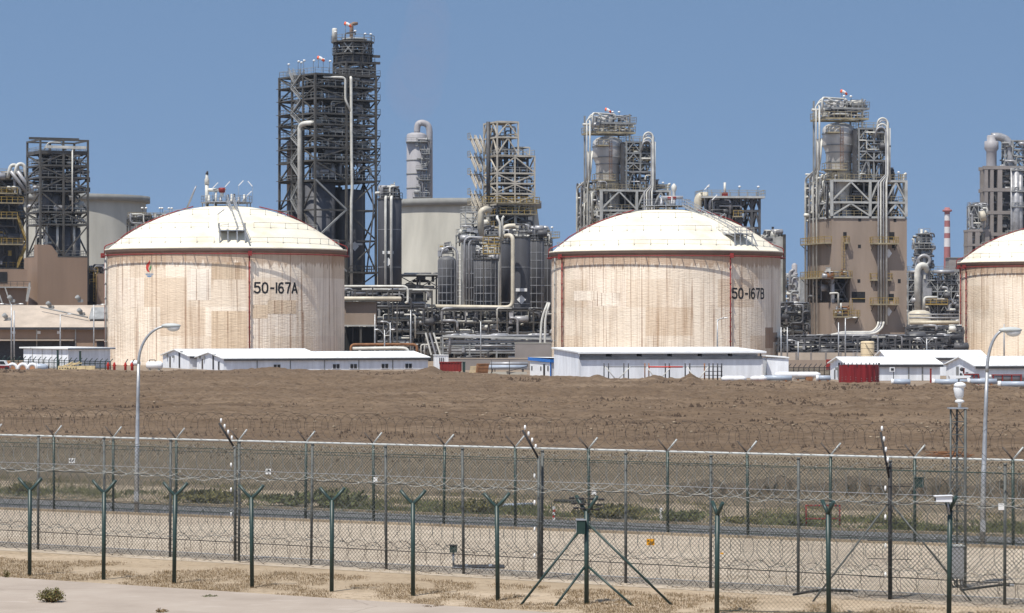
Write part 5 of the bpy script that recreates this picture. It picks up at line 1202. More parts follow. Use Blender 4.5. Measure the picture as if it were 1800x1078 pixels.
    for y in (407, 432, 455):
        b = MB()
        for vv in (0, 8): b.box(Xs[0] - .9, vv - .9, z(y + 2), Xs[-1] + .9, vv + .9, z(y - 2))
        b.build('floor', 'concrete_far', T)
    steel(T, [x(1697), x(1712), x(1726)], [0, 6], [z(363), z(384), z(404)], 'steel_grey', cw=.35, bw=.35, z0=z(404), style=1)
    clutter(T, x(1697), x(1728), -.5, 5, z(403), z(360), 60, ('pipe_grey', 'pipe_white', 'pipe_dark'), 170, (.15, .6), .5)
    clutter(T, x(1698), x(1726), 1, 5, z(450), z(409), 20, ('pipe_dark', 'pipe_grey', 'pipe_white'), 171, (.15, .5), .6)
    MB().tube([(x(1713), -2, z(383)), (x(1722), -2, z(381))], 1.9, 14).build('drum', 'pipe_cream', T)
right_units()

# ================================================================== pipe racks and yard structures at the foot of the plant
def rack(label, x0, x1, D, deg, ys, n, seed, depth=6, bay=4.5, m='steel_dark', wall=None, mats=('pipe_dark', 'pipe_grey', 'pipe_white'), w=(5, 2, 2), style=2, braces='F', r=(.1, .32), level_pipes=3, group='pipe racks along the foot of the plant'):
    f = Fr(x0, D, deg); u, z = f.u, f.z
    T = f.thing('pipe_rack', label, 'pipe rack', group); L = u(x1); k = max(2, round(L / bay))
    steel(T, [L * i / k for i in range(k + 1)], [0, depth], [z(y) for y in ys], m, 'steel_grey', cw=.3, bw=.26, z0=0, deck=False, rails=False, style=style, braces=braces, seed=seed)
    rk = random.Random(seed)
    for y in ys:
        for j in range(level_pipes):
            rr = rk.uniform(.1, .3); v = rk.uniform(-.3, depth - .5)
            MB().tube([(rk.uniform(0, L * .3), v, z(y) + rr), (rk.uniform(L * .6, L), v, z(y) + rr)], rr, 7).build('line_pipe', rk.choices(mats, weights=w[:len(mats)])[0], T)
    clutter(T, .2, L - .2, -.6, depth - .4, 1.0, z(ys[0]) + .3, n, mats, seed + 1, r, .42, w)
    if wall: MB().box(.2, depth + .3, 0, L - .2, depth + .6, z(wall)).build('dark_depth_backing', 'black', T)  # optional black sheet painting the shade behind the rack
    return T, f
rack('dense black pipe rack at the foot of the tallest tower', 606, 760, 545, 8, (510, 541, 562, 582, 603), 150, 400, 8, 4.2, wall=500, r=(.1, .3), braces='')
rack('dense dark pipe rack under the cluster of dark silos', 752, 985, 548, 6, (545, 566, 586, 604), 190, 402, 8, 5, wall=548, braces='')
T, f = rack('long low grey pipe rack with stacked lines in front of the dark silo cluster', 778, 968, 505, 4, (592, 601, 610, 619), 60, 404, 4, 4.4, 'steel_grey', braces='', level_pipes=5, mats=('pipe_dark', 'pipe_grey', 'pipe_white'), w=(3, 3, 1))
MB().beam((0, -.4, f.z(591)), (f.u(968), -.4, f.z(596)), .35).build('top_beam', 'steel_pale', T)
T, f = rack('open truss bridge with crossed braces in front of the pale concrete tank', 704, 772, 600, 6, (484, 506), 26, 406, 5, 5, 'pipe_dark', style=2, braces='F')
MB().box(0, -.6, f.z(484) + .02, f.u(770), 5, f.z(481.5)).build('deck', 'steel_pale', T)
rack('dark trussed pipe rack at the foot of the taupe clad building', 1368, 1690, 520, 3, (593, 605, 618), 150, 408, 6, 5.0, 'pipe_dark', wall=590, style=0, r=(.08, .24))
rack('tall tangled pipe rack between the middle dome and the taupe building', 1364, 1424, 575, 8, (535, 551, 566, 582), 120, 410, 7, 4, 'steel_dark', mats=('pipe_dark', 'pipe_grey', 'pipe_white'), w=(3, 2, 2), wall=540)
rack('dense black pipe rack under the cream header pipe near the right storage tank', 1592, 1692, 600, 3, (575, 586, 598), 110, 412, 7, 4.5, 'pipe_dark', wall=572, w=(5, 1, 2))
def yard_bits():
    D = 538; s = D / F; z = lambda y: H - (y - YH) * s
    def pt(name, label, px, D=538, group=None, cat='pipe'): return thing(name, label, cat, ((px - 900) * D / F, D, 0), 0, group), (lambda p: (p - px) * D / F), (lambda y: H - (y - YH) * D / F)
    T, x, z = pt('pipe_run', 'thick cream pipe lying level just above the taupe cladded box', 656, 536)
    MB().tube([(x(600), 0, z(525.5)), (x(603), 0, z(525.5)), (x(704), 0, z(525.5)), (x(706), 0, z(525.5))], [.2, .44, .44, .2], 14).build('pipe', 'pipe_cream', T)
    for p in (620, 662, 698): MB().beam((x(p), .1, 0), (x(p), .1, z(529)), .28).build('support', 'steel_dark', T)
    T, x, z = pt('pipe_run', 'white pipe with a down-turned end above the thick cream pipe', 660, 540)
    MB().pipe([(x(600), 0, z(503.5)), (x(717), 0, z(503.5)), (x(717), 0, z(531)), (x(712), 0, z(533))], .24, 1.0, 10).build('pipe', 'pipe_white', T)
    for p in (624, 655, 690): MB().beam((x(p), .1, 0), (x(p), .1, z(505)), .24).build('support', 'steel_dark', T)
    T, x, z = pt('clad_box', 'taupe sheet clad box housing raised on legs beside the first storage tank', 635, 534, None, 'housing')
    MB().box(x(604), 0, z(571), x(661), 5, z(531)).build('wall', 'brown_clad2', T); MB().box(x(603), -.9, z(531), x(662), 5.2, z(530)).build('roof', 'steel_dark', T)
    MB().box(x(603), -.15, z(574), x(662), 5, z(571.2)).build('sill', 'steel_pale', T)
    for p in (606, 634, 659):
        for v in (.3, 4.5): MB().beam((x(p), v, 0), (x(p), v, z(574)), .4).build('leg', 'steel_dark', T)
    MB().box(x(607), 3, 0, x(657), 3.3, z(575)).build('dark_inner_backing', 'black', T)  # black sheet painting the shade under the raised box
    T, x, z = pt('pipe_run', 'long rusty orange pipe with upright returns behind the gabled cabins', 680, 500)
    MB().pipe([(x(617), 0, z(625)), (x(617), 0, z(606)), (x(715), 0, z(605.5)), (x(733), 0, z(606)), (x(733), 0, z(625))], .24, .7, 10).build('pipe', 'rust', T)
    for p in (726, 740, 746): MB().pipe([(x(p), .4, z(628)), (x(p), .4, z(606)), (x(p) + .9, .4, z(606))], .13, .4, 8).build('pipe', 'pipe_white', T)
    T, x, z = pt('pipe_run', 'fat white pipe on short supports just behind the long gabled cabin', 670, 492)
    MB().pipe([(x(620), 0, z(613)), (x(700), 0, z(612)), (x(717), 0, z(613)), (x(718), 0, z(628))], .30, .9, 10).build('pipe', 'pipe_white', T); MB().beam((x(634), 0, 0), (x(632), 0, z(613)), .4).build('support', 'pipe_white', T)
    T, x, z = pt('wall', 'short grey block wall low in front of the dark silos', 935, 490, None, 'wall'); MB().box(x(905), 0, 0, x(968), .4, z(604)).build('wall', 'concrete_far', T); MB().box(x(905) - .1, -.06, z(604) + .001, x(968) + .1, .46, z(602.5)).build('coping', 'concrete_grey', T)
    T, x, z = pt('wall', 'low tan boundary wall behind the red skip and grey pipes', 862, 452, None, 'wall'); MB().box(x(770), 0, 0, x(945), .35, z(631)).build('wall', 'concrete_far', T); MB().box(x(770), -.05, z(631) + .001, x(945), .4, z(629.5)).build('coping', 'roof_pale', T)
    T, x, z = pt('wall', 'low pale boundary wall with posts under the right hand pipe rack', 1480, 495, None, 'wall'); MB().box(x(1368), 0, 0, x(1600), .3, z(620)).build('wall', 'roof_pale', T)
    for k in range(9): MB().box(x(1372 + k * 26), -.06, 0, x(1375 + k * 26), -.001, z(619)).build('post', 'concrete_far', T)
    T, x, z = pt('wall', 'terracotta tinted wall behind the small fence at right', 1420, 452, None, 'wall'); MB().box(x(1380), 0, 0, x(1475), .3, z(633)).build('wall', 'brown_clad2', T); MB().box(x(1452), -.05, 0, x(1470), -.001, z(632)).build('panel', 'red', T)
    # hose bends by the middle storage tank
    T, x, z = pt('pipe_run', 'pale flexible risers curving up beside the left edge of the middle dome', 955, 498)
    for k in range(2): MB().pipe([(x(948 + 9 * k), 0, z(632)), (x(950 + 8 * k), 0, z(600)), (x(952 + 6 * k), 0, z(560)), (x(963 + 3 * k), 0, z(532))], .2, 3, 8).build('pipe', 'pipe_white', T)
    # cable tray ramps
    T, x, z = pt('cable_ramp', 'bundle of sloping pale pipes coming down right of the long gabled cabin', 760, 500)
    for k in range(3): MB().beam((x(748 + k * 7), 0, z(585)), (x(758 + k * 8), 0, z(624)), .28).build('pipe', 'pipe_grey' if k % 2 else 'pipe_white', T)
    for k, (px, y0) in enumerate(((790, 600), (806, 612), (846, 598))):
        pass
    # street lights of the plant
    spots = [(20, 535, 470, 2, 'double armed light pole at the far left, before the long brown building'), (106, 553, 505, 1, 'thin light pole in front of the brown wall panels'), (165, 536, 508, 1, 'thin light pole closest to the left edge of the first storage tank'),
             (659, 553, 500, 0, 'plain steel pole left of the curved lamp behind the long gabled cabin'), (676, 580, 498, 3, 'short double headed light pole behind the long gabled cabin'), (686, 567, 505, 4, 'short curved lamp post behind the long gabled cabin'), (722, 545, 500, 0, 'tall plain steel pole at the right end of the long gabled cabin'),
             (845, 565, 500, 0, 'tall plain pole in the middle of the low grey pipe rack'), (1261, 561, 470, 4, 'curved lamp post standing before the wall of the middle storage tank'), (1373, 575, 480, 0, 'bare pole right beside the middle storage tank'), (1384, 575, 486, 0, 'bare pole second from the middle storage tank'),
             (1403, 600, 480, 4, 'curved lamp post low before the tall tangled pipe rack'), (1474, 567, 478, 0, 'plain pole before the left part of the taupe building'), (1486, 559, 478, 1, 'light pole standing before the lower platform of the taupe building'), (1629, 595, 480, 5, 'double headed curved lamp post left of the right storage tank'), (1765, 570, 470, 0, 'thin pole just behind the head of the right street lamp')]
    for px, y, D, kind, lab in spots:
        T, x, z = pt('light_pole', lab, px, D, 'light poles inside the plant', 'light pole'); zt = z(y)
        MB().tube([(0, 0, 0), (0, 0, zt * .5), (0, 0, zt)], [.14, .12, .09], 8).build('pole', 'galv', T)
        if kind in (1, 2):
            for sg in ((1,) if kind == 1 else (-1, 1)):
                a = MB().tube([(0, 0, zt - .1), (sg * 1.3, 0, zt + .05)], .05, 6).build('arm', 'galv', T); MB().ball((sg * 1.6, 0, zt + .05), .35, 8, (1.3, .6, .35)).build('lamp', 'lamp_white', a)
        if kind == 2: MB().tube([(.45, 0, 0), (.45, 0, zt * .9)], .12, 8).build('pole', 'galv', T)
        if kind in (3, 5):
            for sg in (-1, 1):
                a = MB().tube([(0, 0, zt - .9)] + [(sg * (.3 + .9 * i / 5), 0, zt - .7 + .8 * math.sin(i / 5 * 1.5)) for i in range(6)], .06, 6).build('arm', 'galv', T); MB().ball((sg * 1.45, 0, zt + .05), .32, 8, (1.3, .6, .4)).build('lamp', 'lamp_white', a)
        if kind == 4:
            sg = -1 if px == 686 else (1 if px == 1261 else -1)
            a = MB().tube([(0, 0, zt - .6)] + [(sg * 1.4 * (1 - math.cos(i / 6 * 1.4)), 0, zt - .6 + .8 * math.sin(i / 6 * 1.5)) for i in range(1, 7)], .08, 6).build('arm', 'galv', T); MB().ball((sg * 1.4, 0, zt + .18), .3, 8, (1.3, .6, .4)).build('lamp', 'lamp_white', a)
yard_bits()
def long_shed():
    D = 560; f = Fr(-60, D, 0); s = f.s; x = lambda p: (p + 60) * s; z = f.z
    T = thing('plant_shed', 'long brown walled shed with a dusty pale pitched roof at the left', 'shed', ((-60 - 900) * s, D, 0), R(2))
    W = x(196); ze = z(575); zr = z(536); dp = 22
    MB().box(0, 0, 0, W, dp, ze - .15).build('wall', 'brown_clad', T)
    MB().prism([(-.5, -.9, ze - .1), (-.5, dp * .62, zr), (-.5, dp * 1.05, ze + 1), (-.5, dp * 1.05, ze + .8), (-.5, dp * .62, zr - .25), (-.5, -.9, ze - .35)], (W + .6, 0, 0)).build('roof', 'roof_pale', T)
    MB().box(-.5, -1.1, ze - .5, W, -.91, ze - .05).build('gutter', 'dark_trim', T)
    for p in (63, 131): MB().box(x(p), -.12, 0, x(p) + .22, -.003, ze - .4).build('downpipe', 'steel_pale', T)
    for p in (23, 67, 103): MB().box(x(p) - .4, -.06, z(587), x(p) + .4, -.004, z(582)).build('sign_plate', 'sign_white', T)
    o = MB().box(x(-60), -2.4, z(599), x(131), -.02, z(597)).build('canopy', 'roof_pale', T)
    MB().box(x(-60), -.03, 0, x(131), -.005, z(600)).build('opening', 'dark_trim', T); MB().box(x(168), -1.5, z(599), x(190), -.02, z(597)).build('canopy', 'roof_pale', T)
    MB().box(x(169), -.03, 0, x(188), -.005, z(600)).build('opening', 'dark_trim', T)
    for px, y in ((2, 530), (76, 541), (124, 530), (136, 553), (8, 562)):
        t_ = (575 - y) / 39; Y = -.9 + (dp * .62 + .9) * t_; Z = ze - .1 + (zr - ze + .1) * t_
        b = MB(); b.box(x(px) - .5, Y - .5, Z - .1, x(px) + .5, Y + .5, Z + .5); b.tube([(x(px) - .2, Y - .3, Z + .5), (x(px) - .7, Y - .7, Z + 1.1)], .45, 10); b.build('roof_vent', 'steel_grey', T)
    b = MB(); b.prism([(x(152), 3, ze + 1.5), (x(190), 3, ze + 1.5), (x(190), 8, ze + 3.8), (x(152), 8, ze + 3.8)], (0, 0, .12)); b.build('rooflight', 'steel_grey', T)
    MB().tube([(x(60), 9, ze + 4.0), (x(150), 3, ze + 1.9)], .16, 6).build('roof_pipe', 'steel_grey', T)
long_shed()

# ================================================================== white cabins along the far edge of the field
def gable_cabin(label, px, D, deg, L, W, eave, ridge, windows=(), trims=(), doors=(), opening=None, ac=(), roof_m='white_roof', over=.35, name='gabled_cabin', group='gabled site cabins'):
    f = Fr(px, D, deg); T = f.thing(name, label, 'cabin', group); u = f.u
    MB().prism([(0, 0, 0), (0, W, 0), (0, W, eave), (0, W / 2, ridge), (0, 0, eave)], (L, 0, 0)).build('wall', 'cabin_wall', T)
    rf = MB(); t = .10; k = (ridge - eave) / (W / 2); n = max(8, int(L / .8))
    for sg in (0, 1):
        y0, y1 = (-over, W / 2 - .003) if sg == 0 else (W + over, W / 2 + .003)
        z0, z1 = eave - k * over + .02, ridge + .02
        rf.prism([(-over, y0, z0), (L + over, y0, z0), (L + over, y1, z1), (-over, y1, z1)] if sg == 0 else [(L + over, y0, z0), (-over, y0, z0), (-over, y1, z1), (L + over, y1, z1)], (0, 0, t))
        for i in range(n + 1):
            X = -over + .05 + (L + 2 * over - .1) * i / n; rf.beam((X, y0, z0 + t), (X, y1, z1 + t), .09, .07)
    R_ = rf.build('roof', roof_m, T)
    MB().beam((-over, W / 2, ridge + t + .04), (L + over, W / 2, ridge + t + .04), .35, .08).build('ridge_cap', 'white', R_)
    zf = eave - k * over
    MB().box(-.02, -over - .05, zf - .30, L + over, -over + .02, zf + .01).build('gutter', 'dark_trim', T)
    for X in trims: MB().box(X - .09, -.05, 0, X + .09, -.004, eave - .02).build('post', 'steel_grey', T)
    for X, Zc, w_, h_ in windows:
        o = MB().box(X - w_ / 2 - .08, -.06, Zc - h_ / 2 - .08, X + w_ / 2 + .08, -.004, Zc + h_ / 2 + .08).build('window', 'white', T)
        for q in (-1, 1): MB().box(X + q * w_ / 4 - w_ / 4 + .05, -.08, Zc - h_ / 2, X + q * w_ / 4 + w_ / 4 - .05, -.061, Zc + h_ / 2).build('pane', 'glass', o)
    for Y, w_, h_, m_ in doors: MB().box(-.05, Y - w_ / 2, .1, -.004, Y + w_ / 2, h_).build('door', m_, T)
    for Y, Zc in ac: MB().box(-.32, Y - .25, Zc - .2, -.01, Y + .25, Zc + .2).build('air_conditioner', 'steel_grey', T)
    return T, f
s_ = 446 / F
z_ = lambda y: H - (y - YH) * s_
def wins(f_px, xs, y, D, deg, w_=1.5, h_=.62):
    s = D / F; return [((p - f_px) * s / math.cos(R(deg)), H - (y - YH) * s, w_, h_) for p in xs]
lw = wins(393, (487, 593, 624.5, 681.5, 725), 645.5, 446, 17, 1.2, .7)
trm = [(p - 393) * s_ / math.cos(R(17)) for p in (452, 511, 572, 634, 696)]
gable_cabin('long gabled white cabin with five small windows at the field edge', 393, 446, 17, (761 - 393) * s_ / math.cos(R(17)), 48 * s_ / math.sin(R(17)), z_(630.8), z_(621.5) + .02, lw, trm, ((5.5, .8, 2.6, 'dark_trim'), (11.5, .8, 1.7, 'glass'), (2.5, .8, 1.4, 'glass')), ac=((12.8, 1.9), (4.2, 2.4), (10.2, 1.9)))
gable_cabin('gabled white cabin tucked behind the long one, its gable nearest the first storage tank', 333, 460, 17, 22, 48 * .092 / math.sin(R(17)), z_(628.5), z_(617) - .08, (), (), ((5.5, .8, 2.9, 'dark_trim'), (10.8, .8, 1.9, 'glass')), ac=((12.2, 2.0), (3.8, 2.7), (8.5, 1.9)))
# corrugated annex at the right end of the long cabin
def annex():
    s = 440 / F; T = thing('store_shed', 'narrow upright ribbed white shed at the right end of the long gabled cabin', 'shed', ((764 - 900) * s, 440, 0), R(6)); x = lambda p: (p - 764) * s; z = lambda y: H - (y - YH) * s
    b = MB(); b.box(0, 0, 0, x(788), 2.4, z(625))
    for i in range(9): X = .12 + i * .24; b.box(X, -.05, .02, X + .1, -.003, z(626))
    b.build('wall', 'white', T); MB().box(-.08, -.12, z(625) + .002, x(788) + .08, 2.5, z(624)).build('roof', 'white_roof', T)
    for k in range(3): MB().box(x(772 + 3.4 * k), -.12, z(640), x(773.4 + 3.4 * k), -.055, z(629)).build('louvre', 'dark_trim', T)
annex()
def flat_building():
    s = 468 / F; f = Fr(120, 468, 42); u, v, z = f.u, f.v, f.z
    T = f.thing('flat_roofed_building', 'pale blue white flat roofed building seen corner-on left of the first tank', 'building')
    W, L = u(194), v(41); h = z(613) - .1
    MB().box(0, 0, 0, W, L, h).build('wall', 'cabin_wall', T)
    MB().prism([(-.5, -.5, h + .02), (W + .7, -.5, h + .02), (W + .7, L + .5, h + .1), (-.5, L + .5, h + .1)], (0, 0, .22)).build('roof', 'white_roof', T)
    MB().box(-.52, -.56, h - .06, W + .7, -.505, h + .06).build('fascia', 'dark_trim', T)
    for k in range(4): MB().box(-.06, 1.5 + k * 2.4, 0, -.004, 1.6 + k * 2.4, h - .01).build('panel_joint', 'steel_pale', T)
    MB().box(-.1, -.1, 0, .12, .0, h - .012).build('corner_post', 'white', T)
flat_building()
def monopitch():
    D = 384; s = D / F; f = Fr(1018, D, 17); u, v, z = f.u, f.v, f.z
    T = f.thing('monopitch_building', 'long white monopitch building with an open clerestory below the middle tank', 'building')
    W, L = u(1346), v(972.5); h = z(632)
    MB().box(0, 0, 0, W, L, h).build('wall', 'cabin_wall', T)
    zf, zb = z(620), z(614.5)
    MB().prism([(0, .0, h + .002), (0, L, h + .002), (0, L, zb - .1), (0, .0, zf - .08)], (.14, 0, 0)).build('end_wall', 'cabin_wall', T)
    MB().box(.15, 2.2, h + .002, W, 2.4, zf - .05).build('dark_inner_backing', 'dark_trim', T)
    MB().prism([(-.3, -.5, zf - .06), (W + .4, -.5, zf - .06), (W + .4, L + .3, zb), (-.3, L + .3, zb)], (0, 0, .18)).build('roof', 'white_roof', T)
    MB().box(-.3, -.56, zf - .16, W + .4, -.505, zf + .02).build('fascia', 'white', T)
    MB().prism([(.02, -.10, h - .05), (W, -.10, h - .05), (W, .0, h + .32), (.02, .0, h + .32)], (0, 0, .06)).build('awning', 'steel_grey', T)
    for k in range(6): MB().box(.16 + k * W / 6 + .25, 1.0, h + .38, .16 + (k + 1) * W / 6 - .45, 1.1, zf - .22).build('clerestory_panel', 'white', T)
    for k in range(7): MB().box(.16 + k * (W - .5) / 6, -.02, h + .003, .3 + k * (W - .5) / 6, .12, zf - .08).build('clerestory_post', 'dark_trim', T)
    MB().box(-.06, -.06, 0, .1, -.003, h - .002).build('corner_post', 'white', T); MB().box(W - .2, -.06, 0, W + .03, -.003, h - .002).build('corner_post', 'white', T)
    s = 378 / F; f = Fr(1348, 392, 4); u, v, z = f.u, f.v, f.z
    T = f.thing('flat_roofed_building', 'small plain white box building at the right end of the monopitch building', 'building')
    MB().box(0, 0, 0, u(1386), 8, z(630)).build('wall', 'cabin_wall', T); MB().prism([(-.15, -.2, z(627)), (u(1387), -.2, z(630)), (u(1387), 8, z(630)), (-.15, 8, z(627))], (0, 0, .16)).build('roof', 'white_roof', T)
monopitch()
def booth():
    D = 398; s = D / F; f = Fr(968, D, 24); u, v, z = f.u, f.v, f.z
    T = f.thing('guard_booth', 'small white booth with a bright blue fascia and blue posts', 'booth')
    W, L = u(999.5), v(931); h = z(636)
    MB().box(0, 0, 0, W, L, h - .1).build('wall', 'white', T)
    MB().prism([(-.2, -.25, h - .1), (W + .15, -.25, h - .2), (W + .15, L + .3, h + .1), (-.2, L + .3, h + .1)], (0, 0, .42)).build('roof_fascia', 'blue', T)
    MB().box(-.1, -.2, h + .53, W, L, h + .56).build('roof', 'white_roof', T)
    for X, Y in ((-.05, -.08), (W, -.08)): MB().box(X - .07, Y - .07, 0, X + .07, Y + .07, h - .11).build('post', 'blue', T)
    MB().box(.5, -.05, .75, W - .9, -.004, 1.35).build('window', 'glass', T); MB().box(.5, -.06, 1.55, W - .95, -.004, h - .25).build('panel', 'rust', T)
    for k, (y0, w_, h0, h1) in enumerate(((.7, .35, .8, 1.5), (1.9, .6, .1, 1.75), (3.2, .3, .8, 1.4), (L - .9, .35, .8, 1.4))): MB().box(-.05, y0, h0, -.004, y0 + w_, h1).build('window' if k != 1 else 'door', 'glass', T)
booth()
# right hand cabin row
sR = 366 / F
def zR(y): return H - (y - YH) * sR
gable_cabin('gabled white cabin directly behind the deep red ribbed tank', 1489, 372, 14, (1652 - 1489) * .0744 / math.cos(R(14)), 30 * .0744 / math.sin(R(14)), zR(642), zR(634) + .2, (), [(1600 - 1489) * .0744, (1625 - 1489) * .0744], ((4.5, .8, 2.0, 'steel_grey'), (6.6, .5, 1.3, 'dark_trim')), ac=((5, 1.5),))
gable_cabin('gabled white cabin with a tall red post before its gable, second from the red tank', 1714, 365, 24, 12, 51 * .073 / math.sin(R(24)), zR(643), zR(634) + .35, (), (), ((5.5, .8, 1.9, 'steel_grey'), (2.5, .8, 1.2, 'glass')))
gable_cabin('gabled white cabin with one long dark window at the right edge', 1778, 368, 24, 14, 46 * .073 / math.sin(R(24)), zR(643), zR(634) + .3, [(2.6, 1.5, 3.0, .95)], (), ((4.0, .8, 1.9, 'steel_grey'),))
gable_cabin('low gabled white cabin whose long roof rises behind the red tank and its neighbours', 1560, 405, 10, 14, 9, 2.6, 3.45, (), ())
# corrugated red tank
def red_tank():
    D = 357; s = D / F; T = thing('ribbed_tank', 'deep red ribbed open tank with stub posts on its rim', 'tank', ((1510 - 900) * s, D, 0)); r = 34.5 * s; h = H - (641.5 - YH) * s
    n = 120; vs = []; fs = []
    prof = [r + .07 * (1 if (k // 3) % 2 else 0) for k in range(n)]
    for z in (0, h):
        for k in range(n): a = 2 * math.pi * k / n; vs.append((prof[k] * math.sin(a), -prof[k] * math.cos(a), z))
    for z in (h, .02):
        for k in range(n): a = 2 * math.pi * k / n; vs.append(((prof[k] - .06) * math.sin(a), -(prof[k] - .06) * math.cos(a), z))
    for q in range(3):
        for k in range(n): k2 = (k + 1) % n; fs.append((q * n + k, q * n + k2, (q + 1) * n + k2, (q + 1) * n + k))
    MB().add(vs, fs).build('shell', 'red_dark', T)
    for k in range(14): a = 2 * math.pi * (k + .5) / 14; X, Y = (r + .1) * math.sin(a), -(r + .1) * math.cos(a); MB().box(X - .06, Y - .06, h - .1, X + .06, Y + .06, h + .26).build('post', 'dark_trim', T)
    for z, n2 in ((.75, 9), (.45, 9)):
        for k in range(n2): a = R(-62 + 124 * k / (n2 - 1)); MB().ball(((r + .1) * math.sin(a), -(r + .1) * math.cos(a), z + .12 * math.sin(k)), .05, 6).build('bolt', 'steel_grey', T)
red_tank()
def beige_tank():
    D = 440; s = D / F; T = thing('water_tank', 'sandy beige cylindrical tank behind the gabled roofs at right', 'tank', ((1525 - 900) * s, D, 0)); z = lambda y: H - (y - YH) * s; r = 12 * s
    MB().lathe([(r * .97, 1.2), (r, 1.5), (r, z(602)), (r * .96, z(600.5)), (r * .8, z(600)), (.01, z(599.7))], 0, 0, 28).build('shell', 'beige_tank', T)
    for zz in (z(622), z(612), z(603)): MB().lathe([(r + .003, zz - .05), (r + .04, zz), (r + .003, zz + .05)], 0, 0, 28).build('band', 'beige_tank', T)
    for k in range(4): a = R(45 + 90 * k); MB().beam((r * .8 * math.sin(a), r * .8 * math.cos(a), 0), (r * .8 * math.sin(a), r * .8 * math.cos(a), 1.25), .2).build('leg', 'steel_grey', T)
    MB().tube([(-.5, -r - .1, z(604)), (.3, -r - .25, z(618)), (.9, -r - .2, z(627))], .04, 5).build('hose', 'dark_trim', T)
    for X in (-2.2, -1.6, 1.5, 2.4): MB().beam((X, .2, 0), (X, .2, z(616)), .07).build('stand_post', 'galv', T)
    MB().beam((-2.3, .2, z(616)), (2.5, .2, z(616)), .07).build('stand_rail', 'galv', T)
beige_tank()

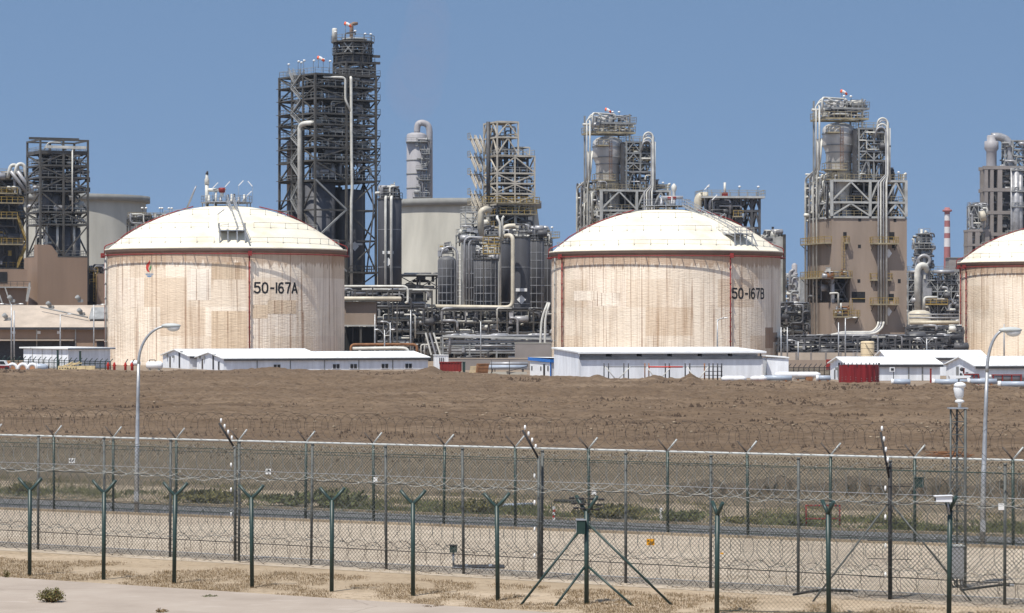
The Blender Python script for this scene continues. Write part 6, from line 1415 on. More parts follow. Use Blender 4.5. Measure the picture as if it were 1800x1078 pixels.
# ------------------------------------------------------------------ loose gear along the field edge
def at(name, label, cat, px, D, group=None, rz=0): return thing(name, label, cat, ((px - 900) * D / F, D, 0), rz, group)
def gear():
    def sx(D): return D / F
    # scaffold
    D = 376; s = D / F; T = at('scaffold', 'low open scaffold frame with a long red ledger before the monopitch building', 'scaffold', 1165, D); x = lambda p: (p - 1165) * s; z = lambda y: H - (y - YH) * s
    for p in (1062, 1070, 1097, 1105, 1134, 1141, 1170, 1177, 1205, 1213, 1239, 1247, 1254, 1262, 1269):
        for v in (0, 1.3): MB().tube([(x(p), v, 0), (x(p), v, z(639))], .05, 6).build('upright', 'rust' if p % 7 == 0 else 'dark_trim', T)
    MB().tube([(x(1062), -.06, z(645)), (x(1146), -.06, z(645))], .06, 6).build('ledger', 'dark_trim', T); MB().tube([(x(1180), -.06, z(645)), (x(1270), -.06, z(645))], .06, 6).build('ledger', 'dark_trim', T)
    MB().tube([(x(1140), -.1, z(645.2)), (x(1200), -.1, z(645.2))], .12, 6).build('ledger', 'red_signal', T)
    for y in (653, 660): MB().tube([(x(1239), -.05, z(y)), (x(1270), -.05, z(y))], .05, 6).build('ledger', 'dark_trim', T)
    for a, b in ((1064, 1082), (1108, 1086), (1137, 1152), (1180, 1160), (1208, 1222), (1245, 1228)): MB().tube([(x(a), -.1, z(645)), (x(b), -.1, z(667))], .07, 6).build('brace', 'pipe_white', T)
    # skips and stacks near the middle
    D = 425; s = D / F; z = lambda y: H - (y - YH) * s
    T = at('skip', 'rusty red steel skip beside the ribbed white shed', 'skip', 790, D); x = lambda p: (p - 790) * s
    b = MB(); b.box(x(773), 0, .25, x(811), 2.2, z(637))
    b.build('body', 'red', T)
    for i in range(7): X = x(773) + .2 + i * .46; MB().box(X, -.1, .25, X + .12, -.003, z(637.5)).build('rib', 'red', T)
    MB().tube([(x(772), -.05, z(637)), (x(812), -.05, z(637))], .09, 6).build('rim', 'red', T)
    for X in (x(775), x(808)): MB().box(X - .1, .2, 0, X + .1, 2, .26).build('foot', 'dark_trim', T)
    T = at('post', 'dark green square post right of the rusty red skip', 'post', 815.5, 424); MB().box(-.2, -.2, 0, .2, .2, z(637)).build('shaft', 'green_post', T); MB().box(-.26, -.26, z(637) + .001, .26, .26, z(636)).build('cap', 'green_post', T)
    T = at('timber_stack', 'small stack of pale planks leaning by the rusty crate', 'timber', 834, 424)
    for k in range(6): MB().beam((-.75 + .03 * k, -.1, .15 + k * .17), (.6, .05 * k, .2 + k * .17), .22, .09).build('plank', 'timber', T)
    T = at('crate', 'tilted rusty brown crate beside pale planks', 'crate', 849, 423, None, R(12))
    MB().prism([(-.9, 0, .05), (.75, 0, .05), (.95, 0, 1.45), (-.7, 0, 1.45)], (0, 1.3, 0)).build('body', 'rust', T)
    for zz in (.25, .75, 1.3): MB().box(-.8, -.05, zz, .8, -.003, zz + .1).build('batten', 'rust', T)
    for k, (a, b, y, D2, r, lab) in enumerate(((862, 928, 640, 432, .33, 'upper long grey pipe stacked on trestles left of the blue booth'), (858, 926, 645.5, 428, .3, 'lower long grey pipe stacked on trestles left of the blue booth'))):
        T = at('stored_pipe', lab, 'pipe', 893, D2, 'spare pipes stored at the field edge'); q = D2 / F; zz = H - (y - YH) * q
        MB().tube([((a - 893) * q, 0, zz), ((b - 893) * q, 0, zz)], r, 12).build('pipe', 'bluegrey' if k else 'pipe_grey', T)
        for p in (a + 8, b - 8): MB().beam(((p - 893) * q, .1, 0), ((p - 893) * q, .1, zz - r), .14).build('trestle', 'dark_trim', T)
    T = at('barrier', 'pale low barrier with a sloping dark bar left of the blue booth', 'barrier', 893, 414); q = 414 / F
    MB().box((858 - 893) * q, 0, .02, (926 - 893) * q, .3, .38).build('base', 'concrete_grey', T); MB().beam(((890 - 893) * q, -.1, .4), ((928 - 893) * q, -.1, 1.25), .1).build('bar', 'dark_trim', T)
    for X in (-2.4, .2): MB().tube([(X, -.1, 0), (X, -.1, 2.1)], .05, 6).build('post', 'dark_trim', T)
    # white wrapped drums right of the monopitch building
    for k, (a, b, y0, y1, D2, lab) in enumerate(((1362, 1442, 654, 664, 372, 'long white wrapped vessel lying right of the monopitch building'), (1268, 1312, 661, 671, 362, 'white wrapped tube lying before the right end of the monopitch building'), (1319, 1348, 661, 670, 362, 'short white wrapped tube lying beside a rusty cradle'))):
        q = D2 / F; zz = H - ((y0 + y1) / 2 - YH) * q; r = (y1 - y0) / 2 * q * 1.05; c = (a + b) / 2
        T = at('wrapped_vessel', lab, 'vessel', c, D2, 'white wrapped vessels on the ground'); L = (b - a) * q / 2
        MB().tube([(-L, 0, zz), (-L + .5, 0, zz), (-.1, 0, zz), (0, 0, zz), (.1, 0, zz), (L - .5, 0, zz), (L, 0, zz)], [r * .55, r, r, r * .9, r, r, r * .55], 14).build('shell', 'white', T)
        for X in (-L * .5, L * .5): MB().box(X - .45, -.5, 0, X + .45, .5, zz - r * .7).build('cradle', 'rust', T)
    # blue grey coated pipes in front
    pl = [(1340, 1392, 667, 'far left blue grey pipe in the row before the small fence'), (1396, 1430, 665, 'short blue grey pipe in the row before the small fence'), (1436, 1460, 667, 'blue grey pipe ending beside the deep red ribbed tank'), (1568, 1600, 674, 'blue grey pipe just right of the deep red ribbed tank'), (1640, 1700, 674, 'long blue grey pipe behind the camera mast'), (1702, 1752, 673, 'blue grey pipe behind the right street lamp'), (1756, 1830, 678, 'thick blue grey pipe running out of the right edge')]
    for a, b, y, lab in pl:
        D2 = F * (H - .28) / (y - YH); q = D2 / F; c = (a + b) / 2; T = at('coated_pipe', lab, 'pipe', c, D2, 'coated pipes laid along the field edge', R(-3)); L = (b - a) * q / 2
        MB().tube([(-L, 0, .45), (L, 0, .45)], .34, 14).build('pipe', 'bluegrey', T); MB().tube([(-L - .12, 0, .45), (-L + .25, 0, .45)], .38, 14).build('end_sleeve', 'white', T)
        for X in (-L * .6, L * .6): MB().box(X - .12, -.5, -.05, X + .12, .5, .16).build('sleeper', 'rust', T)
    for a, b, y, D2, r, lab in ((1690, 1722, 663, 350, .46, 'dark capped pipe spool raised on red trestles left of the right street lamp'), (1735, 1800, 664, 352, .46, 'long grey pipe raised on red trestles right of the right street lamp')):
        q = D2 / F; c = (a + b) / 2; T = at('stored_pipe', lab, 'pipe', c, D2, 'spare pipes stored at the field edge'); L = (b - a) * q / 2; zz = H - (y - YH) * q
        MB().tube([(-L, 0, zz), (-L + .4, 0, zz), (L, 0, zz)], [r * .8, r, r], 14).build('pipe', 'pipe_grey', T); MB().tube([(-L - .15, 0, zz), (-L + .01, 0, zz)], r * 1.1, 14).build('cap', 'rubber', T)
        for X in (-L * .7, -L * .2, L * .3, L * .8):
            MB().beam((X, -.5, 0), (X, -.5, zz + .3), .14).build('trestle', 'red', T)
        MB().beam((-L * .8, -.5, zz + .35), (L * .85, -.5, zz + .35), .14).build('trestle_bar', 'red', T)
    for px, D2, y, head, lab in ((1694, 355, 648, True, 'red post with a round black head before the second cabin gable'), (1636, 360, 649, False, 'plain red post before the wall right of the red tank')):
        T = at('marker_post', lab, 'post', px, D2); zz = H - (y - YH) * D2 / F; MB().box(-.1, -.1, 0, .1, .1, zz).build('shaft', 'red', T); MB().box(-.13, -.13, zz + .001, .13, .13, zz + .06).build('cap', 'red', T)
        if head: MB().ball((-.25, -.1, zz - .1), .26, 10).build('head', 'dark_trim', T)
    T = at('wall_lamp_post', 'thin pole with a square black lamp before the wall right of the red tank', 'lamp post', 1568.5, 362); q = 362 / F; zz = H - (650 - YH) * q
    MB().tube([(.15, 0, 0), (.15, 0, zz)], .05, 6).build('pole', 'dark_trim', T); MB().box(-.35, -.12, zz - .25, .3, .1, zz + .3).build('lamp', 'white', T); MB().box(-.2, -.16, zz - .1, .18, -.121, zz + .2).build('lens', 'glass', T)
    # small dark fence right of the monopitch building
    D = 408; s = D / F; T = at('yard_fence', 'short dark mesh yard fence with cranked post tops by the red tank', 'fence', 1422, D); x = lambda p: (p - 1422) * s; z = lambda y: H - (y - YH) * s
    for p in range(1386, 1462, 9): MB().tube([(x(p), 0, 0), (x(p), 0, z(645)), (x(p) + .35, -.2, z(639.5))], .06, 6).build('post', 'dark_trim', T)
    b = MB(); chain(b, (x(1386), 0, 0), (x(1458), 0, 0), .05, z(646), .16, .018); b.build('mesh_panel', 'green_post', T)
    for y in (646, 652, 659): MB().tube([(x(1386), 0, z(y)), (x(1458), 0, z(y))], .04, 5).build('wire', 'dark_trim', T)
    # left yard fence
    D = 452; s = D / F; T = at('yard_fence', 'long dark green yard fence with cranked post tops at the left', 'fence', 90, D); x = lambda p: (p - 90) * s; z = lambda y: H - (y - YH) * s
    for k, p in enumerate(range(-4, 196, 9)):
        h = z(630 + p * .03); MB().tube([(x(p), 0, 0), (x(p), 0, h), (x(p) + .42, -.2, h + .42)], .07, 6).build('post', 'green_post', T)
    b = MB(); chain(b, (x(-4), 0, 0), (x(194), 0, 0), .05, z(635), .22, .016); b.build('mesh_panel', 'green_post', T)
    for y in (631, 635, 643): MB().tube([(x(-4), 0, z(y)), (x(194), 0, z(y + 5))], .05, 5).build('wire', 'green_post', T)
    for px, y0, lab in ((101.5, 616, 'thick black green gate post left of centre in the yard fence'), (141, 618, 'thick black green gate post right of the pale pallet stack')):
        T = at('gate_post', lab, 'post', px, 447); zz = H - (y0 - YH) * 447 / F; MB().box(-.15, -.15, 0, .15, .15, zz).build('shaft', 'green_post', T); MB().box(-.2, -.2, zz + .001, .2, .2, zz + .07).build('cap', 'green_post', T)
    # pallets and timber
    T = at('pallet_stack', 'pale yellow stack of pallets and beams before the yard fence', 'pallets', 133, 444); q = 444 / F
    for k in range(4):
        for j in range(3): MB().box(-2.7 + k * 1.45, -.4 + j * .3, .1 + .02 * j, -2.7 + k * 1.45 + 1.38, -.2 + j * .3, .2 + .02 * j + .55).build('pallet', 'timber', T)
    for k in range(6): MB().beam((-1.9 + .3 * k, -.2, .78 + .08 * (k % 3)), (-.8 + .35 * k, .3, 1.05 + .18 * ((k * 2) % 3)), .16, .12).build('beam', 'timber', T)
    for k in range(7): MB().box(-2.5 + k * .42, -.43, .32, -2.32 + k * .42, -.402, .48).build('slot', 'dark_trim', T)
    # pipe bends and tubes at far left
    for k, (px, m_, lab) in enumerate(((22, 'white', 'white arched pipe bend at the left edge of the yard'), (40, 'white', 'second white arched pipe bend from the left edge'), (57, 'white', 'white arched pipe bend beside the silver drum'))):
        T = at('pipe_bend', lab, 'pipe bend', px, 447, 'pipe bends stored at the left')
        MB().tube([(-.75 * math.cos(a), .0, .05 + .95 * math.sin(a)) for a in [math.pi * i / 10 for i in range(11)]], .26, 10).build('bend', m_, T)
        for X in (-.75, .75): MB().tube([(X, 0, 0), (X, 0, .12)], .33, 12).build('flange', 'red', T)
    T = at('drum', 'silver grey drum lying on its side before the yard fence', 'drum', 73, 446); MB().tube([(-.75, 0, .55), (-.65, 0, .55), (.5, .3, .5), (.95, .4, .45)], [.4, .55, .55, .3], 14).build('shell', 'bluegrey', T); MB().tube([(-.7, 0, .55), (-.6, .02, .55)], .585, 14).build('hoop', 'white', T)
    T = at('tarp_heap', 'long ochre tarpaulin covered heap along the yard fence', 'tarpaulin', 45, 449)
    b = MB(); rk = random.Random(4); n = 16
    for i in range(n + 1):
        X = -3.2 + 6.8 * i / n; hh = 1.25 + .35 * math.sin(i * 1.3) * (1 - i / n) - .5 * (i / n)
        for vv, zz in ((-.6, 0.0), (-.35, hh * .8), (0, hh), (.5, 0)): b.v.append((X, vv + rk.uniform(-.08, .08), zz + (rk.uniform(-.06, .06) if zz else 0)))
    for i in range(n):
        for j in range(3): b.f.append((i * 4 + j, i * 4 + 4 + j, i * 4 + 5 + j, i * 4 + 1 + j)); b.sm.append(True)
    b.f += [(0, 1, 2, 3), (n * 4 + 3, n * 4 + 2, n * 4 + 1, n * 4)]; b.sm += [False, False]
    b.build('cover', 'rust', T)
    T = at('parked_truck', 'red and white vehicle cab partly hidden at the left edge of the field', 'truck', 5, 445)
    MB().prism([(-1.3, 0, .4), (1.0, 0, .4), (1.0, 0, .95), (.55, 0, 1.0), (.2, 0, 1.6), (-1.3, 0, 1.6)], (0, 1.7, 0)).build('body', 'white', T); MB().box(-1.3, -.03, .35, 1.03, -.003, .8).build('lower_panel', 'red_dark', T)
    MB().prism([(-.5, -.04, 1.02), (.42, -.04, 1.02), (.12, -.04, 1.5), (-.5, -.04, 1.5)], (0, .03, 0)).build('window', 'glass', T)
    for X in (-.75, .6): MB().tube([(X, -.08, .33), (X, .25, .33)], .33, 14).build('wheel', 'rubber', T)
    # red hydrant posts and white tank left of the cabins
    for px, lab in ((190, 'red hydrant pillar farthest left, by the yard fence'), (201, 'second red hydrant pillar from the left'), (220.5, 'third red hydrant pillar, left of the street lamp'), (232, 'red hydrant pillar closest to the left street lamp')):
        T = at('hydrant_pillar', lab, 'hydrant', px, 447, 'red hydrant pillars'); MB().tube([(0, 0, 0), (0, 0, 1.0), (0, 0, 1.2), (0, 0, 1.3)], [.2, .2, .14, .05], 10).build('barrel', 'red_signal', T)
        MB().tube([(-.28, 0, .8), (.28, 0, .8)], .09, 8).build('outlet', 'red_signal', T)
        if px > 210: MB().beam((.05, -.05, 1.25), (.4, -.15, 1.8), .12).build('hood', 'dark_trim', T)
    for a, b, y, lab in ((257, 286, 642.5, 'white horizontal tank with a dark top hoop left of the gabled cabins'), (229, 247, 638.5, 'white horizontal tank behind the left street lamp')):
        D2 = 450; q = D2 / F; c = (a + b) / 2; L = (b - a) * q / 2; T = at('storage_drum', lab, 'tank', c, D2); zz = H - (y - YH) * q; r = .62 if a > 250 else .42
        MB().tube([(-L, 0, zz), (-L + .25, 0, zz), (L - .25, 0, zz), (L, 0, zz)], [r * .6, r, r, r * .6], 16).build('shell', 'white', T)
        for X in (-L * .55, L * .55): MB().box(X - .12, -.4, 0, X + .12, .4, zz - r * .7).build('saddle', 'steel_grey', T)
        if a > 250: MB().pipe([(-L * .6, -.1, zz + r), (-L * .6, -.1, zz + r + .25), (L * .1, -.1, zz + r + .25), (L * .1, -.1, zz + r)], .07, .12, 8).build('hoop', 'dark_trim', T)

# ================================================================== security fences
def chain(b, p, q, z0, z1, pitch, r):
    """diagonal wire netting as real three sided wires between two ground points"""
    p, q = Vector(p), Vector(q); d = q - p; L = Vector((d.x, d.y, 0)).length; d = d / L; h = z1 - z0; nrm = Vector((-d.y, d.x, 0))
    for sg in (1, -1):
        c = -h + pitch * .5 if sg > 0 else pitch * .5
        while c < (L if sg > 0 else L + h):
            # wire: s = c + sg * t, t in 0..h
            if sg > 0: t0, t1 = max(0, -c), min(h, L - c)
            else: t0, t1 = max(0, c - L), min(h, c)
            if t1 > t0 + .02:
                a = p + d * (c + sg * t0) + Vector((0, 0, z0 + t0)); e = p + d * (c + sg * t1) + Vector((0, 0, z0 + t1))
                w = (e - a).normalized(); x = w.cross(nrm).normalized()
                vs = []
                for P in (a, e):
                    for k in range(3):
                        g = 2 * math.pi * k / 3; vs.append(P + (x * math.cos(g) + nrm * math.sin(g)) * r + nrm * (.006 * sg))
                b.add(vs, [(0, 1, 4, 3), (1, 2, 5, 4), (2, 0, 3, 5)])
            c += pitch
    return b
gear()
def coil(b, p, q, z, rad, step, r=.011, tilt=.35, seed=1, n=20, sag=.05):
    """concertina razor wire: linked loops leaning alternately"""
    rnd = random.Random(seed); p, q = Vector(p), Vector(q); d = (q - p); L = d.length; d.normalize(); nrm = Vector((-d.y, d.x, 0)); up = Vector((0, 0, 1))
    k = int(L / step); pts = []
    for i in range(k * n + 1):
        t = i / n; a = 2 * math.pi * t; c = p + d * (L * t / k); q = int(t)
        rr = rad * (1 + .09 * math.sin(q * 2.1 + seed) + sag * math.sin(t * .7 + seed))
        pts.append(c + d * (math.cos(a) * rr * .78 + math.sin(t * 1.3 + seed) * .06) + nrm * (math.cos(a) * rr * .55) + up * (z + math.sin(a) * rr + .05 * math.sin(t * .23 + seed)))
    b.tube(pts, r, 3)
    for i in range(0, len(pts) - 1, 2):      # barbs
        a = pts[i]; e = (pts[i + 1] - a).normalized(); s = nrm * .02 + up * .02; b.add([a - e * .03, a + s, a + e * .03, a - s], [(0, 1, 2, 3)])
    return b
def yarm(post, p, h, dirv, L, rise, r, m, curved=False, angs=(-1, 1)):
    for sg in angs:
        mm = m[sg > 0] if isinstance(m, tuple) else m; d = dirv * sg; p0 = Vector((0, 0, h))
        if curved: pts = [p0 + Vector((0, 0, -.05)), p0 + d * L * .18 + Vector((0, 0, rise * .05)), p0 + d * L * .42 + Vector((0, 0, rise * .28)), p0 + d * L + Vector((0, 0, rise))]
        else: pts = [p0, p0 + d * L + Vector((0, 0, rise))]
        MB().tube(pts, r, 8).build('arm', mm, post)
def fence(name, label, pts, h, pr, m_post, group, arm=None, mesh=None, top_rail=None, coils=(), wires=(), shared_arm=None):
    """pts: ground points of the posts; the fence is one thing with posts, netting bays, rails and wire"""
    o = pts[0]; T = thing(name, label, 'fence', o, 0, group); loc = [p - o for p in pts]
    for i, p in enumerate(loc):
        hh = h[i] if isinstance(h, (list, tuple)) else h
        P = MB().tube([(0, 0, -.1), (0, 0, hh)], pr, 10).build('post', m_post, T); P.location = p
        P.rotation_euler = (random.uniform(-.012, .012), random.uniform(-.014, .014), 0)
        if arm: yarm(P, p, hh, arm['dir'](i), arm['L'], arm['rise'], arm['r'], arm.get('m', m_post), arm.get('curved', False), arm.get('angs', (-1, 1)))
        else: MB().tube([(0, 0, hh), (0, 0, hh + .05)], pr * 1.25, 10).build('cap', m_post, P)
    for i, (a, b_) in enumerate(zip(loc, loc[1:])):
        hh = (h[i] if isinstance(h, (list, tuple)) else h)
        if mesh: b = MB(); chain(b, a, b_, mesh['z0'], hh - mesh['drop'], mesh['pitch'], mesh['r']); b.build('mesh_panel', mesh['m'], T)
    for zz, r, m_ in wires:
        b = MB()
        b.tube([p + Vector((0, 0, zz if zz > 0 else (h if not isinstance(h, list) else h[i]) + zz)) for i, p in enumerate(loc)], r, 5); b.build('wire', m_, T)
    if top_rail: MB().tube([p + Vector((0, 0, top_rail[0])) for p in loc], top_rail[1], 10).build('top_rail', top_rail[2], T)
    for k, (zz, rad, step, m_, off, r) in enumerate(coils):
        b = MB(); coil(b, loc[0] + off, loc[-1] + off, zz, rad, step, r, .3 + .1 * (k % 2), k + 3); b.build('razor_coil', m_, T)
    return T
# far fence with a pale top rail and Y arms
M['rust_wire'] = mk('dark_weathered_wire', (.075, .06, .05), .6, .3, 3)
fx = [-125, -9, 95, 199, 310, 421, 537, 657, 780, 906, 1036, 1174, 1315, 1459, 1608, 1781, 1960]
fp = [gp(x, 895.5 + (x - 95) * .0405) for x in fx]
fd = (fp[-1] - fp[0]).normalized()
M['rail_pale'] = mk('pale_top_rail', (.46, .48, .47), .55, .15, 2, 0, .3)
fence('security_fence', 'far green post fence with a pale top rail and thin Y arms along the road', fp, 3.1, .055, 'green_post', 'security fences',
      arm=dict(dir=lambda i: (Vector((.93, -.25, 0))).normalized(), L=.36, rise=.44, r=.031, m=('rust_wire', 'rail_pale')), mesh=dict(z0=.08, drop=.1, pitch=.13, r=.0075, m='mesh_green'),
      top_rail=(3.08, .042, 'rail_pale'), coils=((3.66, .56, .42, 'rust_wire', Vector((0, 0, 0)), .0075),), wires=((2.6, .012, 'green_post'), (.15, .014, 'green_post')))
# middle fence of tall grey posts
mx = [-190, -52, 67, 184, 299, 420, 547, 679, 815, 952, 1100, 1249, 1403, 1566, 1766, 1975]
mp = [gp(x, 966.5 + (x - 67) * .0575) for x in mx]
mh = [3.92] * len(mx)
fence('security_fence', 'middle fence of tall grey posts hung with several rows of razor wire', mp, 3.92, .045, 'galv_dull', 'security fences',
      mesh=dict(z0=.05, drop=.25, pitch=.135, r=.007, m='mesh_grey'), coils=((3.30, .55, .40, 'galv_bright', Vector((0, -.35, 0)), .0075), (2.30, .52, .46, 'galv_dull', Vector((0, -.4, 0)), .0065), (1.30, .52, .44, 'galv_dull', Vector((0, -.45, 0)), .007), (.45, .45, .6, 'rust_wire', Vector((0, -.55, 0)), .0075)),
      wires=((3.7, .012, 'green_post'), (3.0, .010, 'galv'), (2.75, .012, 'rubber'), (1.75, .010, 'rubber'), (.62, .014, 'rubber'), (.2, .012, 'galv')))
# near fence: dark green posts with curved Y tops, in two runs that meet at the braced post
n1 = [-92, 52, 182, 306, 443, 583, 726, 875, 1031]
p1 = [gp(x, 1012.5 + (x - 52) * .0525) for x in n1]
fence('security_fence', 'near row of dark green posts with wide curved Y tops, left of the braced post', p1[:-1], 2.7, .062, 'green_post', 'security fences',
      arm=dict(dir=lambda i: Vector((.97, -.1, 0)).normalized(), L=.37, rise=.36, r=.05, curved=True))
p2 = [gp(1260, 1079.5), gp(1457, 1084), gp(1668, 1088), gp(1890, 1090)]
fence('security_fence', 'near row of dark green posts with narrow Y tops, right of the braced post', p2, [2.68, 2.75, 2.92, 2.9], .066, 'green_post', 'security fences',
      arm=dict(dir=lambda i: Vector((.40, -.9, 0)).normalized(), L=.30, rise=.36, r=.052, m='green_post', curved=False), mesh=dict(z0=.05, drop=.2, pitch=.12, r=.003, m='mesh_green'), wires=((.1, .01, 'green_post'),))
def braced_post():
    p = gp(1031, 1062); T = thing('braced_post', 'dark green corner post propped by four struts with a control box', 'fence post', p); s = p.y / F
    h = 2.62; P = MB().tube([(0, 0, -.1), (0, 0, h)], .066, 10).build('post', 'green_post', T)
    yarm(P, p, h, Vector((.8, -.5, 0)).normalized(), .34, .42, .055, 'green_post', True)
    for sg, dx, z, dy in ((-1, 118, 2.25, 0), (1, 152, 2.25, 0), (-1, 58, 1.05, -.3), (1, 84, 1.05, -.3)):
        MB().tube([(sg * .05, 0, z), (sg * dx * s, dy - .3, -.05)], .035, 8).build('strut', 'green_post', T)
    b = MB().box(-.28, -.16, 1.98, -.04, .16, 2.36).build('control_box', 'green_box', T); MB().box(-.3, -.18, 2.361, -.02, .18, 2.39).build('lid', 'galv', b)
    MB().box(-.292, -.12, 2.02, -.281, .12, 2.32).build('door', 'galv', b)
    for k, (z, w) in enumerate(((2.98, .42), (2.83, .36), (2.70, .30))):
        b = MB(); b.tube([(-w, .0, z), (w, -.12, z - .03)], .012, 6)
        for sg in (-1, -.35, .35, 1): b.tube([(w * sg - .07, -.06 * (1 + sg), z - .015 * (1 + sg)), (w * sg + .07, -.06 * (1 + sg), z - .015 * (1 + sg))], .032, 8)
        b.build('insulator_bar', 'rubber', T)
    near = gp(1031, 1062)
braced_post()
# sensor posts standing in the middle fence
def sensor_post(px, y, lab, lean, L, n_low, arms=False):
    p = gp(px, y); s = p.y / F; T = thing('sensor_post', lab, 'sensor post', p + Vector((0, -.12, 0)), 0, 'taut wire sensor posts')
    h = 3.8
    MB().tube([(0, 0, 0), (0, 0, h)], .05, 8).build('post', 'rubber' if arms else 'galv_dull', T)
    top = Vector((lean[0], -.15, h + lean[1])); b0 = Vector((-.02, -.02, h - .05 - (.25 if arms else 0)))
    A = MB().tube([b0, top], .035, 8).build('leaning_arm', 'rubber', T)
    for k in range(4):
        t = 1.03 - k * .23; c = b0 + (top - b0) * t + Vector((.09 if not arms else .04, -.05, .06))
        MB().tube([c - Vector((0, 0, .07)), c, c + Vector((0, 0, .07))], [.025, .036, .025], 8).build('insulator', 'sign_white', A)
    z = h - .62
    for k in range(n_low):
        MB().tube([(-.13, -.05, z - .07), (-.13, -.05, z), (-.13, -.05, z + .08)], [.022, .033, .022], 8).build('insulator', 'sign_white', T); z -= .82 if n_low < 7 else .42
    if arms:
        for k in range(9):
            z = 4.3 - k * .52; MB().tube([(-.62, 0, z), (.62, -.1, z - .02)], .010, 5).build('spreader_rod', 'rubber', T)
        for sg in (-1, 1): MB().tube([(sg * .05, 0, 2.75), (sg * 2.25, -.5, 0)], .028, 8).build('strut', 'galv_dull', T)
sensor_post(414, 986, 'leaning sensor post with white insulators in the left part of the middle fence', (-.52, .78), .9, 4)
sensor_post(947, 1018, 'leaning sensor post with white insulators left of the braced post', (-.50, .80), .9, 4)
sensor_post(1563, 1054, 'strutted sensor post with many thin cross rods near the lattice mast', (-.28, 1.0), 1.0, 5, True)

# ================================================================== street lamps
def street_lamp(px, y, ytop, bend_px, xhead, yhead, lab):
    p = gp(px, y); s = p.y / F; T = thing('street_lamp', lab, 'street lamp', p, 0, 'tall swan neck street lamps'); z = lambda q: H - (q - YH) * s; x = lambda q: (q - px) * s
    zt = z(ytop); pts = [(0, 0, -.05), (x(px + 1), 0, zt * .5), (x(bend_px), 0, zt)]
    zh = z(yhead); xe = x(xhead); x0 = x(bend_px)
    P = MB().tube([(0, 0, -.05), (x0 * .3, 0, zt * .45), (x0 * .3, 0, zt * .45 + .01), (x0 * .7, 0, zt * .78), (x0, 0, zt)], [.105, .09, .085, .068, .062], 12).build('pole', 'galv', T)
    arc_ = []
    for i in range(13):
        a = (i / 12) * math.pi / 2 * .94; arc_.append((x0 + (xe - x0) * (1 - math.cos(a)) * 1.0, 0, zt + (zh - zt) * math.sin(a)))
    MB().tube(arc_, [.06 - .001 * i for i in range(13)], 10).build('swan_neck', 'galv', T)
    ex, ez = arc_[-1][0], arc_[-1][2]
    Hd = MB().ball((ex + .26, 0, ez + .02), .36, 16, (1.15, .52, .30)).build('lamp_head', 'rail_pale', T)
    MB().ball((ex + .36, 0, ez - .05), .27, 14, (1.0, .55, .62)).build('diffuser', 'lamp_white', Hd)
    MB().box(-.09, -.13, .55, .09, -.085, .95).build('hatch', 'galv', T)
    MB().lathe([(.2, -.02), (.2, .05), (.12, .07)], 0, 0, 14).build('base_flange', 'galv', T)
street_lamp(240, 905, 640, 243.5, 294, 573.5, 'swan neck street lamp standing before the first storage tank')
street_lamp(1727, 962, 655, 1735, 1766, 581, 'swan neck street lamp at the right, beside the lattice camera mast')

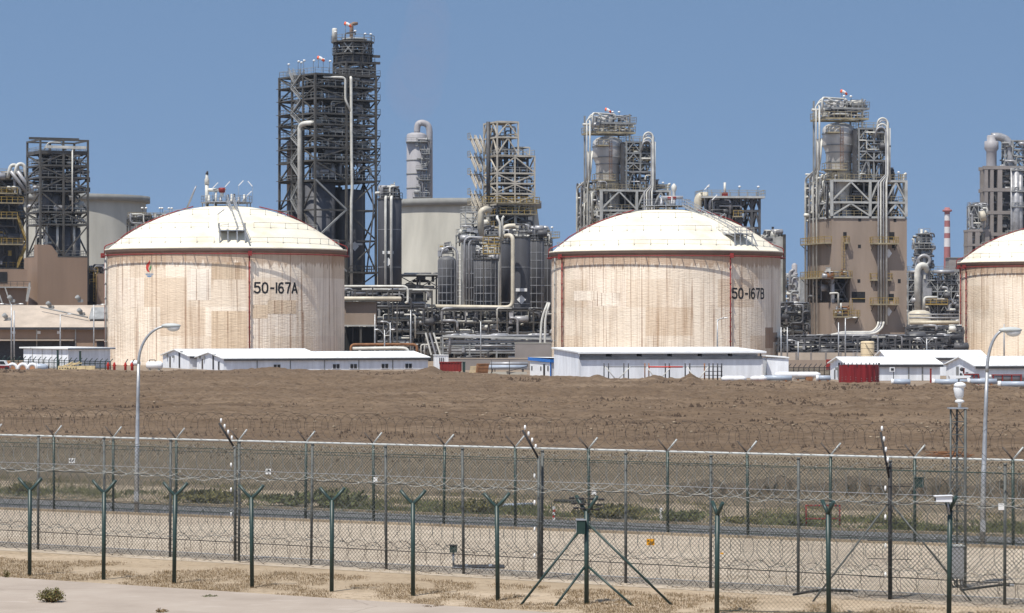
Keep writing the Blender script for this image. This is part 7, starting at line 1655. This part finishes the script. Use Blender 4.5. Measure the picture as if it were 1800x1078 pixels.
# ================================================================== camera mast, cabinet and small fence gear
def mast():
    p = gp(1684, 1034); s = p.y / F; T = thing('camera_mast', 'slim three legged lattice mast carrying a white dome camera', 'camera mast', p); z = lambda y: H - (y - YH) * s
    a = .21; top = z(719); L = [(-a, .05), (a, -.05), (.02, .33)]
    for (x, y) in L: MB().tube([(x, y, 0), (x, y, top)], .030 if (x, y) != L[1] else .042, 8).build('leg', 'galv_dull', T)
    k = 14
    for i in range(k):
        z0, z1 = top * i / k, top * (i + 1) / k; b = MB()
        for j in range(3):
            p0, p1 = L[j], L[(j + 1) % 3]
            b.beam((*p0, z1), (*p1, z1), .022)
            if i > 3: b.beam((*p0, z0 if i % 2 else z1), (*p1, z1 if i % 2 else z0), .02)
        b.build('lattice_bay', 'galv_dull', T)
    MB().box(-a - .06, -.1, top, a + .08, .36, top + .035).build('head_plate', 'galv', T)
    c = Vector((.06, .08, top))
    C_ = MB().tube([c + Vector((0, 0, .03)), c + Vector((0, 0, .16)), c + Vector((0, 0, .2)), c + Vector((0, 0, .24)), c + Vector((0, 0, .3))], [.05, .05, .14, .14, .06], 12).build('camera_bracket', 'sign_white', T)
    MB().tube([c + Vector((0, 0, .3)), c + Vector((-.01, 0, .38)), c + Vector((-.03, 0, .62)), c + Vector((-.03, -.02, .72))], [.09, .13, .16, .12], 14).build('camera_body', 'white', T)
    MB().ball(c + Vector((-.0, -.05, .70)), .17, 14, (1.1, .8, .62)).build('camera_hood', 'white', T)
    MB().prism([tuple(c + Vector(q)) for q in ((-.30, -.14, .90), (.27, -.14, .92), (.33, -.14, .985), (-.33, -.14, .985))], (0, .3, 0)).build('sun_shield', 'white', T)
    MB().tube([c + Vector((-.03, .1, .6)), c + Vector((0, .1, .92))], .025, 8).build('shield_stem', 'galv', T)
    q = gp(1683, 1032) + Vector((-.04, -.30, 0))
    T2 = thing('equipment_cabinet', 'grey steel cabinet at the foot of the lattice mast', 'cabinet', q)
    MB().box(-.30, -.12, .28, .17, .12, 1.25).build('body', 'galv', T2); MB().box(-.33, -.15, 1.251, .2, .15, 1.29).build('lid', 'rail_pale', T2); MB().box(-.27, -.135, .34, .14, -.121, 1.2).build('door', 'pipe_grey', T2)
    for X in (-.25, .12): MB().box(X - .03, -.1, 0, X + .03, .1, .279).build('leg', 'galv', T2)
    for k in range(5): MB().tube([(-.22 + k * .09, -.1, .28), (-.2 + k * .085, -.16, .12), (-.1 + k * .11, -.12, 0)], .02, 6).build('conduit', 'rubber', T2)
    r = gp(1656, 1085); s2 = r.y / F; T = thing('fence_camera', 'white box camera mounted on a near green fence post', 'camera', (p2[2].x, p2[2].y - .1, 2.9))
    x = lambda a: (a - 1668) * p2[2].y / F
    MB().tube([(0, 0, -.1), (x(1664), -.05, .24)], .025, 8).build('bracket', 'galv', T)
    B = MB().box(x(1643), -.16, .24, x(1671), .03, .38).build('housing', 'white', T); MB().prism([(x(1640), -.2, .385), (x(1672), -.2, .40), (x(1672), .06, .40), (x(1640), .06, .385)], (0, 0, .02)).build('sun_shield', 'white', B)
    MB().tube([(x(1643) - .03, -.07, .31), (x(1643) + .001, -.07, .31)], .05, 10).build('lens', 'glass', B)
    for k in range(4): MB().beam((x(1660), -.05, .2), (x(1668 + 4 * (k - 1)), -.1 + .06 * k, -.05), .012).build('cable', 'rubber', T)
mast()
def plate(name, lab, px, py, D, w, h, m, marks=None, cat='sign', group=None):
    s = D / F; T = thing(name, lab, cat, ((px - 900) * s, D, H - (py - YH) * s), 0, group)
    MB().box(-w / 2, -.012, -h / 2, w / 2, .012, h / 2).build('plate', m, T)
    for (a, b, c, d) in marks or (): MB().box(a * w, -.018, b * h, c * w, -.0121, d * h).build('marking', 'ink', T)
    for X in (-w * .4, w * .4): MB().tube([(X, .012, 0), (X, .06, 0)], .012, 6).build('tie', 'galv', T)
def mid_D(px): return gp(px, 966.5 + (px - 67) * .0575).y
def far_D(px): return gp(px, 895.5 + (px - 95) * .0405).y
plate('sign_plate', 'small white plate with a dark mark on the far fence, third bay from left', 126.5, 810, far_D(126) - .1, .26, .2, 'sign_white', [(-.35, -.2, -.1, .25), (0, -.3, .12, .2), (.2, -.1, .35, .3)], group='white plates on the fences')
plate('sign_plate', 'small white plate on the far fence right of the leaning sensor post', 471.5, 829, far_D(471) - .1, .22, .22, 'sign_white', [(-.1, -.3, .05, .3), (.05, 0, .3, .3)], group='white plates on the fences')
plate('sign_plate', 'small white plate low beside a far fence post, left of centre', 660, 843, far_D(660) - .12, .16, .18, 'sign_white', group='white plates on the fences')
plate('sign_plate', 'small crumpled white plate above the braced post', 1044, 866, far_D(1044) - .1, .18, .15, 'sign_white', group='white plates on the fences')
plate('sign_plate', 'small white plate by a grey post at the right edge', 1760, 891, mid_D(1760) - .1, .16, .18, 'sign_white', group='white plates on the fences')
plate('warning_sign', 'amber warning sign with dark marks hanging on the middle fence', 1143.5, 953, mid_D(1143) - .12, .235, .19, 'sign_amber', [(-.38, .1, -.2, .3), (-.12, -.05, .38, .06), (-.3, -.36, .3, -.22)])
plate('reflector_tag', 'tiny orange tag low on the middle fence', 1269, 973, mid_D(1269) - .12, .09, .045, 'sign_amber', cat='tag')
def bits():
    D = far_D(1614) - .12; s = D / F; T = thing('junction_box', 'dark green box strapped to a far fence post near the lattice mast', 'junction box', ((1615 - 900) * s, D, H - (857 - YH) * s))
    MB().box(-.15, -.12, 0, .17, .1, .34).build('body', 'green_box', T); MB().box(-.17, -.14, .341, .19, .12, .36).build('lid', 'green_box', T); MB().box(-.12, -.13, .03, .14, -.121, .31).build('door', 'green_post', T)
    D = mid_D(797) - .35; s = D / F; p = gp(797, 996); T = thing('sensor_box', 'small dark box on a stub post inside the middle fence', 'sensor box', p)
    MB().tube([(0, 0, 0), (0, 0, .45)], .035, 8).build('post', 'galv', T); MB().box(-.12, -.08, .451, .12, .08, .68).build('body', 'green_box', T); MB().box(-.135, -.1, .681, .135, .1, .7).build('lid', 'rubber', T)
    p = gp(840, 998); T = thing('cover_plate', 'flat dark cover plate lying on the ground by the stub post', 'cover plate', p); MB().box(-.82, -.5, 0, .85, .5, .06).build('plate', 'rubber', T)
    for X in (-.4, .4): MB().box(X - .06, -.3, .061, X + .06, .3, .09).build('handle', 'galv', T)
    for px, y, D_, c, lab in ((973.5, 915, None, 'red_signal', 'red and white striped marker post beside the road, left of the braced post'), (1162, 918, None, None, 'short white marker post beside the road, right of the braced post')):
        p = gp(px, y); T = thing('marker_post', lab, 'marker post', p)
        for k in range(5): MB().box(-.05, -.05, k * .11, .05, .05, k * .11 + .109).build('band', 'sign_white' if (k % 2 == 0 or not c) else c, T)
    p = gp(1444, 929); s = p.y / F; T = thing('rusty_barrier', 'rusty red rectangular pipe frame standing in weeds beyond the road', 'barrier', p)
    for X in (-27, 8, 32): MB().tube([(X * s, 0, 0), (X * s, 0, 40 * s)], .035, 6).build('upright', 'red', T)
    for z in (40, 17): MB().tube([(-29 * s, 0, z * s), (33 * s, 0, z * s)], .035, 6).build('crossbar', 'red', T)
    for a, b, y0, y1, lab, m in ((862, 936, 893, 890, 'grey pipe lying along the verge left of the striped marker', 'bluegrey'), (974, 1030, 884, 885, 'thin dark pipe lying on the verge behind the braced post', 'rubber')):
        p, q = gp(a, y0), gp(b, y1); T = thing('ground_pipe', lab, 'pipe', (p + q) / 2); d = (q - p) / 2
        MB().tube([-d + Vector((0, 0, .08)), d + Vector((0, 0, .08))], .08, 10).build('pipe', m, T); MB().box(-.1, -.15, 0, .1, .15, .05).build('sleeper', 'rubber', T)
    for a, b, c, lab in (((1690, 1040), (1760, 1031), (1775, 1032), 'black hose lying on the sand right of the grey cabinet'), ((1395, 1048), (1440, 1040), (1500, 1042), 'black hose lying along the foot of the middle fence')):
        P = [gp(*a), gp(*b), gp(*c)]; T = thing('hose', lab, 'hose', P[1])
        MB().pipe([p - P[1] + Vector((0, 0, .05)) for p in P], .035, .8, 8).build('tube', 'rubber', T); MB().tube([P[2] - P[1] + Vector((0, 0, .05)), P[2] - P[1] + Vector((.12, .03, .05))], .05, 8).build('coupling', 'galv', T)
    p = gp(1668, 805); T = thing('scrap_heap', 'low heap of rusty rods lying on the field behind the lattice mast', 'scrap heap', p); rk = random.Random(8)
    for k in range(10): a = rk.uniform(-.5, .5); MB().tube([(-1 + rk.uniform(-.4, .4), rk.uniform(-.5, .5), .05 + .03 * k), (1 + rk.uniform(-.4, .4), rk.uniform(-.5, .5) + a, .08 + .03 * k)], .03, 6).build('rod', 'rust', T)
bits()

# ================================================================== weeds, tufts and bushes
def leafy(name, lab, px, y, w, h, n, m, cat, seed, group=None, stem='rust', upright=.5):
    p = gp(px, y); rnd = random.Random(seed); T = thing(name, lab, cat, p, 0, group); b = MB(); st = MB()
    for i in range(max(6, n // 25)):
        a = rnd.uniform(0, 6.28); t = rnd.uniform(.4, 1); e = Vector((math.cos(a) * w / 2 * t, math.sin(a) * w / 2 * t, h * rnd.uniform(.45, 1) * (1.15 - .5 * t)))
        mid = Vector((e.x * .4, e.y * .4, e.z * .6)); st.tube([(0, 0, 0), mid, e], [.012, .009, .005], 4)
        for k in range(25):
            q = rnd.random() ** .7; c = (mid * (1 - q) + e * q) if q > .3 else mid * (q / .3)
            c = c + Vector((rnd.gauss(0, .05 * w), rnd.gauss(0, .05 * w), rnd.gauss(0, .05 * h))); c.z = max(.01, c.z)
            d = Vector((rnd.gauss(0, 1), rnd.gauss(0, 1), abs(rnd.gauss(0, 1)) * upright * 2)).normalized(); x = d.orthogonal().normalized(); l = rnd.uniform(.035, .09) * max(.6, w); wd = l * .3
            b.add([c, c + d * l * .5 + x * wd, c + d * l, c + d * l * .5 - x * wd], [(0, 1, 2, 3)])
    st.build('stems', stem, T); b.build('foliage', m, T)
M['stem'] = mk('dry_stems', (.16, .11, .06), .9, .3, 3)
M['tree_leaf2'] = mk('dry_olive_leaves', (.15, .135, .05), .85, .5, 6)
leafy('bush', 'straggly olive bush growing from the concrete apron in the near left corner', 90, 1064, .8, .52, 1500, 'tree_leaf2', 'bush', 1)
leafy('grass_clump', 'green grass clump sprouting from a crack in the concrete apron', 367, 1054, .5, .14, 500, 'grass_green', 'grass', 2)
leafy('grass_clump', 'dry brown tuft at the bottom edge of the concrete apron', 283, 1082, .4, .2, 350, 'grass_dry', 'grass', 3)
leafy('grass_clump', 'tall dry tuft at the left edge beside the concrete apron', 11, 1020, .3, .34, 300, 'tree_leaf2', 'grass', 4)
leafy('grass_clump', 'leafy tuft at the foot of the concrete apron right of the centre', 760, 1072, .6, .12, 400, 'grass_dry', 'grass', 5)
for i, (px, y, w, h, m, lab) in enumerate(((583, 893, 3.4, .85, 'grass_green', 'tall green bush on the verge behind the fifth near post'), (512, 890, 2.6, .6, 'grass_green', 'wide green bush on the verge left of the tallest one'), (355, 884, 3.4, .62, 'tree_leaf2', 'wide olive bush on the verge right of the left street lamp'), (42, 868, 1.6, .6, 'tree_leaf2', 'small olive bush on the verge behind the leftmost near post'),
        (842, 903, 2.2, .7, 'tree_leaf2', 'brown olive bush on the verge left of the near post at centre'), (1200, 920, 1.9, .62, 'grass_green', 'bright green bush on the verge right of the white marker post'), (1060, 912, 3.0, .6, 'tree_leaf2', 'brown olive bush on the verge right behind the braced post'), (1410, 926, 1.8, .5, 'grass_green', 'green bush on the verge left of the rusty red frame'), (1648, 936, 1.0, .36, 'grass_green', 'small green bush on the verge near the lattice mast'), (1590, 932, 1.5, .34, 'grass_green', 'low green bush on the verge left of the lattice mast'), (1300, 922, 1.6, .36, 'tree_leaf2', 'low olive bush on the verge above the tiny orange tag'))):
    leafy('bush', lab, px, y, w, h * .9, 900, m, 'bush', 20 + i, 'bushes on the verge', 'stem')
def tufts(name, lab, m, n, rowf, seed, s0, s1, xr=(-150, 1950), dens=1.0):
    rnd = random.Random(seed); b = MB()
    for i in range(n):
        px = rnd.uniform(*xr); lo, hi = rowf(px); y = rnd.uniform(lo, hi); p = gp(px, y)
        if vn1(px * .02, y * .12, seed) < dens - 1: continue
        for k in range(rnd.randint(3, 7)):
            c = p + Vector((rnd.gauss(0, s1 * 1.4), rnd.gauss(0, s1 * 2), 0)); h = rnd.uniform(s0, s1); a = rnd.uniform(0, 6.28); l = Vector((math.cos(a), math.sin(a) * .5, 0)) * h * rnd.uniform(.3, 1.1); w = Vector((-l.y, l.x, 0)).normalized() * h * .12 if l.length > 0 else Vector((.01, 0, 0))
            b.add([c - w, c + w, c + l * .5 + w * .6 + Vector((0, 0, h * .7)), c + l + Vector((0, 0, h))], [(0, 1, 2, 3)])
    tag(b.build(name, m), lab, 'grass', kind='stuff')
def vn1(x, y, s): return float(vnoise(np.array([x]), np.array([y]), s)[0]) * 2
tufts('dry_grass', 'flattened dry brown grass tufts on the sand strip between the fences', 'grass_dry', 24000, lambda x: (978 + x * .056, 1024 + x * .064), 50, .02, .075, dens=.78)
tufts('verge_weeds', 'dusty green weeds scattered along the far verge of the road', 'grass_green', 9000, lambda x: (856 + x * .037, 877 + x * .037), 51, .05, .2, dens=.95)
tufts('verge_straw', 'pale dry straw scattered over the bank behind the road', 'tree_leaf2', 8000, lambda x: (835 + x * .04, 876 + x * .038), 52, .04, .14, dens=.9)
tufts('sand_weeds', 'sparse dry weeds on the sand between the road and the middle fence', 'grass_dry', 4200, lambda x: (925 + x * .042, 968 + x * .058), 53, .02, .07, dens=1.0)

# ------------------------------------------------------------------ air
hm = bpy.data.materials.new('haze_air'); hm.use_nodes = True; ht = hm.node_tree; ht.nodes.clear()
ho = ht.nodes.new('ShaderNodeOutputMaterial'); hv = ht.nodes.new('ShaderNodeVolumePrincipled')
hv.inputs['Color'].default_value = (.80, .87, .96, 1); hv.inputs['Density'].default_value = .00005; hv.inputs['Anisotropy'].default_value = .2
ht.links.new(hv.outputs[0], ho.inputs['Volume'])
tag(MB().box(-2600, -60, -1.2, 2600, 3300, 150).build('haze', hm), 'thin pale blue haze lying over the whole plant', 'haze', kind='stuff')

# faint reddish smoke drifting above the plant, left of centre
sm = bpy.data.materials.new('thin_smoke'); sm.use_nodes = True; st_ = sm.node_tree; st_.nodes.clear()
so_ = st_.nodes.new('ShaderNodeOutputMaterial'); sv = st_.nodes.new('ShaderNodeVolumePrincipled')
sv.inputs['Color'].default_value = (.78, .50, .46, 1); sv.inputs['Density'].default_value = .0046
st_.links.new(sv.outputs[0], so_.inputs['Volume'])
b = MB()
for px, py, rx, rz in ((745, 95, 9, 15), (728, 150, 10, 13), (752, 40, 8, 12)): b.ball(((px - 900) * .19, 950, H - (py - YH) * .19), 1, 24, (rx, rx, rz))
tag(b.build('smoke', sm), 'faint reddish smoke drifting in the sky right of the tallest tower', 'smoke', kind='stuff')
